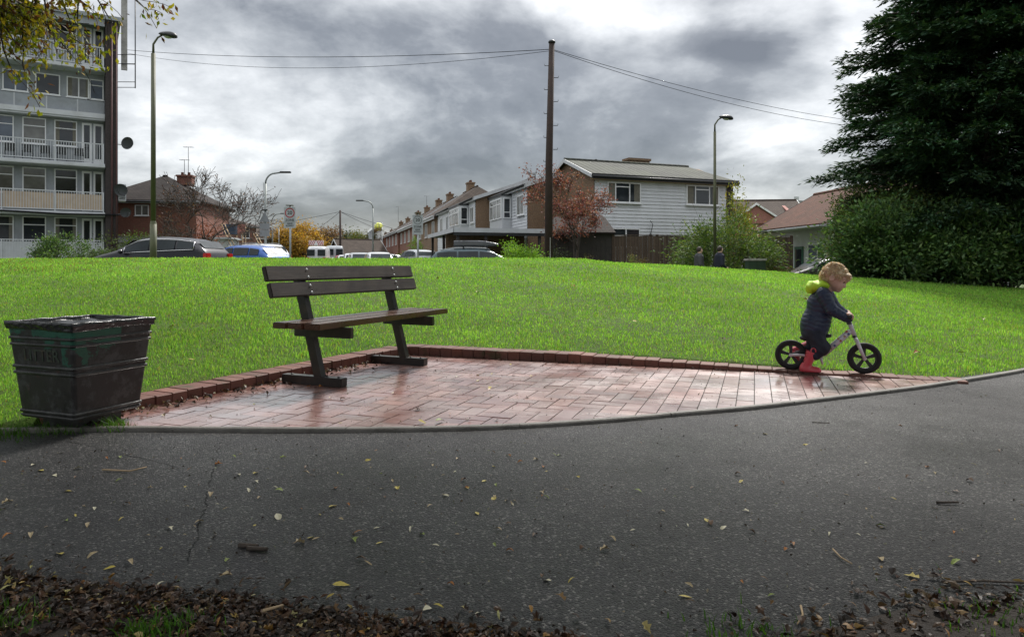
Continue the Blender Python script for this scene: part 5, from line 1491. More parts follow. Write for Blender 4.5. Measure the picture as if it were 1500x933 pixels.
# ---- far houses on the left of the street
def far_house(x, y, rz, w_, d_, ze, zr, wall, roof, label, nwin=3, hip=(0, 0), ch=True, cat='house'):
    t = thing('house', label, cat, (x, y, .1), rz)
    mb = MB(); gable_body(mb, 0, w_, 0, d_, -.3, ze - .02, zr, hip); mb.build('wall', wall, t)
    gable_roof(t, 0, w_, 0, d_, ze, zr, roof, .25, hip=hip)
    if ch: chimney(t, w_ * .3, d_ / 2, zr - .5, zr + .8, .8, .5, 2, 'brick_red')
    for k in range(nwin):
        c = w_ * (k + .5) / nwin
        for zz in ((.9, 3.4) if ze > 4 else (.9,)): window(t, c - .55, c + .55, zz, zz + 1.15, -.004, (.5,), None, rnd.choice(['glass', 'glass_curtain']))
    return t
far_house(-28.9, 60., 1.2, 9, 6.5, 4.6, 5.4, 'brick_red', 'tile_brown', 'far red brick house behind the scaffold poles at left', 3)
far_house(-34.5, 84., 1.3, 12, 7, 4.3, 6.1, 'brick_red', 'tile_brown', 'distant red brick house just left of the triangular sign', 4)
far_house(-38.4, 101., 1.3, 14, 7, 4., 6., 'brick_brown', 'tile_brown', 'distant brown house between the triangular sign and the zone sign', 4)
t = thing('scaffolding', 'scaffold of poles and boards on the house left of the blue car', 'scaffolding', (-26.6, 55., .1), 1.1)
mb = MB()
for k in range(5):
    for q in (0, 1.1): mb.tube([(k * 1.6, q, 0), (k * 1.6, q, 4.2)], .05, 5)
for z in (1.9, 3.8): mb.tube([(-.3, 0, z), (6.8, 0, z)], .05, 5); mb.tube([(-.3, 1.1, z), (6.8, 1.1, z)], .05, 5)
mb.tube([(0, 0, .2), (3, 0, 3.9)], .05, 5); mb.build('poles', 'wood_raw', t)
mb = MB(); mb.box(-.2, 6.6, .1, 1.0, 1.95, 2.0); mb.build('boards', 'wood_raw', t)
for i, (xa, ya, za, xb, yb_, zb__) in enumerate([(-19.6, 46., 3.65, -18.3, 45., 1.6), (-19.6, 46., 2.6, -18.75, 45., 1.6), (-18.2, 48., 3.1, -16.9, 47., 1.6)]):
    t = thing('ladder', ['longest pale ladder leaning above the blue car', 'short lower ladder leaning above the blue car', 'rightmost ladder leaning above the blue car'][i], 'ladder', (xa, ya, za), 0)
    mb = MB(); d = (xb - xa, yb_ - ya, zb__ - za); k2 = 1.6 / max(za - zb__, .01)
    for s in (0, .32): mb.tube([(s * .3, s, 0), (d[0] + (xb - xa) * .5 + s * .3, d[1] + s, -za + .15)], .035, 5)
    mb.build('rail', 'wood_raw', t)
    mb = MB()
    for k in range(9): 
        f = k / 9; mb.tube([(d[0] * 1.5 * f, d[1] * f, (-za + .15) * f), (d[0] * 1.5 * f + .096, d[1] * f + .32, (-za + .15) * f)], .018, 4)
    mb.build('rung', 'wood_raw', t)
t = thing('panel_board', 'blue and red boarded panel raised above the blue car', 'board', (-20.3, 48., 3.0), .1)
mb = MB(); mb.box(0, .95, 0, .06, 0, .75); mb.build('blue_board', 'board_blue' if 'board_blue' in M else 'glass_blue', t)
mb = MB(); mb.box(.96, 1.5, 0, .06, .1, .75); mb.build('red_board', 'brick_pink', t)
mb = MB(); mb.tube([(.2, .03, -3), (.2, .03, 0)], .05, 5); mb.tube([(1.3, .03, -3), (1.3, .03, .1)], .05, 5); mb.build('post', 'wood_raw', t)

# ---- terrace along the right-hand side of the street.  local +x away along the street, +y towards the street
TA = math.atan2(.963, -.2696)
TM = Matrix.Translation((.8, 35, 0)) @ Matrix.Rotation(TA, 4, 'Z')
def at_terr(u, v, z=0): return tuple(TM @ Vector((u, v, z)))
# facing street means normal +y : mirror so that "window(... y)" works: rotate 180 about z
def FT(u0, v): return Matrix.Translation((u0, v, 0)) @ Matrix.Rotation(PI, 4, 'Z')     # local x -> -u
ES = Matrix.Rotation(-PI / 2, 4, 'Z')                                                # faces -x (viewer): window x -> -v
def terrace_unit(u0, u1, v, label, bay=None, wall='white', endwall=True, wins=(), ze=4.95, zr=6.25, depth=7.4):
    t = thing('terraced_house', label, 'house', at_terr(u0, v), TA, None)
    W = u1 - u0
    mb = MB(); gable_body(mb, 0, W, -depth, 0, -.3, ze, zr); mb.build('wall', 'brick_brown', t)
    if wall == 'white':
        mb = MB(); mb.M = Matrix.Rotation(PI, 4, 'Z'); clap(mb, -W + .0, 0, .1, ze - .02, -.006); mb.build('weatherboard', 'white_board', t)
    T = Matrix.Rotation(PI, 4, 'Z')
    if bay:
        b0, b1, pj = bay; z0, z1 = 2.75, 4.7
        mb = MB(); mb.box(b0, b1, .03, pj, z0 + .0, z1); mb.build('bay', 'white_paint', t)
        window(t, -b1 + .15, -b0 - .15, z0 + .7, z1 - .12, -pj - .004, (.33, .66), .72, 'glass_curtain', T, sill=False)
        window(t, -pj + .05, -.08, z0 + .7, z1 - .12, b0 - .004, (), .3, 'glass', Matrix.Rotation(-PI / 2, 4, 'Z'), sill=False, fr=.05)
        mb = MB(); mb.box(b0 - .05, b1 + .05, .03, pj + .05, z0 - .1, z0 - .002); mb.build('bay_sill', 'dark_metal', t)
        mb = MB(); mb.box(b0 - .05, b1 + .05, .03, pj + .06, z1 + .002, z1 + .07); mb.build('bay_roof', 'dark_metal', t)
        mb = MB(); mb.box(b0 + .1, b1 - .1, .03, .05, .1, z0 - .11); mb.build('under_panel', 'white_board', t)
    for (a, b, z0, z1) in wins: window(t, -b, -a, z0, z1, -.035, (.5,), None, rnd.choice(['glass', 'glass_curtain']), T)
    r = gable_roof(t, 0, W, -depth, 0, ze + .04, zr, 'tile_brown', .18, fascia='white_paint')
    mb = MB(); mb.tube([(-.1, .26, ze + .0), (W + .1, .26, ze)], .06, 6); mb.build('gutter', 'dark_metal', t)
    return t
terrace_unit(0, 7.45, 0, 'nearest white boarded house of the terrace, its brown brick end facing the viewer', (3.0, 5.9, .55), wins=[(.45, 1.75, 3.5, 4.55)])
terrace_unit(7.5, 15.4, 1.05, 'second white boarded house of the terrace with a projecting bay', (2.0, 5.6, .6), wins=[(.3, 1.3, 3.5, 4.5)])
terrace_unit(15.45, 21.2, 1.1, 'third white boarded house of the terrace, the one without a bay', None, wins=[(.8, 1.7, 3.3, 4.5), (3.2, 4.4, 3.3, 4.5), (.8, 1.8, .9, 2.1)])
def brick_terr(u0, u1, v, ze, zr, label, hip=(0, 0), nch=2, wall='brick_red'):
    t = thing('brick_terrace_house', label, 'house', at_terr(u0, v), TA); W = u1 - u0; T = Matrix.Rotation(PI, 4, 'Z')
    mb = MB(); gable_body(mb, 0, W, -8, 0, -.3, ze - .02, zr, hip); mb.build('wall', wall, t)
    gable_roof(t, 0, W, -8, 0, ze, zr, 'tile_brown', .3, hip=hip)
    mb = MB(); mb.tube([(-.2, .36, ze - .1), (W + .2, .36, ze - .1)], .07, 6); mb.build('gutter', 'white_paint', t)
    n = max(2, int(W / 3.2))
    for k in range(n):
        c = W * (k + .5) / n
        for zz in (.9, 3.3): window(t, -c - .6, -c + .6, zz, zz + 1.2, -.004, (.5,), None, rnd.choice(['glass', 'glass_curtain']), T)
    for k in range(nch): chimney(t, W * (k + .5) / nch, -4, zr - .5, zr + .6, .9, .6, 2, 'brick_brown')
    return t
brick_terr(21.3, 33, 1.15, 4.9, 7.6, 'brick house with the tall dark hipped roof just past the white terrace', (3.2, 3.), 1, 'brick_brown')
brick_terr(33.1, 47, 1.3, 4.9, 7.5, 'red brick terrace house with two chimneys, behind the right zone sign', (0, 0), 2)
brick_terr(47.1, 63, 1.5, 4.9, 7.3, 'red brick terrace house further along, white gutter line above', (0, 0), 2)
brick_terr(66, 84, 1.5, 4.9, 7.2, 'far brick terrace house behind the scaffolding', (0, 0), 2)
brick_terr(88, 112, 1.6, 4.7, 6.6, 'farthest brick terrace house at the end of the row', (0, 2), 2)
# scaffold on the far terrace
t = thing('scaffolding', 'scaffold of poles against the far brick terrace below a yellow green bag', 'scaffolding', at_terr(64, 1.9), TA)
mb = MB()
for k in range(6):
    for q in (0, 1.3): mb.tube([(k * 2.2, q, 0), (k * 2.2, q, 6.2)], .07, 5)
for z in (2, 4, 5.8): 
    for q in (0, 1.3): mb.tube([(-.4, q, z), (11.4, q, z)], .06, 5)
mb.tube([(0, 1.35, .2), (4.4, 1.35, 5.8)], .06, 5); mb.tube([(11, 1.35, .2), (6.6, 1.35, 5.8)], .06, 5)
for z in (2, 4, 5.8): 
    for k in range(4): mb.tube([(0, k * .42, z + .0), (0, k * .42, z + 1.0)], .04, 4)
mb.build('poles', 'galv', t)
mb = MB()
for z in (2.06, 4.06, 5.86): mb.box(-.2, 11.2, .1, 1.2, z, z + .06)
mb.build('boards', 'wood_raw', t)
def bagf(P): return ell(P, (0, 0, .35), (.9, .6, .55)) - .05 * np.sin(P[..., 0] * 7) * np.sin(P[..., 2] * 9)
t = thing('rubble_bag', 'yellow green bag hanging on top of the far scaffold', 'bag', at_terr(65, 2.3, 5.95), TA)
sdf_obj('bag', bagf, (-1.1, -.8, -.4), (1.1, .8, 1.1), .1, 'yellow_bag', t)
aerial('TV aerial on the nearer brick terrace chimney', *at_terr(52, -2.6, 8.0)); aerial('TV aerial on the farther brick terrace roof', *at_terr(70, -1., 7.6), H=2)
aerial('low TV aerial on the white terrace roof', *at_terr(2.5, -1.2, 5.4), H=.5)
# flat canopy / carport in front of the white terrace
t = thing('carport', 'flat roofed carport with white fascia in front of the white terrace', 'carport', at_terr(-3.0, 0), TA)
mb = MB(); mb.box(0, 7.6, .1, 4.4, 2.38, 2.5); mb.build('roof', 'dark_metal', t)
mb = MB(); mb.box(-.04, -.002, .06, 4.44, 2.36, 2.56); mb.box(-.04, 7.64, 4.402, 4.44, 2.36, 2.56); mb.build('fascia', 'white_paint', t)
mb = MB(); mb.box(-.03, -.004, .08, 4.42, 2.22, 2.35); mb.build('soffit', 'dark_metal', t)
for a, b in ((.1, 4.2), (.1, 2.9), (3.8, 4.2), (7.4, 4.2), (.1, .3)): mb = MB(); mb.box(a - .06, a + .06, b - .06, b + .06, -.2, 2.37); mb.build('post', 'black_wood', t)
mb = MB(); mb.box(2.6, 2.75, .3, 4.3, -.2, 2.37); mb.build('back_wall', 'brick_brown', t)

# ---- white boarded house facing the viewer
WA = math.atan2(.356, .934)
wh = thing('white_house', 'white weatherboarded two storey house with a low grey ribbed roof', 'house', (3.84, 32., 0), WA)
ZE, ZR = 5.02, 6.15; WW = 7.9
mb = MB(); gable_body(mb, 0, WW, 0, 5.6, -.4, ZE, ZR); mb.build('wall', 'brick_brown', wh)
mb = MB(); clap(mb, .03, WW - .38, .0, ZE - .03, -.004); mb.build('weatherboard', 'white_board', wh)
r = gable_roof(wh, 0, WW, 0, 5.6, ZE + .1, ZR, 'roof_ribbed', .22, t=.06, hip=(0, .9))
mb = MB(); mb.box(-.24, WW + .24, -.27, -.255, ZE - .12, ZE + .12); mb.build('fascia', 'dark_metal', wh)
mb = MB(); mb.box(-.2, WW + .2, -.25, -.002, ZE - .14, ZE - .125); mb.build('soffit', 'wood_raw', wh)
chimney(wh, 4.3, 3.3, 5.6, 6.42, 1.25, .6, 0)
window(wh, .68, 2.5, 3.83, 4.80, -.032, (.24, .66), [None, .78, None], 'glass', curtain=1)
window(wh, 5.1, 7.05, 3.86, 4.84, -.032, (.27, .70), [None, .78, None], 'glass', curtain=1)
window(wh, .85, 2.45, 1.7, 2.62, -.032, (.52,), [.6, None], 'glass')
mb = MB(); mb.tube([(2.95, -.05, 2.2), (2.95, -.2, 2.35), (3.05, -.25, 2.8), (2.95, -.2, 3.0)], .018, 6); mb.ball((2.95, -.2, 2.3), .08, 8); mb.build('wall_light', 'dark_metal', wh)
mb = MB(); mb.box(WW - .36, WW + .02, -.06, -.002, -.3, ZE - .14); mb.build('corner_pier', 'brick_dark', wh)

# ---- garage shed
t = thing('garage_shed', 'black timber garage with dark shingle roof behind the telegraph pole', 'shed', (1.62, 28, gzf(2) - .05), .02)
mb = MB(); mb.box(0, 2.5, 0, 3, -.2, 2.32); mb.build('wall', 'black_wood', t)
mb = MB(); mb.prism([(-.1, -.15, 2.3), (2.62, -.15, 2.3), (2.42, 1.5, 3.05), (.25, 1.5, 3.05)], (0, 0, .06)); mb.prism([(-.1, 3.15, 2.3), (2.62, 3.15, 2.3), (2.42, 1.5, 3.05), (.25, 1.5, 3.05)], (0, 0, .06))
mb.prism([(-.1, -.15, 2.3), (-.1, 3.15, 2.3), (.25, 1.5, 3.05)], (0, 0, .05)); mb.prism([(2.62, -.15, 2.3), (2.62, 3.15, 2.3), (2.42, 1.5, 3.05)], (0, 0, .05)); mb.build('roof', 'tile_dark', t)
mb = MB()
for k in range(12): mb.box(.12 + k * .19, .13 + k * .19, -.012, -.002, 0, 2.2)
mb.build('door', 'black_wood', t)
# ---- fences
def fence(x0, y0, x1, y1, h, label, z=-.2):
    L_ = math.hypot(x1 - x0, y1 - y0); t = thing('fence', label, 'fence', (x0, y0, z), math.atan2(y1 - y0, x1 - x0))
    mb = MB()
    k = 0.
    while k < L_ - .05:
        mb.box(k, min(k + .104, L_), -.012 - (.01 if int(k / .11) % 2 else 0), 0, .05, h + rnd.uniform(-.012, .012)); k += .11
    mb.build('boards', 'fence', t)
    mb = MB(); k = 0.
    while k <= L_: mb.box(k - .05, k + .05, .002, .1, -.2, h + .06); k += 1.83
    mb.build('post', 'fence', t)
    mb = MB(); mb.box(0, L_, -.03, .03, h + .018, h + .045); mb.build('capping', 'fence', t)
fence(4.15, 28., 8.2, 28.2, 2.27, 'long brown timber fence in front of the white house')
fence(9.5, 27.8, 11.35, 27.6, 2.2, 'short brown timber fence right of the leafy shrub')

# ---- bungalow with red roof on the right.   local x runs towards the viewer, house body on its +y
t = thing('bungalow', 'white bungalow with a long mossy red tiled roof half hidden by shrubs', 'bungalow', (12.95, 35.3, -.28), math.atan2(-.996, .0875))
mb = MB(); gable_body(mb, 0, 9, 0, 6.0, -.2, 2.95, 4.75); mb.build('wall', 'white_paint', t)
gable_roof(t, 0, 9, 0, 6.0, 3.05, 4.75, 'tile_red', .35, fascia='dark_metal')
window(t, 2.0, 3.0, 1.2, 2.5, -.004, (.5,), .7, 'glass_blue'); window(t, 4.6, 6.2, 1.0, 2.1, -.004, (.5,), None, 'glass_blue')
mb = MB(); mb.box(3.2, 7.8, -1.3, -.36, 2.72, 2.78); mb.build('porch_roof', 'white_paint', t)
door(t, 3.4, 4.15, .0, 2.0, -.004, 'door_green')
# local frame check: +y must point away from the street
t = thing('brick_house', 'small pink brick house with white bargeboards behind the bungalow', 'house', (16.6, 52, -.2), -.12)
mb = MB(); gable_body(mb, 0, 5, 0, 8, -.2, 4.6, 6.0); mb.build('wall', 'brick_pink', t)
gable_roof(t, -1, 6, 1.5, 8, 4.7, 6.3, 'tile_brown', .2)
mb = MB(); mb.prism([(.1, -.15, 4.2), (1.9, -.15, 5.55), (3.9, -.15, 4.2)], (0, 3.5, 0)); mb.build('gable', 'brick_pink', t)
mb = MB(); mb.prism([(-.2, -.3, 4.0), (1.9, -.3, 5.6), (1.9, -.3, 5.75), (-.35, -.3, 4.05)], (0, .14, 0)); mb.prism([(4.3, -.3, 4.0), (1.9, -.3, 5.6), (1.9, -.3, 5.75), (4.45, -.3, 4.05)], (0, .14, 0)); mb.build('bargeboard', 'white_frame', t)
mb = MB(); mb.prism([(-.2, -.2, 4.05), (1.9, -.2, 5.65), (1.9, 5.5, 5.65), (-.2, 5.5, 4.05)], (0, 0, .08)); mb.prism([(4.3, -.2, 4.05), (1.9, -.2, 5.65), (1.9, 5.5, 5.65), (4.3, 5.5, 4.05)], (0, 0, .08)); mb.build('front_roof', 'tile_brown', t)
window(t, .9, 2.1, 1.0, 2.2, -.004, (.5,), None, 'glass')
t = thing('flat_roofed_building', 'long grey flat roofed building far behind the red tiled roof', 'building', (23.5, 62, -.2), .25)
mb = MB(); mb.box(0, 9, 0, 8, 0, 6.6); mb.build('wall', 'panel_grey', t); mb = MB(); mb.box(-.3, 9.3, -.3, 8.3, 6.602, 6.95); mb.build('roof', 'grey_metal', t)
mb = MB(); mb.box(2.2, 2.7, -.34, -.31, 6.2, 7.3); mb.build('vent', 'white_paint', t)
for k in range(3): window(t, 1 + k * 2.6, 2.8 + k * 2.6, 4.2, 5.4, -.004, (.5,), None, 'glass')
# far bungalow at the end of the street
far_house(-20.3, 82, .5, 5.5, 7, 2.0, 3.9, 'brick_brown', 'tile_brown', 'low brown roofed bungalow beyond the parked vans', 3, ch=False)


# ---- low walls and the electricity cabinet
t = thing('utility_cabinet', 'dark green electricity cabinet with a pale top near the short fence', 'utility cabinet', (8.05, 22.6, gzf(8.05)))
mb = MB(); mb.box(-.28, .28, -.2, .2, .0, 1.28, .01); mb.build('body', 'cabinet_green', t)
mb = MB(); mb.box(-.31, .31, -.23, .23, 1.281, 1.35, .015); mb.build('lid', 'concrete', t)
mb = MB(); mb.box(-.004, .004, -.204, -.201, .1, 1.2); mb.box(.05, .08, -.22, -.201, .6, .72); mb.build('door_seam', 'black_plastic', t)
t = thing('log', 'sawn pale ended log lying near the short fence', 'log', (9.45, 20.9, zl(9.45, 20.9) + .12), .5)
mb = MB(); mb.tube([(-.4, 0, .28), (.3, .05, .36)], [.15, .13], 12); mb.build('log_wood', 'bark_grey', t); 
mb = MB(); mb.tube([(.3, .05, .362), (.306, .0504, .363)], [.128, .128], 12); mb.build('cut_end', 'wood_raw', t)
# ================================================================== cars
PT = {}
def paint(n, c):
    if n not in M: M[n] = m_paint(n, c)
    return n
paint('paint_black', (.012, .011, .016)); paint('paint_blue', (.01, .08, .32)); paint('paint_white', (.62, .63, .65)); paint('paint_teal', (.02, .05, .065))
paint('paint_silver', (.38, .4, .42)); paint('paint_brown', (.05, .045, .045)); paint('paint_grey', (.1, .105, .115)); paint('paint_red', (.3, .02, .02))
SHAPES = {
 # (x frac from front, belt z, top z) fractions of height
 'hatch': [(0, .36, .40), (.02, .44, .48), (.10, .56, .60), (.24, .62, .66), (.38, .64, .95), (.50, .65, 1.0), (.72, .67, .985), (.86, .68, .93), (.955, .66, .70), (.99, .60, .63), (1., .40, .44)],
 'suv':   [(0, .36, .40), (.02, .46, .52), (.10, .56, .62), (.25, .62, .66), (.39, .64, .94), (.52, .65, 1.0), (.74, .68, .985), (.89, .70, .92), (.96, .68, .72), (.99, .60, .62), (1., .40, .44)],
 'estate':[(0, .36, .40), (.02, .44, .48), (.10, .56, .60), (.24, .62, .66), (.37, .64, .95), (.50, .65, 1.0), (.80, .66, .985), (.92, .67, .94), (.97, .66, .70), (.99, .60, .62), (1., .40, .44)],
 'van':   [(0, .28, .32), (.02, .34, .38), (.08, .44, .48), (.15, .50, .54), (.27, .53, .93), (.36, .54, 1.0), (.7, .54, 1.0), (.95, .54, .985), (.985, .53, .93), (.99, .50, .56), (1., .30, .34)]}
def car(label, x, y, rz, shape='hatch', L_=4.2, H_=1.5, W_c=1.8, col='paint_white', grp=None, roofbox=False, chev=False, rails=False, z=None):
    t = thing('parked_van' if shape == 'van' else 'parked_car', label, 'van' if shape == 'van' else 'car', (x, y, gzf(x) if z is None else z), rz, grp)
    st = SHAPES[shape]; w_ = W_c / 2; vs = []; zl_ = .2
    rw = w_ * (.78 if shape != 'van' else .9)
    secs = []
    for (f, b, tp) in st:
        X = L_ / 2 - f * L_; tw = 1 - .16 * (abs(f - .5) * 2) ** 4
        zb_, zt_ = b * H_, tp * H_; k = min(1, (zt_ - zb_) / (.3 * H_)); wr = (w_ * .95 * (1 - k) + rw * k) * tw
        secs.append((X, w_ * tw, w_ * .96 * tw, zb_, wr, zt_))
    for (X, wm, wb, zb_, wr, zt_) in secs:
        half_ = [(wm * .86, zl_), (wm, zl_ + .14), (wm, zb_ * .72), (wb, zb_), (wr, zt_ - .05 * min(1, (zt_ - zb_) / .3)), (wr * .86, zt_), (wr * .4, zt_ + .018)]
        vs += [(X, a, b) for a, b in half_] + [(X, -a, b) for a, b in reversed(half_)]
    n = 14; ns = len(secs)
    fs = [(i * n + j, i * n + (j + 1) % n, (i + 1) * n + (j + 1) % n, (i + 1) * n + j) for i in range(ns - 1) for j in range(n)]
    fs += [list(range(n))[::-1], [(ns - 1) * n + j for j in range(n)]]
    mb = MB(); mb._add(vs, fs, True); body = mb.build('body', col, t)
    body.modifiers.new('sub', 'SUBSURF').levels = 1; body.modifiers['sub'].render_levels = 1
    def sect(f):
        X = L_ / 2 - f * L_
        for i in range(ns - 1):
            a, b = secs[i], secs[i + 1]
            if b[0] <= X <= a[0]:
                q = (a[0] - X) / (a[0] - b[0]); return [a[k] + (b[k] - a[k]) * q for k in range(6)]
        return list(secs[-1])
    def side_pane(f0, f1, s, t0=.14, t1=.86, off=.012):
        pts = []; N_ = 5
        for k in range(N_ + 1):
            c = sect(f0 + (f1 - f0) * k / N_); pts.append((c, t0))
        lo = []; hi = []
        for c, _ in pts:
            zt2 = c[5] - .05
            if zt2 - c[3] < .05: zt2 = c[3] + .05
            lo.append((c[0], s * (c[2] + (c[4] - c[2]) * t0 + off), c[3] + (zt2 - c[3]) * t0)); hi.append((c[0], s * (c[2] + (c[4] - c[2]) * t1 + off), c[3] + (zt2 - c[3]) * t1))
        return lo, hi
    cab0, cab1 = (.30, .93) if shape != 'van' else (.20, .36)
    ivs = {'hatch': [(.335, .52), (.535, .73), (.745, .86)], 'suv': [(.34, .53), (.545, .74), (.755, .88)], 'estate': [(.33, .5), (.515, .70), (.715, .90)], 'van': [(.22, .36)]}[shape]
    for s in (-1, 1):
        for f0, f1 in ivs:
            lo, hi = side_pane(f0, f1, s); mb = MB(); m = len(lo)
            mb._add(lo + hi, [(i, i + 1, m + i + 1, m + i) for i in range(m - 1)]); mb.build('side_window', 'glass_car', t)
        if shape == 'suv':
            lo, hi = side_pane(ivs[0][0] - .01, ivs[-1][1] + .01, s, .06, .93, .016)
            mb = MB(); mb.tube([hi[i] for i in range(len(hi))], .014, 6); mb.tube(lo, .012, 6); mb.tube([hi[-1], lo[-1]], .014, 6); mb.tube([hi[0], lo[0]], .012, 6); mb.build('window_trim', 'chrome', t)
    def end_pane(fa, fb, name, wk=.86):
        a, b = sect(fa), sect(fb); o = .025 if fa < .5 else -.025
        A = [(a[0] + o, -a[4] * wk, a[5] + .012), (a[0] + o, a[4] * wk, a[5] + .012), (b[0] + o, b[4] * wk, b[5] + .012), (b[0] + o, -b[4] * wk, b[5] + .012)]
        mb = MB(); mb.poly(A)
        return mb.build(name, 'glass_car', t)
    if shape == 'van':
        end_pane(.165, .265, 'windscreen'); c = sect(.99)
        mb = MB()
        for s in (-1, 1): mb.box(-L_ / 2 - .02, -L_ / 2 + .06, s * .12 if s > 0 else -.78, .78 if s > 0 else -.12, H_ * .62, H_ * .86)
        mb.build('rear_window', 'glass_car', t)
    else:
        i0 = st[3][0]; i1 = st[4][0]; end_pane(i0 + .012, i1 - .012, 'windscreen')
        j0 = st[7][0]; j1 = st[8][0]; end_pane(j1 - .008, j0 + .008, 'rear_window')
    for s in (-1, 1):
        c = sect(.975); mb = MB(); mb.box(-L_ / 2 + .0, -L_ / 2 + .16, min(s * c[1] * .70, s * c[1] * 1.03), max(s * c[1] * .70, s * c[1] * 1.03), H_ * .50, H_ * (.64 if shape != 'van' else .56), .02); mb.build('taillight', 'red_lamp', t)
        c = sect(.03); mb = MB(); mb.box(L_ / 2 - .22, L_ / 2 - .02, min(s * c[1] * .62, s * c[1] * 1.0), max(s * c[1] * .62, s * c[1] * 1.0), H_ * .38, H_ * .47, .03); mb.build('headlight', 'clear_lamp', t)
        c = sect(.33 if shape != 'van' else .2); mb = MB(); mb.ball((c[0], s * (c[1] + .1), c[3] + .06), .1, 10, (.7, 1.1, .8)); mb.build('mirror', col, t)
        for f in (.18, .80):
            X = L_ / 2 - f * L_; mb = MB(); prof = [(.2, -.1), (.30, -.1), (.325, -.06), (.325, .06), (.30, .1), (.2, .1)]
            mb.lathe(prof, 20, 'y', (X, s * (w_ - .08), .325)); wv = mb.build('wheel', 'rubber', t)
            mb = MB(); mb.lathe([(0, -.06), (.05, -.07), (.2, -.085), (.21, .085), (.05, .07), (0, .06)], 14, 'y', (X, s * (w_ - .08), .325)); mb.build('rim', 'galv', wv)
    mb = MB(); mb.box(-L_ / 2 - .012, -L_ / 2 + .05, -.26, .26, H_ * .36, H_ * .36 + .11); mb.build('number_plate', 'plate_yellow', t)
    if rails:
        for s in (-1, 1):
            pts = [(sect(f)[0], s * rw * .82, sect(f)[5] + (.05 if .42 < f < .84 else .0)) for f in (.40, .45, .6, .75, .84, .87)]
            mb = MB(); mb.tube(pts, .018, 6); mb.build('roof_rail', 'galv', t)
    if chev:
        mb = MB(); z0 = H_ + .06; mb.box(-L_ / 2 + .0, -L_ / 2 + .05, -.62, .62, z0, z0 + .42); pb = mb.build('chevron_board', 'white_frame', t)
        mb = MB()
        for k in range(-2, 3):
            for s in (-1, 1):
                x0 = s * (.02 + (k + 2) * .15)
                if abs(x0) > .5: continue
                mb.prism([(-L_ / 2 - .004, x0, z0 + .41), (-L_ / 2 - .004, x0 + s * .07, z0 + .41), (-L_ / 2 - .004, min(.61, max(-.61, x0 + s * .27)), z0 + .01), (-L_ / 2 - .004, min(.61, max(-.61, x0 + s * .20)), z0 + .01)], (.003, 0, 0))
        mb.build('stripe', 'red_lamp', pb)
    return t
M['plate_yellow'] = simple('plate_yellow', (.5, .4, .05), .5, .05, 5, 0)
def px2(px, Y): return (px - 750) / 1000 * Y
car('black estate car with chrome window trim and red tail lights, behind the tall lamp post', px2(235, 24.6), 24.6, math.radians(172), 'suv', 4.65, 1.62, 1.85, 'paint_black', rails=False)
car('bright blue hatchback parked right of the black estate car', px2(358, 29.2), 29.2, math.radians(158), 'hatch', 4.0, 1.46, 1.75, 'paint_blue')
car('white estate car with roof rails just behind the blue hatchback', px2(372, 36), 36., math.radians(140), 'estate', 4.6, 1.72, 1.85, 'paint_white', rails=True)
TH = math.radians(105)
car('white van with a red striped chevron board on its roof', px2(468, 62), 62, TH - .1, 'van', 5., 2.28, 1.85, 'paint_white', chev=True)
car('silver high roofed van parked right of the chevron van', px2(490, 70), 70, TH, 'van', 5., 2.55, 1.95, 'paint_silver')
car('white car sixth from the right in the row of parked cars', px2(507, 60), 60, TH, 'hatch', 4.1, 1.5, 1.75, 'paint_white')
car('dark red car half hidden between white parked cars', px2(502, 66), 66, TH, 'hatch', 4.1, 1.55, 1.75, 'paint_red')
car('white estate car overlapping the row left of the nearest white hatchback', px2(517, 55), 55, TH, 'estate', 4.3, 1.55, 1.75, 'paint_white')
car('silver hatchback seen from behind left of the nearest white hatchback', px2(526, 50), 50, TH + .05, 'hatch', 4.2, 1.52, 1.78, 'paint_silver')
car('nearest white hatchback of the parked row, seen from behind', px2(553, 43), 43, TH + .05, 'hatch', 4.1, 1.42, 1.75, 'paint_white')
car('silver car turned sideways behind the nearest white hatchback', px2(574, 56), 56, math.radians(30), 'hatch', 4.2, 1.5, 1.78, 'paint_silver')
car('white topped dark windowed car behind the right zone sign', px2(609, 46), 46, TH + .3, 'suv', 4.2, 1.65, 1.8, 'paint_silver')
c = car('dark teal estate car carrying a grey roof box', px2(703, 29), 29, math.radians(2), 'estate', 4.4, 1.50, 1.78, 'paint_teal', rails=True)
t = thing('roof_box', 'glossy grey roof box strapped on top of the teal estate car', 'roof box', tuple(c.location + Vector((-.18, 0, 1.58))), math.radians(2))
def rb(P):
    x, y, z = P[..., 0], P[..., 1], P[..., 2]
    hx = np.where(x > 0, .98 - .0 * x, .92); top = .17 - .13 * np.clip((x - .1) / .85, 0, 1) ** 1.6
    q = np.maximum(np.maximum(np.abs(x) - hx, np.abs(y) - (.37 - .12 * np.clip(np.abs(x) / .98, 0, 1) ** 3)), np.maximum(z - .09 - top, -z + .02))
    return q
o = sdf_obj('shell', lambda P: rb(P), (-1.1, -.5, -.1), (1.1, .5, .4), .03, 'paint_grey', t)
mb = MB()
for xx in (-.5, .5): mb.box(xx - .03, xx + .03, -.6, .6, -.05, .015)
mb.build('crossbar', 'dark_metal', t)
car('dark brown car parked by the white bungalow behind bare twigs', px2(1214, 26), 26., math.radians(176), 'hatch', 4.1, 1.42, 1.75, 'paint_brown')

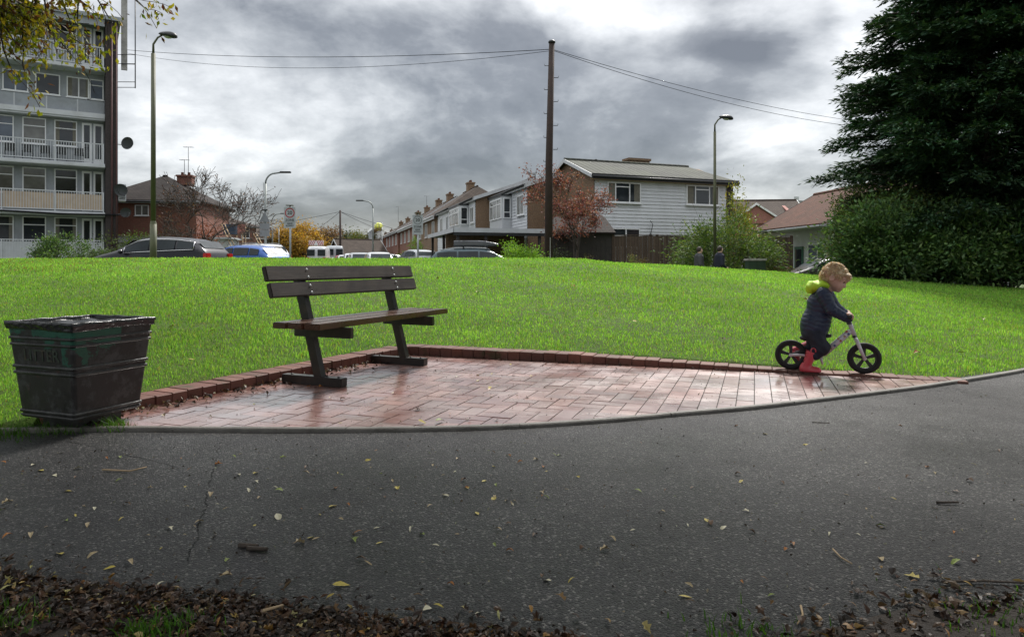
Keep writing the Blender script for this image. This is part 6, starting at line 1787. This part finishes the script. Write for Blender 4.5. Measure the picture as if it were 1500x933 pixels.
# ================================================================== people far away
def walker(label, x, y, coat, rz=0., H_=1.6, z=None):
    t = thing('person', label, 'person', (x, y, (gzf(x) + .10) if z is None else z), rz); k = H_ / 1.7
    def bodyf(P):
        P = P / k
        d = ell(P, (.03, 0, 1.60), (.095, .078, .115)); d = smin(d, cap(P, (0, 0, 1.42), (.02, 0, 1.53), .05), .03)
        d = smin(d, ell(P, (.12, 0, 1.585), (.02, .016, .02)), .02)
        d = smin(d, cap(P, (0, 0, 1.0), (0, 0, 1.35), .13, .15), .05)
        for s in (-1, 1):
            d = smin(d, cap(P, (0, s * .17, 1.38), (-.03, s * .22, 1.1), .05, .045), .04); d = smin(d, cap(P, (-.03, s * .22, 1.1), (.16, s * .17, .98), .04, .03), .02)
            d = smin(d, ell(P, (.2, s * .16, .98), (.05, .025, .035)), .02)
            d = smin(d, cap(P, (0, s * .09, .95), (s * .16, s * .09, .5), .085, .06), .04); d = smin(d, cap(P, (s * .16, s * .09, .5), (s * .2 - .08, s * .09, .08), .055, .04), .02)
            d = smin(d, cap(P, (s * .2 - .1, s * .09, .04), (s * .2 + .08, s * .09, .03), .04, .035), .02)
        return d * k
    sdf_obj('body', bodyf, (-.4, -.35, 0), (.45, .35, 1.8), .022, 'skin', t)
    def coatf(P):
        P = P / k
        d = cap(P, (0, 0, .88), (0, 0, 1.36), .175, .165)
        for s in (-1, 1):
            d = smin(d, cap(P, (0, s * .17, 1.38), (-.03, s * .23, 1.1), .07, .062), .04); d = smin(d, cap(P, (-.03, s * .23, 1.1), (.13, s * .18, .99), .06, .045), .02)
        return np.maximum(d, .82 - P[..., 2]) * k
    sdf_obj('coat', coatf, (-.4, -.4, .7), (.4, .4, 1.7), .022, coat, t)
    def trf(P):
        P = P / k; d = 9 + P[..., 0] * 0
        for s in (-1, 1): d = np.minimum(d, smin(cap(P, (0, s * .09, .93), (s * .16, s * .09, .5), .105, .08), cap(P, (s * .16, s * .09, .5), (s * .2 - .08, s * .09, .1), .075, .065), .02))
        return d * k
    sdf_obj('trousers', trf, (-.4, -.3, 0), (.45, .3, 1.1), .025, 'cloth_navy', t)
    M.setdefault('hair_dark', simple('hair_dark', (.03, .02, .015), .7, .3, 20, .3, 60))
    sdf_obj('hair', lambda P: np.maximum(ell(P / k, (.01, 0, 1.63), (.105, .088, .11)), -np.maximum((P / k)[..., 2] * 1 - 1.66, -((P / k)[..., 0] - .04))) * k, (-.2, -.2, 1.3), (.25, .2, 1.8), .018, 'hair_dark', t)
walker('distant person in a charcoal coat walking left of the lamp post', px2(1024, 22.2), 22.2, 'cloth_grey', .1, 1.57)
walker('distant person in a navy coat walking right of the lamp post', px2(1054, 22.0), 22.0, 'cloth_navy', .3, 1.60)

# ================================================================== trees and shrubs
SEEDS = {'small tree with thin red autumn leaves in front of the white house': 18, 'nearly bare tree with a few dark leaves right of the brick house': 14}
def reseed(label):
    global rng
    k = SEEDS.get(label, sum((i + 1) * ord(ch) for i, ch in enumerate(label))); rnd.seed(k); rng = np.random.default_rng(k)
def grow(p, d, L, r, lvl, maxl, tubes, ends, kids=(3, 4), up=.12, curl=.28, shrink=.62, seg=4):
    p = Vector(p); d = Vector(d).normalized(); pts = [p.copy()]; rr = [r]
    for i in range(seg):
        d = (d + Vector((rnd.gauss(0, curl), rnd.gauss(0, curl), rnd.gauss(0, curl) + up)) * .45).normalized()
        p = p + d * (L / seg); pts.append(p.copy()); rr.append(r * (1 - .45 * (i + 1) / seg))
    tubes.append((pts, rr, lvl))
    if lvl >= maxl - 1:
        for q in pts[1:]: ends.append((q, d.copy()))
    if lvl < maxl:
        n = rnd.randint(*kids)
        for k in range(n):
            f = .35 + .65 * (k + 1) / n; i = min(seg, max(1, int(f * seg + .5))); q = pts[i]
            ax = Vector((rnd.gauss(0, 1), rnd.gauss(0, 1), rnd.gauss(0, 1))).cross(d).normalized()
            nd = (Matrix.Rotation(rnd.uniform(.35, .95), 3, ax) @ d)
            grow(q, nd, L * shrink * rnd.uniform(.75, 1.2), rr[i] * .62, lvl + 1, maxl, tubes, ends, kids, up, curl, shrink, seg)
def wood(name, tubes, mat, parent, minr=.004):
    mb = MB()
    for pts, rr, lvl in tubes: mb.tube(pts, [max(minr, q) for q in rr], 8 if lvl == 0 else (5 if lvl < 3 else 3), cap=False)
    return mb.build(name, mat, parent, fix=False)
def tree(label, loc, H, r, maxl, cols, nleaf, lsize, spread, mat='bark', name='tree', cat='tree', trunkL=.35, kids=(3, 4), up=.12, lasp=.5, lean=(0, 0, 1), shrink=.62, grp=None, minr=.006, var=.3, leafmat='leaf', curl=.28):
    reseed(label); t = thing(name, label, cat, loc, 0, grp); tubes, ends = [], []
    grow((0, 0, -.1), lean, H * trunkL, r, 0, maxl, tubes, ends, kids, up, curl, shrink)
    zmax = max(e[0].z for e in ends); s = H / zmax
    tubes = [([q * s for q in pts], rr, l) for pts, rr, l in tubes]; ends = [(q * s, d) for q, d in ends]
    wood('trunk', tubes, mat, t, minr)
    if nleaf:
        E = np.array([q[:] for q, _ in ends]); D = np.array([d[:] for _, d in ends])
        k = rng.integers(0, len(E), nleaf); p = E[k] + rng.normal(0, spread, (nleaf, 3)); d = D[k] * .5 + rng.normal(0, .7, (nleaf, 3)) + (0, 0, -.15)
        tn = tint_mix(nleaf, cols, var); 
        leaf_cards('crown', p, d, rng.uniform(.6, 1.25, nleaf) * lsize, lasp, leafmat, t, tn)
    return t
def shrub(label, loc, rx, ry, H, cols, nleaf, lsize, name='shrub', cat='shrub', stems=9, grp=None, lasp=.45, var=.35, lumps=26, hollow=.55, mat='bark', leafmat='leaf', flat=.12):
    """many stems from one base, foliage gathered in uneven clumps over an ellipsoid"""
    reseed(label); t = thing(name, label, cat, loc, 0, grp); mb = MB(); C_ = []
    for k in range(lumps):
        a = rnd.uniform(0, 2 * PI); el = math.asin(rnd.uniform(-.35, 1)); q = rnd.uniform(hollow, 1.02)
        C_.append((rx * q * math.cos(a) * math.cos(el), ry * q * math.sin(a) * math.cos(el), H * (.42 + .58 * q * math.sin(el))))
    for k in range(min(lumps, stems * 3)):
        c_ = Vector(C_[k]); b = Vector((rnd.gauss(0, rx * .12), rnd.gauss(0, ry * .12), -.05)); m_ = b.lerp(c_, .5) + Vector((0, 0, H * .12))
        mb.tube([b, b.lerp(m_, .5), m_, c_], [.022, .018, .012, .005], 4, cap=False)
        for j in range(4):
            e = c_ + Vector((rnd.gauss(0, .2 * rx), rnd.gauss(0, .2 * ry), rnd.gauss(0, .14 * H))); mb.tube([m_.lerp(c_, .6), e], [.007, .003], 3, cap=False)
    mb.build('stems', mat, t, fix=False)
    C_ = np.array(C_); k = rng.integers(0, len(C_), nleaf); sg = np.array([rx, ry, H * .5]) * .22
    p = C_[k] + rng.normal(0, 1, (nleaf, 3)) * sg * rng.uniform(.6, 1.1, (len(C_), 1))[k]; p[:, 2] = np.maximum(p[:, 2], .03)
    d = norm(p - np.array([0, 0, H * .3])) + rng.normal(0, .65, (nleaf, 3)); d[:, 2] -= flat
    cl = tint_mix(nleaf, cols, var) * (1 + rng.uniform(-.18, .18, (len(C_), 1)))[k]
    leaf_cards('foliage', p, d, rng.uniform(.6, 1.3, nleaf) * lsize, lasp, leafmat, t, np.clip(cl, 0, 1)); return t
G_DARK = [(.018, .042, .016), (.026, .058, .02), (.035, .07, .022)]
G_MID = [(.045, .095, .02), (.06, .12, .026), (.08, .14, .03)]
G_LIGHT = [(.09, .17, .03), (.12, .2, .035), (.15, .2, .04)]

# big conifer on the right
def conifer(label, X, Y, H, r_at, seed_r, nb, per, name='conifer_tree', zmin=1.4):
    reseed(label)
    z0 = zl(X, Y) if Y < 21 else gzf(X); t = thing(name, label, 'conifer', (X, Y, z0)); mb = MB()
    mb.tube([(0, 0, -.2), (.05, 0, H * .35), (0, .05, H * .7), (0, 0, H)], [.34, .26, .14, .02], 10, cap=False)
    P_, D_, S_, C_ = [], [], [], []
    for b in range(nb):
        z = zmin + (H - zmin - .3) * (b / nb) ** .95 + rnd.uniform(-.4, .4); a = b * 2.39996 + rnd.gauss(0, .25)
        R = r_at(z) * rnd.choice([rnd.uniform(.6, .95), rnd.uniform(.8, 1.02), rnd.uniform(.95, 1.15)])
        if R < .2: continue
        da = Vector((math.cos(a), math.sin(a), 0)); rise = rnd.uniform(-.02, .24); droop = rnd.uniform(.06, .30)
        def at(s): return da * (R * s) + Vector((0, 0, z + R * (rise * s * 1.6 - droop * s * s)))
        mb.tube([at(q / 5) for q in range(6)], [.05 * (1 - q / 6.5) * min(1, R / 2.5) + .006 for q in range(6)], 4, cap=False)
        side = Vector((-da.y, da.x, 0)); tone = rnd.uniform(.7, 1.25)
        ntw = int(per * R / 3 + 4)
        for k in range(ntw):
            s = rnd.uniform(.06, 1.) ** .8; base = at(s); sg = rnd.choice((-1, 1)); Lt = R * .30 * (1.12 - s) + .30
            td = (da * rnd.uniform(.6, 1.1) + side * sg * rnd.uniform(.25, 1.) + Vector((0, 0, rnd.uniform(-.28, .12)))).normalized()
            m = 12
            for j in range(m):
                q = (j + rnd.random()) / m; pp = base + td * Lt * q + Vector((rnd.gauss(0, .03), rnd.gauss(0, .03), rnd.gauss(0, .035) - .10 * q * q))
                dd = (td + side * rnd.gauss(0, .45) + Vector((0, 0, rnd.gauss(-.05, .3)))).normalized()
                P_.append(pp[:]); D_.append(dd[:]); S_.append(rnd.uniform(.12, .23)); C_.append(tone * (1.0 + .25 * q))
    mb.build('trunk', 'bark', t, fix=False)
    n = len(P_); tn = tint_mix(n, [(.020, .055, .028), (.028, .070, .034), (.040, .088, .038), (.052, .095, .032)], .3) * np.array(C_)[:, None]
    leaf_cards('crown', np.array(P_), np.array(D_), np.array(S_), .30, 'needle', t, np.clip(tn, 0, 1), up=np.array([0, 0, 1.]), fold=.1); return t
conifer('huge dark green conifer filling the upper right corner', 13.0, 18.9, 16., lambda z: float(np.interp(z, [1, 2.6, 3.4, 5, 8, 11, 16], [2.5, 3.5, 3.95, 3.6, 2.5, 1.8, .2])), 1, 640, 56)
conifer('second dark conifer standing behind the huge one at the right edge', 18.2, 20.4, 14., lambda z: float(np.interp(z, [1, 3, 8, 14], [3.2, 3.8, 2.6, .2])), 2, 240, 44)
# evergreen shrubs at its foot
for i, (px, Y, rx, H_, lab) in enumerate([(1300, 17.9, 1.35, 2.3, 'leftmost of the dark laurel bushes under the huge conifer'), (1385, 17.6, 1.4, 2.1, 'middle dark laurel bush under the huge conifer'), (1470, 17.3, 1.4, 2.15, 'rightmost dark laurel bush under the huge conifer')]):
    x = px2(px, Y); shrub(lab, (x, Y, zl(x, Y) - .15), rx, 1.1, H_, [(.065, .13, .05), (.09, .165, .055), (.12, .2, .06)], 15000, .13, 'laurel_bush', 'bush', 10, 'laurel bushes under the conifer', .42, lumps=60, hollow=.45)
x = px2(1570, 17); shrub('dark laurel bush cut off by the right edge of the view', (x, 17., zl(x, 17) - .15), 1.5, 1.2, 2.2, [(.022, .05, .018), (.032, .066, .022)], 8000, .13, 'laurel_bush', 'bush', 8, 'laurel bushes under the conifer', .42, lumps=50)
x = px2(1400, 18); shrub('low dark ground cover bush filling the foot of the laurels', (x, 18.1, zl(x, 18.1) - .1), 3.2, .6, .9, [(.035, .075, .028), (.05, .09, .03)], 9000, .11, 'low_bush', 'bush', 10, None, .42, lumps=60, hollow=.1)
# the lighter, half bare shrub with arching branches
x = px2(1325, 18.9)
tree('half bare shrub tree with arching olive green branches beside the bungalow', (x, 18.2, zl(x, 18.2) - .1), 2.9, .07, 5, [(.06, .115, .028), (.09, .15, .03), (.15, .17, .035), (.08, .09, .03)], 13000, .085, .16, 'bark_grey', 'shrub_tree', 'tree', .25, (3, 4), .02, .45, shrink=.66, minr=.005, curl=.35)
x = px2(1232, 18.4)
tree('bare twiggy shrub with small yellowing leaves left of the laurels', (x, 18.3, zl(x, 18.3) - .1), 2.0, .04, 4, [(.14, .17, .03), (.18, .16, .03), (.12, .10, .03)], 2200, .06, .1, 'bark_grey', 'twiggy_shrub', 'shrub', .22, (3, 4), 0., .45, shrink=.66, minr=.005, curl=.4)
x = px2(1385, 19.2)
tree('tall leafy shrub tree below the lowest conifer branches', (x, 19.4, zl(x, 19.4) - .1), 3.1, .07, 4, G_MID, 9000, .1, .2, 'bark_grey', 'shrub_tree', 'tree', .25, (3, 4), .03, .45, shrink=.68, minr=.006)
# feathery shrub by the lamp post and its companions
shrub('broad feathery green shrub between the two timber fences', (px2(1062, 25.6), 25.6, gzf(8) - .05), 1.75, 1.3, 3.0, [(.07, .13, .03), (.1, .17, .035), (.14, .2, .04), (.05, .1, .03)], 15000, .13, 'leafy_shrub', 'shrub', 10, None, .28, lumps=46, flat=.35)
shrub('yellow green shoots rising beside the corner of the white house', (px2(1082, 27.0), 27.0, gzf(8)), .8, .7, 3.9, [(.2, .22, .03), (.16, .2, .035), (.25, .22, .04)], 2600, .12, 'leafy_shrub', 'shrub', 6, None, .4, lumps=20)
shrub('low reddish green shrub in front of the short fence', (px2(1132, 25), 25, gzf(9)), .8, .6, 1.15, [(.09, .11, .04), (.12, .08, .04), (.06, .09, .03)], 2600, .09, lumps=16)
shrub('small bright yellow green sapling by the log', (px2(1168, 21.3), 21.3, zl(8.9, 21.3) + .25), .22, .22, .62, [(.3, .42, .04), (.24, .36, .04)], 260, .1, 'sapling', 'plant', 4, lumps=8)
# plants against the long fence and around the shed
for px, Y, rx, H_, cols, lab in [(848, 26.6, .55, 1.35, [(.08, .09, .03), (.12, .1, .05)], 'dry tangled plant at the foot of the red leaved tree'), (872, 26.7, .4, 1.3, [(.13, .11, .05), (.17, .14, .07)], 'straw coloured tall weeds in front of the black garage'),
                                (925, 26.6, .4, 1.75, [(.11, .15, .04), (.15, .16, .05)], 'pale green plant climbing in front of the long fence'), (942, 26.5, .6, 1.2, [(.16, .13, .06), (.12, .1, .05)], 'brown seeded weeds in front of the long fence'),
                                (985, 26.4, .7, .95, [(.05, .09, .025), (.07, .12, .03)], 'low dark green plant before the long fence'), (960, 26.2, .5, .8, [(.06, .1, .03)], 'small leafy clump below the long fence'),
                                (812, 25.2, .5, 1.7, [(.03, .05, .02), (.05, .07, .025)], 'dark bush just right of the telegraph pole'), (785, 25.4, .6, 1.6, [(.035, .06, .02), (.05, .08, .025)], 'dark bush just left of the telegraph pole')]:
    x = px2(px, Y); shrub(lab, (x, Y, gzf(x)), rx, .4, H_, cols, 1500, .085, 'weed_clump' if 'weed' in lab else 'shrub', 'plant' if 'plant' in lab or 'weed' in lab else 'bush', 8, lumps=16, lasp=.3, hollow=.2)
shrub('bright green rounded bush left of the telegraph pole', (px2(763, 22.2), 22.2, .05), .72, .6, 1.70, [(.16, .3, .03), (.2, .36, .035), (.12, .24, .03)], 9000, .075, 'round_bush', 'bush', lumps=44, hollow=.3)
# red leaved tree
tree('small tree with thin red autumn leaves in front of the white house', (px2(838, 26.3), 26.3, gzf(2.4)), 4.95, .085, 5, [(.19, .055, .055), (.24, .085, .08), (.15, .07, .05), (.27, .14, .12)], 5200, .10, .12, 'bark', 'red_leaved_tree', 'tree', .26, (4, 4), .20, .5, lean=(.06, 0, 1), shrink=.60, minr=.006, curl=.3)
# bare tree on the left
tree('nearly bare tree with a few dark leaves right of the brick house', (px2(294, 37), 37., .15), 6.0, .11, 5, [(.12, .05, .035), (.08, .04, .03), (.14, .08, .04)], 900, .12, .06, 'bark', 'bare_tree', 'tree', .30, (4, 4), .05, .5, lean=(.06, 0, 1), shrink=.74, minr=.012, curl=.3)
shrub('russet leaved shrub below the bare tree', (px2(305, 41), 41., .15), 1.1, .8, 3.2, [(.2, .06, .03), (.16, .05, .03)], 1400, .12, lumps=14)
# shrubs before the flats
shrub('rounded green bush with yellow tips in front of the flats', (px2(88, 27.5), 27.5, .25), 1.05, .8, 1.95, [(.05, .10, .03), (.07, .14, .035), (.1, .17, .04)], 5000, .10, 'round_bush', 'bush', lumps=34)
shrub('low wide grey green bush in front of the flats', (px2(158, 27.8), 27.8, .25), 1.15, .7, 1.25, [(.06, .1, .045), (.08, .12, .05)], 4200, .09, 'round_bush', 'bush', lumps=28)
shrub('dark hedge bush between the flats and the brick house', (px2(190, 36), 36., .2), 2.0, 1.0, 2.3, [(.05, .09, .025), (.09, .13, .03)], 4000, .11, 'hedge_bush', 'bush', lumps=30)
shrub('narrow green hedge bush in front of the brick house', (px2(215, 38), 38., .2), 1.6, .8, 1.9, [(.06, .1, .03), (.1, .13, .03)], 2500, .11, 'hedge_bush', 'bush', lumps=24)
# street trees
tree('large golden yellow autumn tree at the end of the street', (px2(452, 92), 92, .2), 6.6, .22, 4, [(.42, .25, .035), (.5, .3, .04), (.34, .2, .04), (.22, .15, .04)], 16000, .26, .55, 'bark', 'yellow_tree', 'tree', .25, (4, 5), -.02, .6, shrink=.66)
tree('brown leaved tree right behind the golden tree', (px2(478, 100), 100, .2), 5.8, .2, 4, [(.18, .1, .05), (.13, .09, .05)], 4500, .28, .5, name='brown_tree', trunkL=.28, kids=(3, 4), shrink=.66)
tree('dark green tree between the curved lamps', (px2(402, 98), 98, .2), 5.2, .2, 4, [(.06, .07, .03), (.09, .08, .035), (.1, .06, .035)], 5000, .28, .5, name='dark_tree', trunkL=.25, kids=(4, 4), shrink=.66)
tree('black green tree just left of the golden tree', (px2(432, 104), 104, .2), 5.4, .2, 4, [(.02, .035, .025), (.035, .05, .03)], 4500, .28, .45, name='dark_tree', trunkL=.3, kids=(3, 4), shrink=.66)
tree('green tree with yellow flecks left of the far scaffold', (px2(536, 104), 104, .2), 6.0, .2, 4, [(.07, .12, .03), (.1, .13, .03), (.14, .13, .03)], 9000, .26, .5, name='green_tree', trunkL=.22, kids=(4, 5), shrink=.68)
tree('olive tree directly beside the far scaffold', (px2(550, 106), 106, .2), 5.6, .18, 4, [(.14, .13, .03), (.1, .1, .03)], 4000, .24, .4, name='green_tree', trunkL=.25, kids=(3, 4), shrink=.66)
tree('small dark flat topped tree beyond the far telegraph pole', (px2(517, 108), 108, .2), 5.6, .2, 3, [(.03, .05, .03)], 1800, .3, .4, name='dark_tree', trunkL=.7, kids=(4, 5), shrink=.3)
for i, (px, Y, H_, lab) in enumerate([(372, 120, 4.6, 'hazy far tree left of the triangular sign'), (420, 125, 5.2, 'hazy far tree behind the curved lamps'), (495, 130, 6.0, 'hazy far tree right of the golden tree'), (508, 118, 5.4, 'hazy far tree beside the far telegraph pole'), (528, 135, 5.6, 'hazy far tree behind the flat topped tree'), (345, 118, 4.8, 'hazy far tree beyond the ladders')]):
    tree(lab, (px2(px, Y), Y, .2), H_, .2, 4, [(.1, .1, .06), (.12, .11, .06), (.08, .09, .05)], 3500, .34, .6, name='far_tree', trunkL=.25, kids=(3, 4), grp='far trees at the end of the street', shrink=.66)
# hedge along the terrace front gardens
for (u, w_, lab) in [(4, 4, 'dark clipped hedge nearest the carport'), (14, 5, 'dark clipped hedge in front of the second white house'), (24, 6, 'dark clipped hedge in front of the hipped brick house'), (36, 7, 'dark clipped hedge farthest along the terrace')]:
    p = at_terr(u, 7.0); shrub(lab, (p[0], p[1], .0), 2.2, 1.4, 1.25, [(.03, .055, .02), (.045, .075, .025)], 2600, .1, 'hedge', 'hedge', 6, lumps=30, grp='front garden hedges along the terrace')
p = at_terr(19.5, 3.2); shrub('tall bright green climber by the brown brick house', (p[0], p[1], 0), 1.0, 1., 2.9, [(.1, .19, .03), (.13, .22, .035)], 2500, .12, 'climber', 'bush', lumps=20)

# overhanging autumn tree: trunk stands left of the view, its boughs hang over the path and the viewer
t = thing('overhanging_tree', 'autumn tree whose yellow green leaves hang over the top left corner', 'tree', (-7.6, 3.4, zl(-7.6, 3.4)))
reseed('overhang')
tubes, ends = [], []
mb = MB()
base = Vector((-7.6, 3.4, 0)); fork = Vector((.3, .1, 3.2))
tubes.append(([Vector((0, 0, -.2)), Vector((.05, 0, 1.2)), Vector((.15, .05, 2.3)), fork], [.26, .22, .19, .16], 0))
def W2(p): return Vector(p) - base
boughs = [((-4.2, 6.2, 3.75), 1), ((-3.5, 5.9, 3.55), 1), ((-4.7, 5.6, 3.5), 1)]
lowE = []
def bough(target, r=.05, n_side=9, sag=.25):
    a = fork; b = W2(target); m1 = a.lerp(b, .4) + Vector((0, 0, .7)); m2 = a.lerp(b, .75) + Vector((0, 0, .45))
    pts = [a, a.lerp(m1, .5) + Vector((0, 0, .2)), m1, m1.lerp(m2, .5), m2, m2.lerp(b, .5) + Vector((0, 0, -.02)), b]
    tubes.append((pts, [r * (1 - .12 * i) for i in range(7)], 1)); return pts
TW = []   # hanging twigs given as start/end in world coordinates (all inside the crown's lower left-hand fringe)
for tgt in [(-3.6, 5.6, 3.16), (-4.0, 5.7, 3.05), (-3.5, 5.8, 3.3), (-4.5, 5.8, 3.0), (-3.75, 5.9, 3.3), (-4.3, 6.2, 3.35), (-4.8, 5.9, 3.3), (-4.0, 5.6, 2.95)]:
    pts = bough(tgt)
    for k in range(18):
        f = rnd.uniform(.5, 1.); i = int(f * 6); q = pts[min(i, 5)].lerp(pts[min(i + 1, 6)], rnd.random())
        grow(q, (rnd.gauss(.2, .5), rnd.gauss(.1, .5), rnd.gauss(-.55, .3)), rnd.uniform(.25, .62), .009, 2, 3, tubes, ends, (2, 3), -.12, .3, .55)
wood('trunk', tubes, 'bark', t, .0028)
E = np.array([q[:] for q, _ in ends]); D = np.array([d[:] for _, d in ends])
# keep the leaves in loose bunches
k0 = rng.choice(len(E), len(E) * 6 // 10, replace=False); n = 7600
k = rng.choice(k0, n); p = E[k] + rng.normal(0, .045, (n, 3)); d = D[k] * .3 + rng.normal(0, .6, (n, 3)) + (0, 0, -.5)
leaf_cards('crown', p, d, rng.uniform(.035, .072, n), .45, 'leaf', t, tint_mix(n, [(.26, .28, .02), (.36, .34, .03), (.17, .22, .02), (.42, .33, .04), (.14, .06, .03)], .3))
# unseen upper crown and tree behind the viewer, added to shade the near ground
def crown_leaves(name, c, rx, ry, z0, z1, n, parent, loc, clump=90):
    cc_ = []
    while len(cc_) < clump:
        a = rnd.uniform(0, 2 * PI); q = math.sqrt(rnd.random()); x = c[0] + rx * q * math.cos(a); y = c[1] + ry * q * math.sin(a); z = rnd.uniform(z0, z1)
        if y > .5 and z < 1.9 + .47 * y: continue
        cc_.append((x, y, z))
    cc_ = np.array(cc_); k = rng.integers(0, clump, n); p = cc_[k] + rng.normal(0, 1, (n, 3)) * (.62, .62, .4)
    ok = (p[:, 1] < .3) | (p[:, 2] > 1.35 + .43 * p[:, 1]); p = p[ok]; n = len(p)
    leaf_cards(name, p - np.array(loc), rng.normal(0, 1, (n, 3)), rng.uniform(.14, .26, n), .6, 'leaf', parent, tint_mix(n, [(.12, .13, .03), (.2, .17, .04), (.1, .11, .03)], .3))
    return cc_
loc = tuple(t.location)
cc_ = crown_leaves('upper_shade_crown', (-5.2, 4.6), 6.2, 6.0, 4.6, 9.5, 26000, t, loc, 130)
mb = MB()
for c_ in cc_[::3]:
    b = Vector(c_) - Vector(loc); mb.tube([fork, fork.lerp(b, .35) + Vector((0, 0, .9)), fork.lerp(b, .75) + Vector((0, 0, .4)), b], [.07, .05, .03, .01], 5, cap=False)
mb.build('limbs', 'bark', t, fix=False)
t = thing('unseen_shade_tree', 'unseen tree added behind the viewer, its boughs shading the path', 'tree', (2.2, -2.4, 0)); loc = (2.2, -2.4, 0)  # out of view, added so its crown darkens the foreground path
mb = MB(); mb.tube([(0, 0, -.2), (.05, 0, 1.5), (0, .1, 3.2), (.1, .2, 5)], [.34, .28, .24, .16], 12, cap=False)
cc_ = crown_leaves('crown', (2.0, 2.4), 6.2, 6.6, 4.0, 9.5, 34000, t, loc, 170)
for c_ in cc_[::3]:
    b = Vector(c_) - Vector(loc); f_ = Vector((0, .1, 3.2)); mb.tube([f_, f_.lerp(b, .4) + Vector((0, 0, .7)), b], [.09, .05, .01], 5, cap=False)
mb.build('trunk', 'bark', t, fix=False)
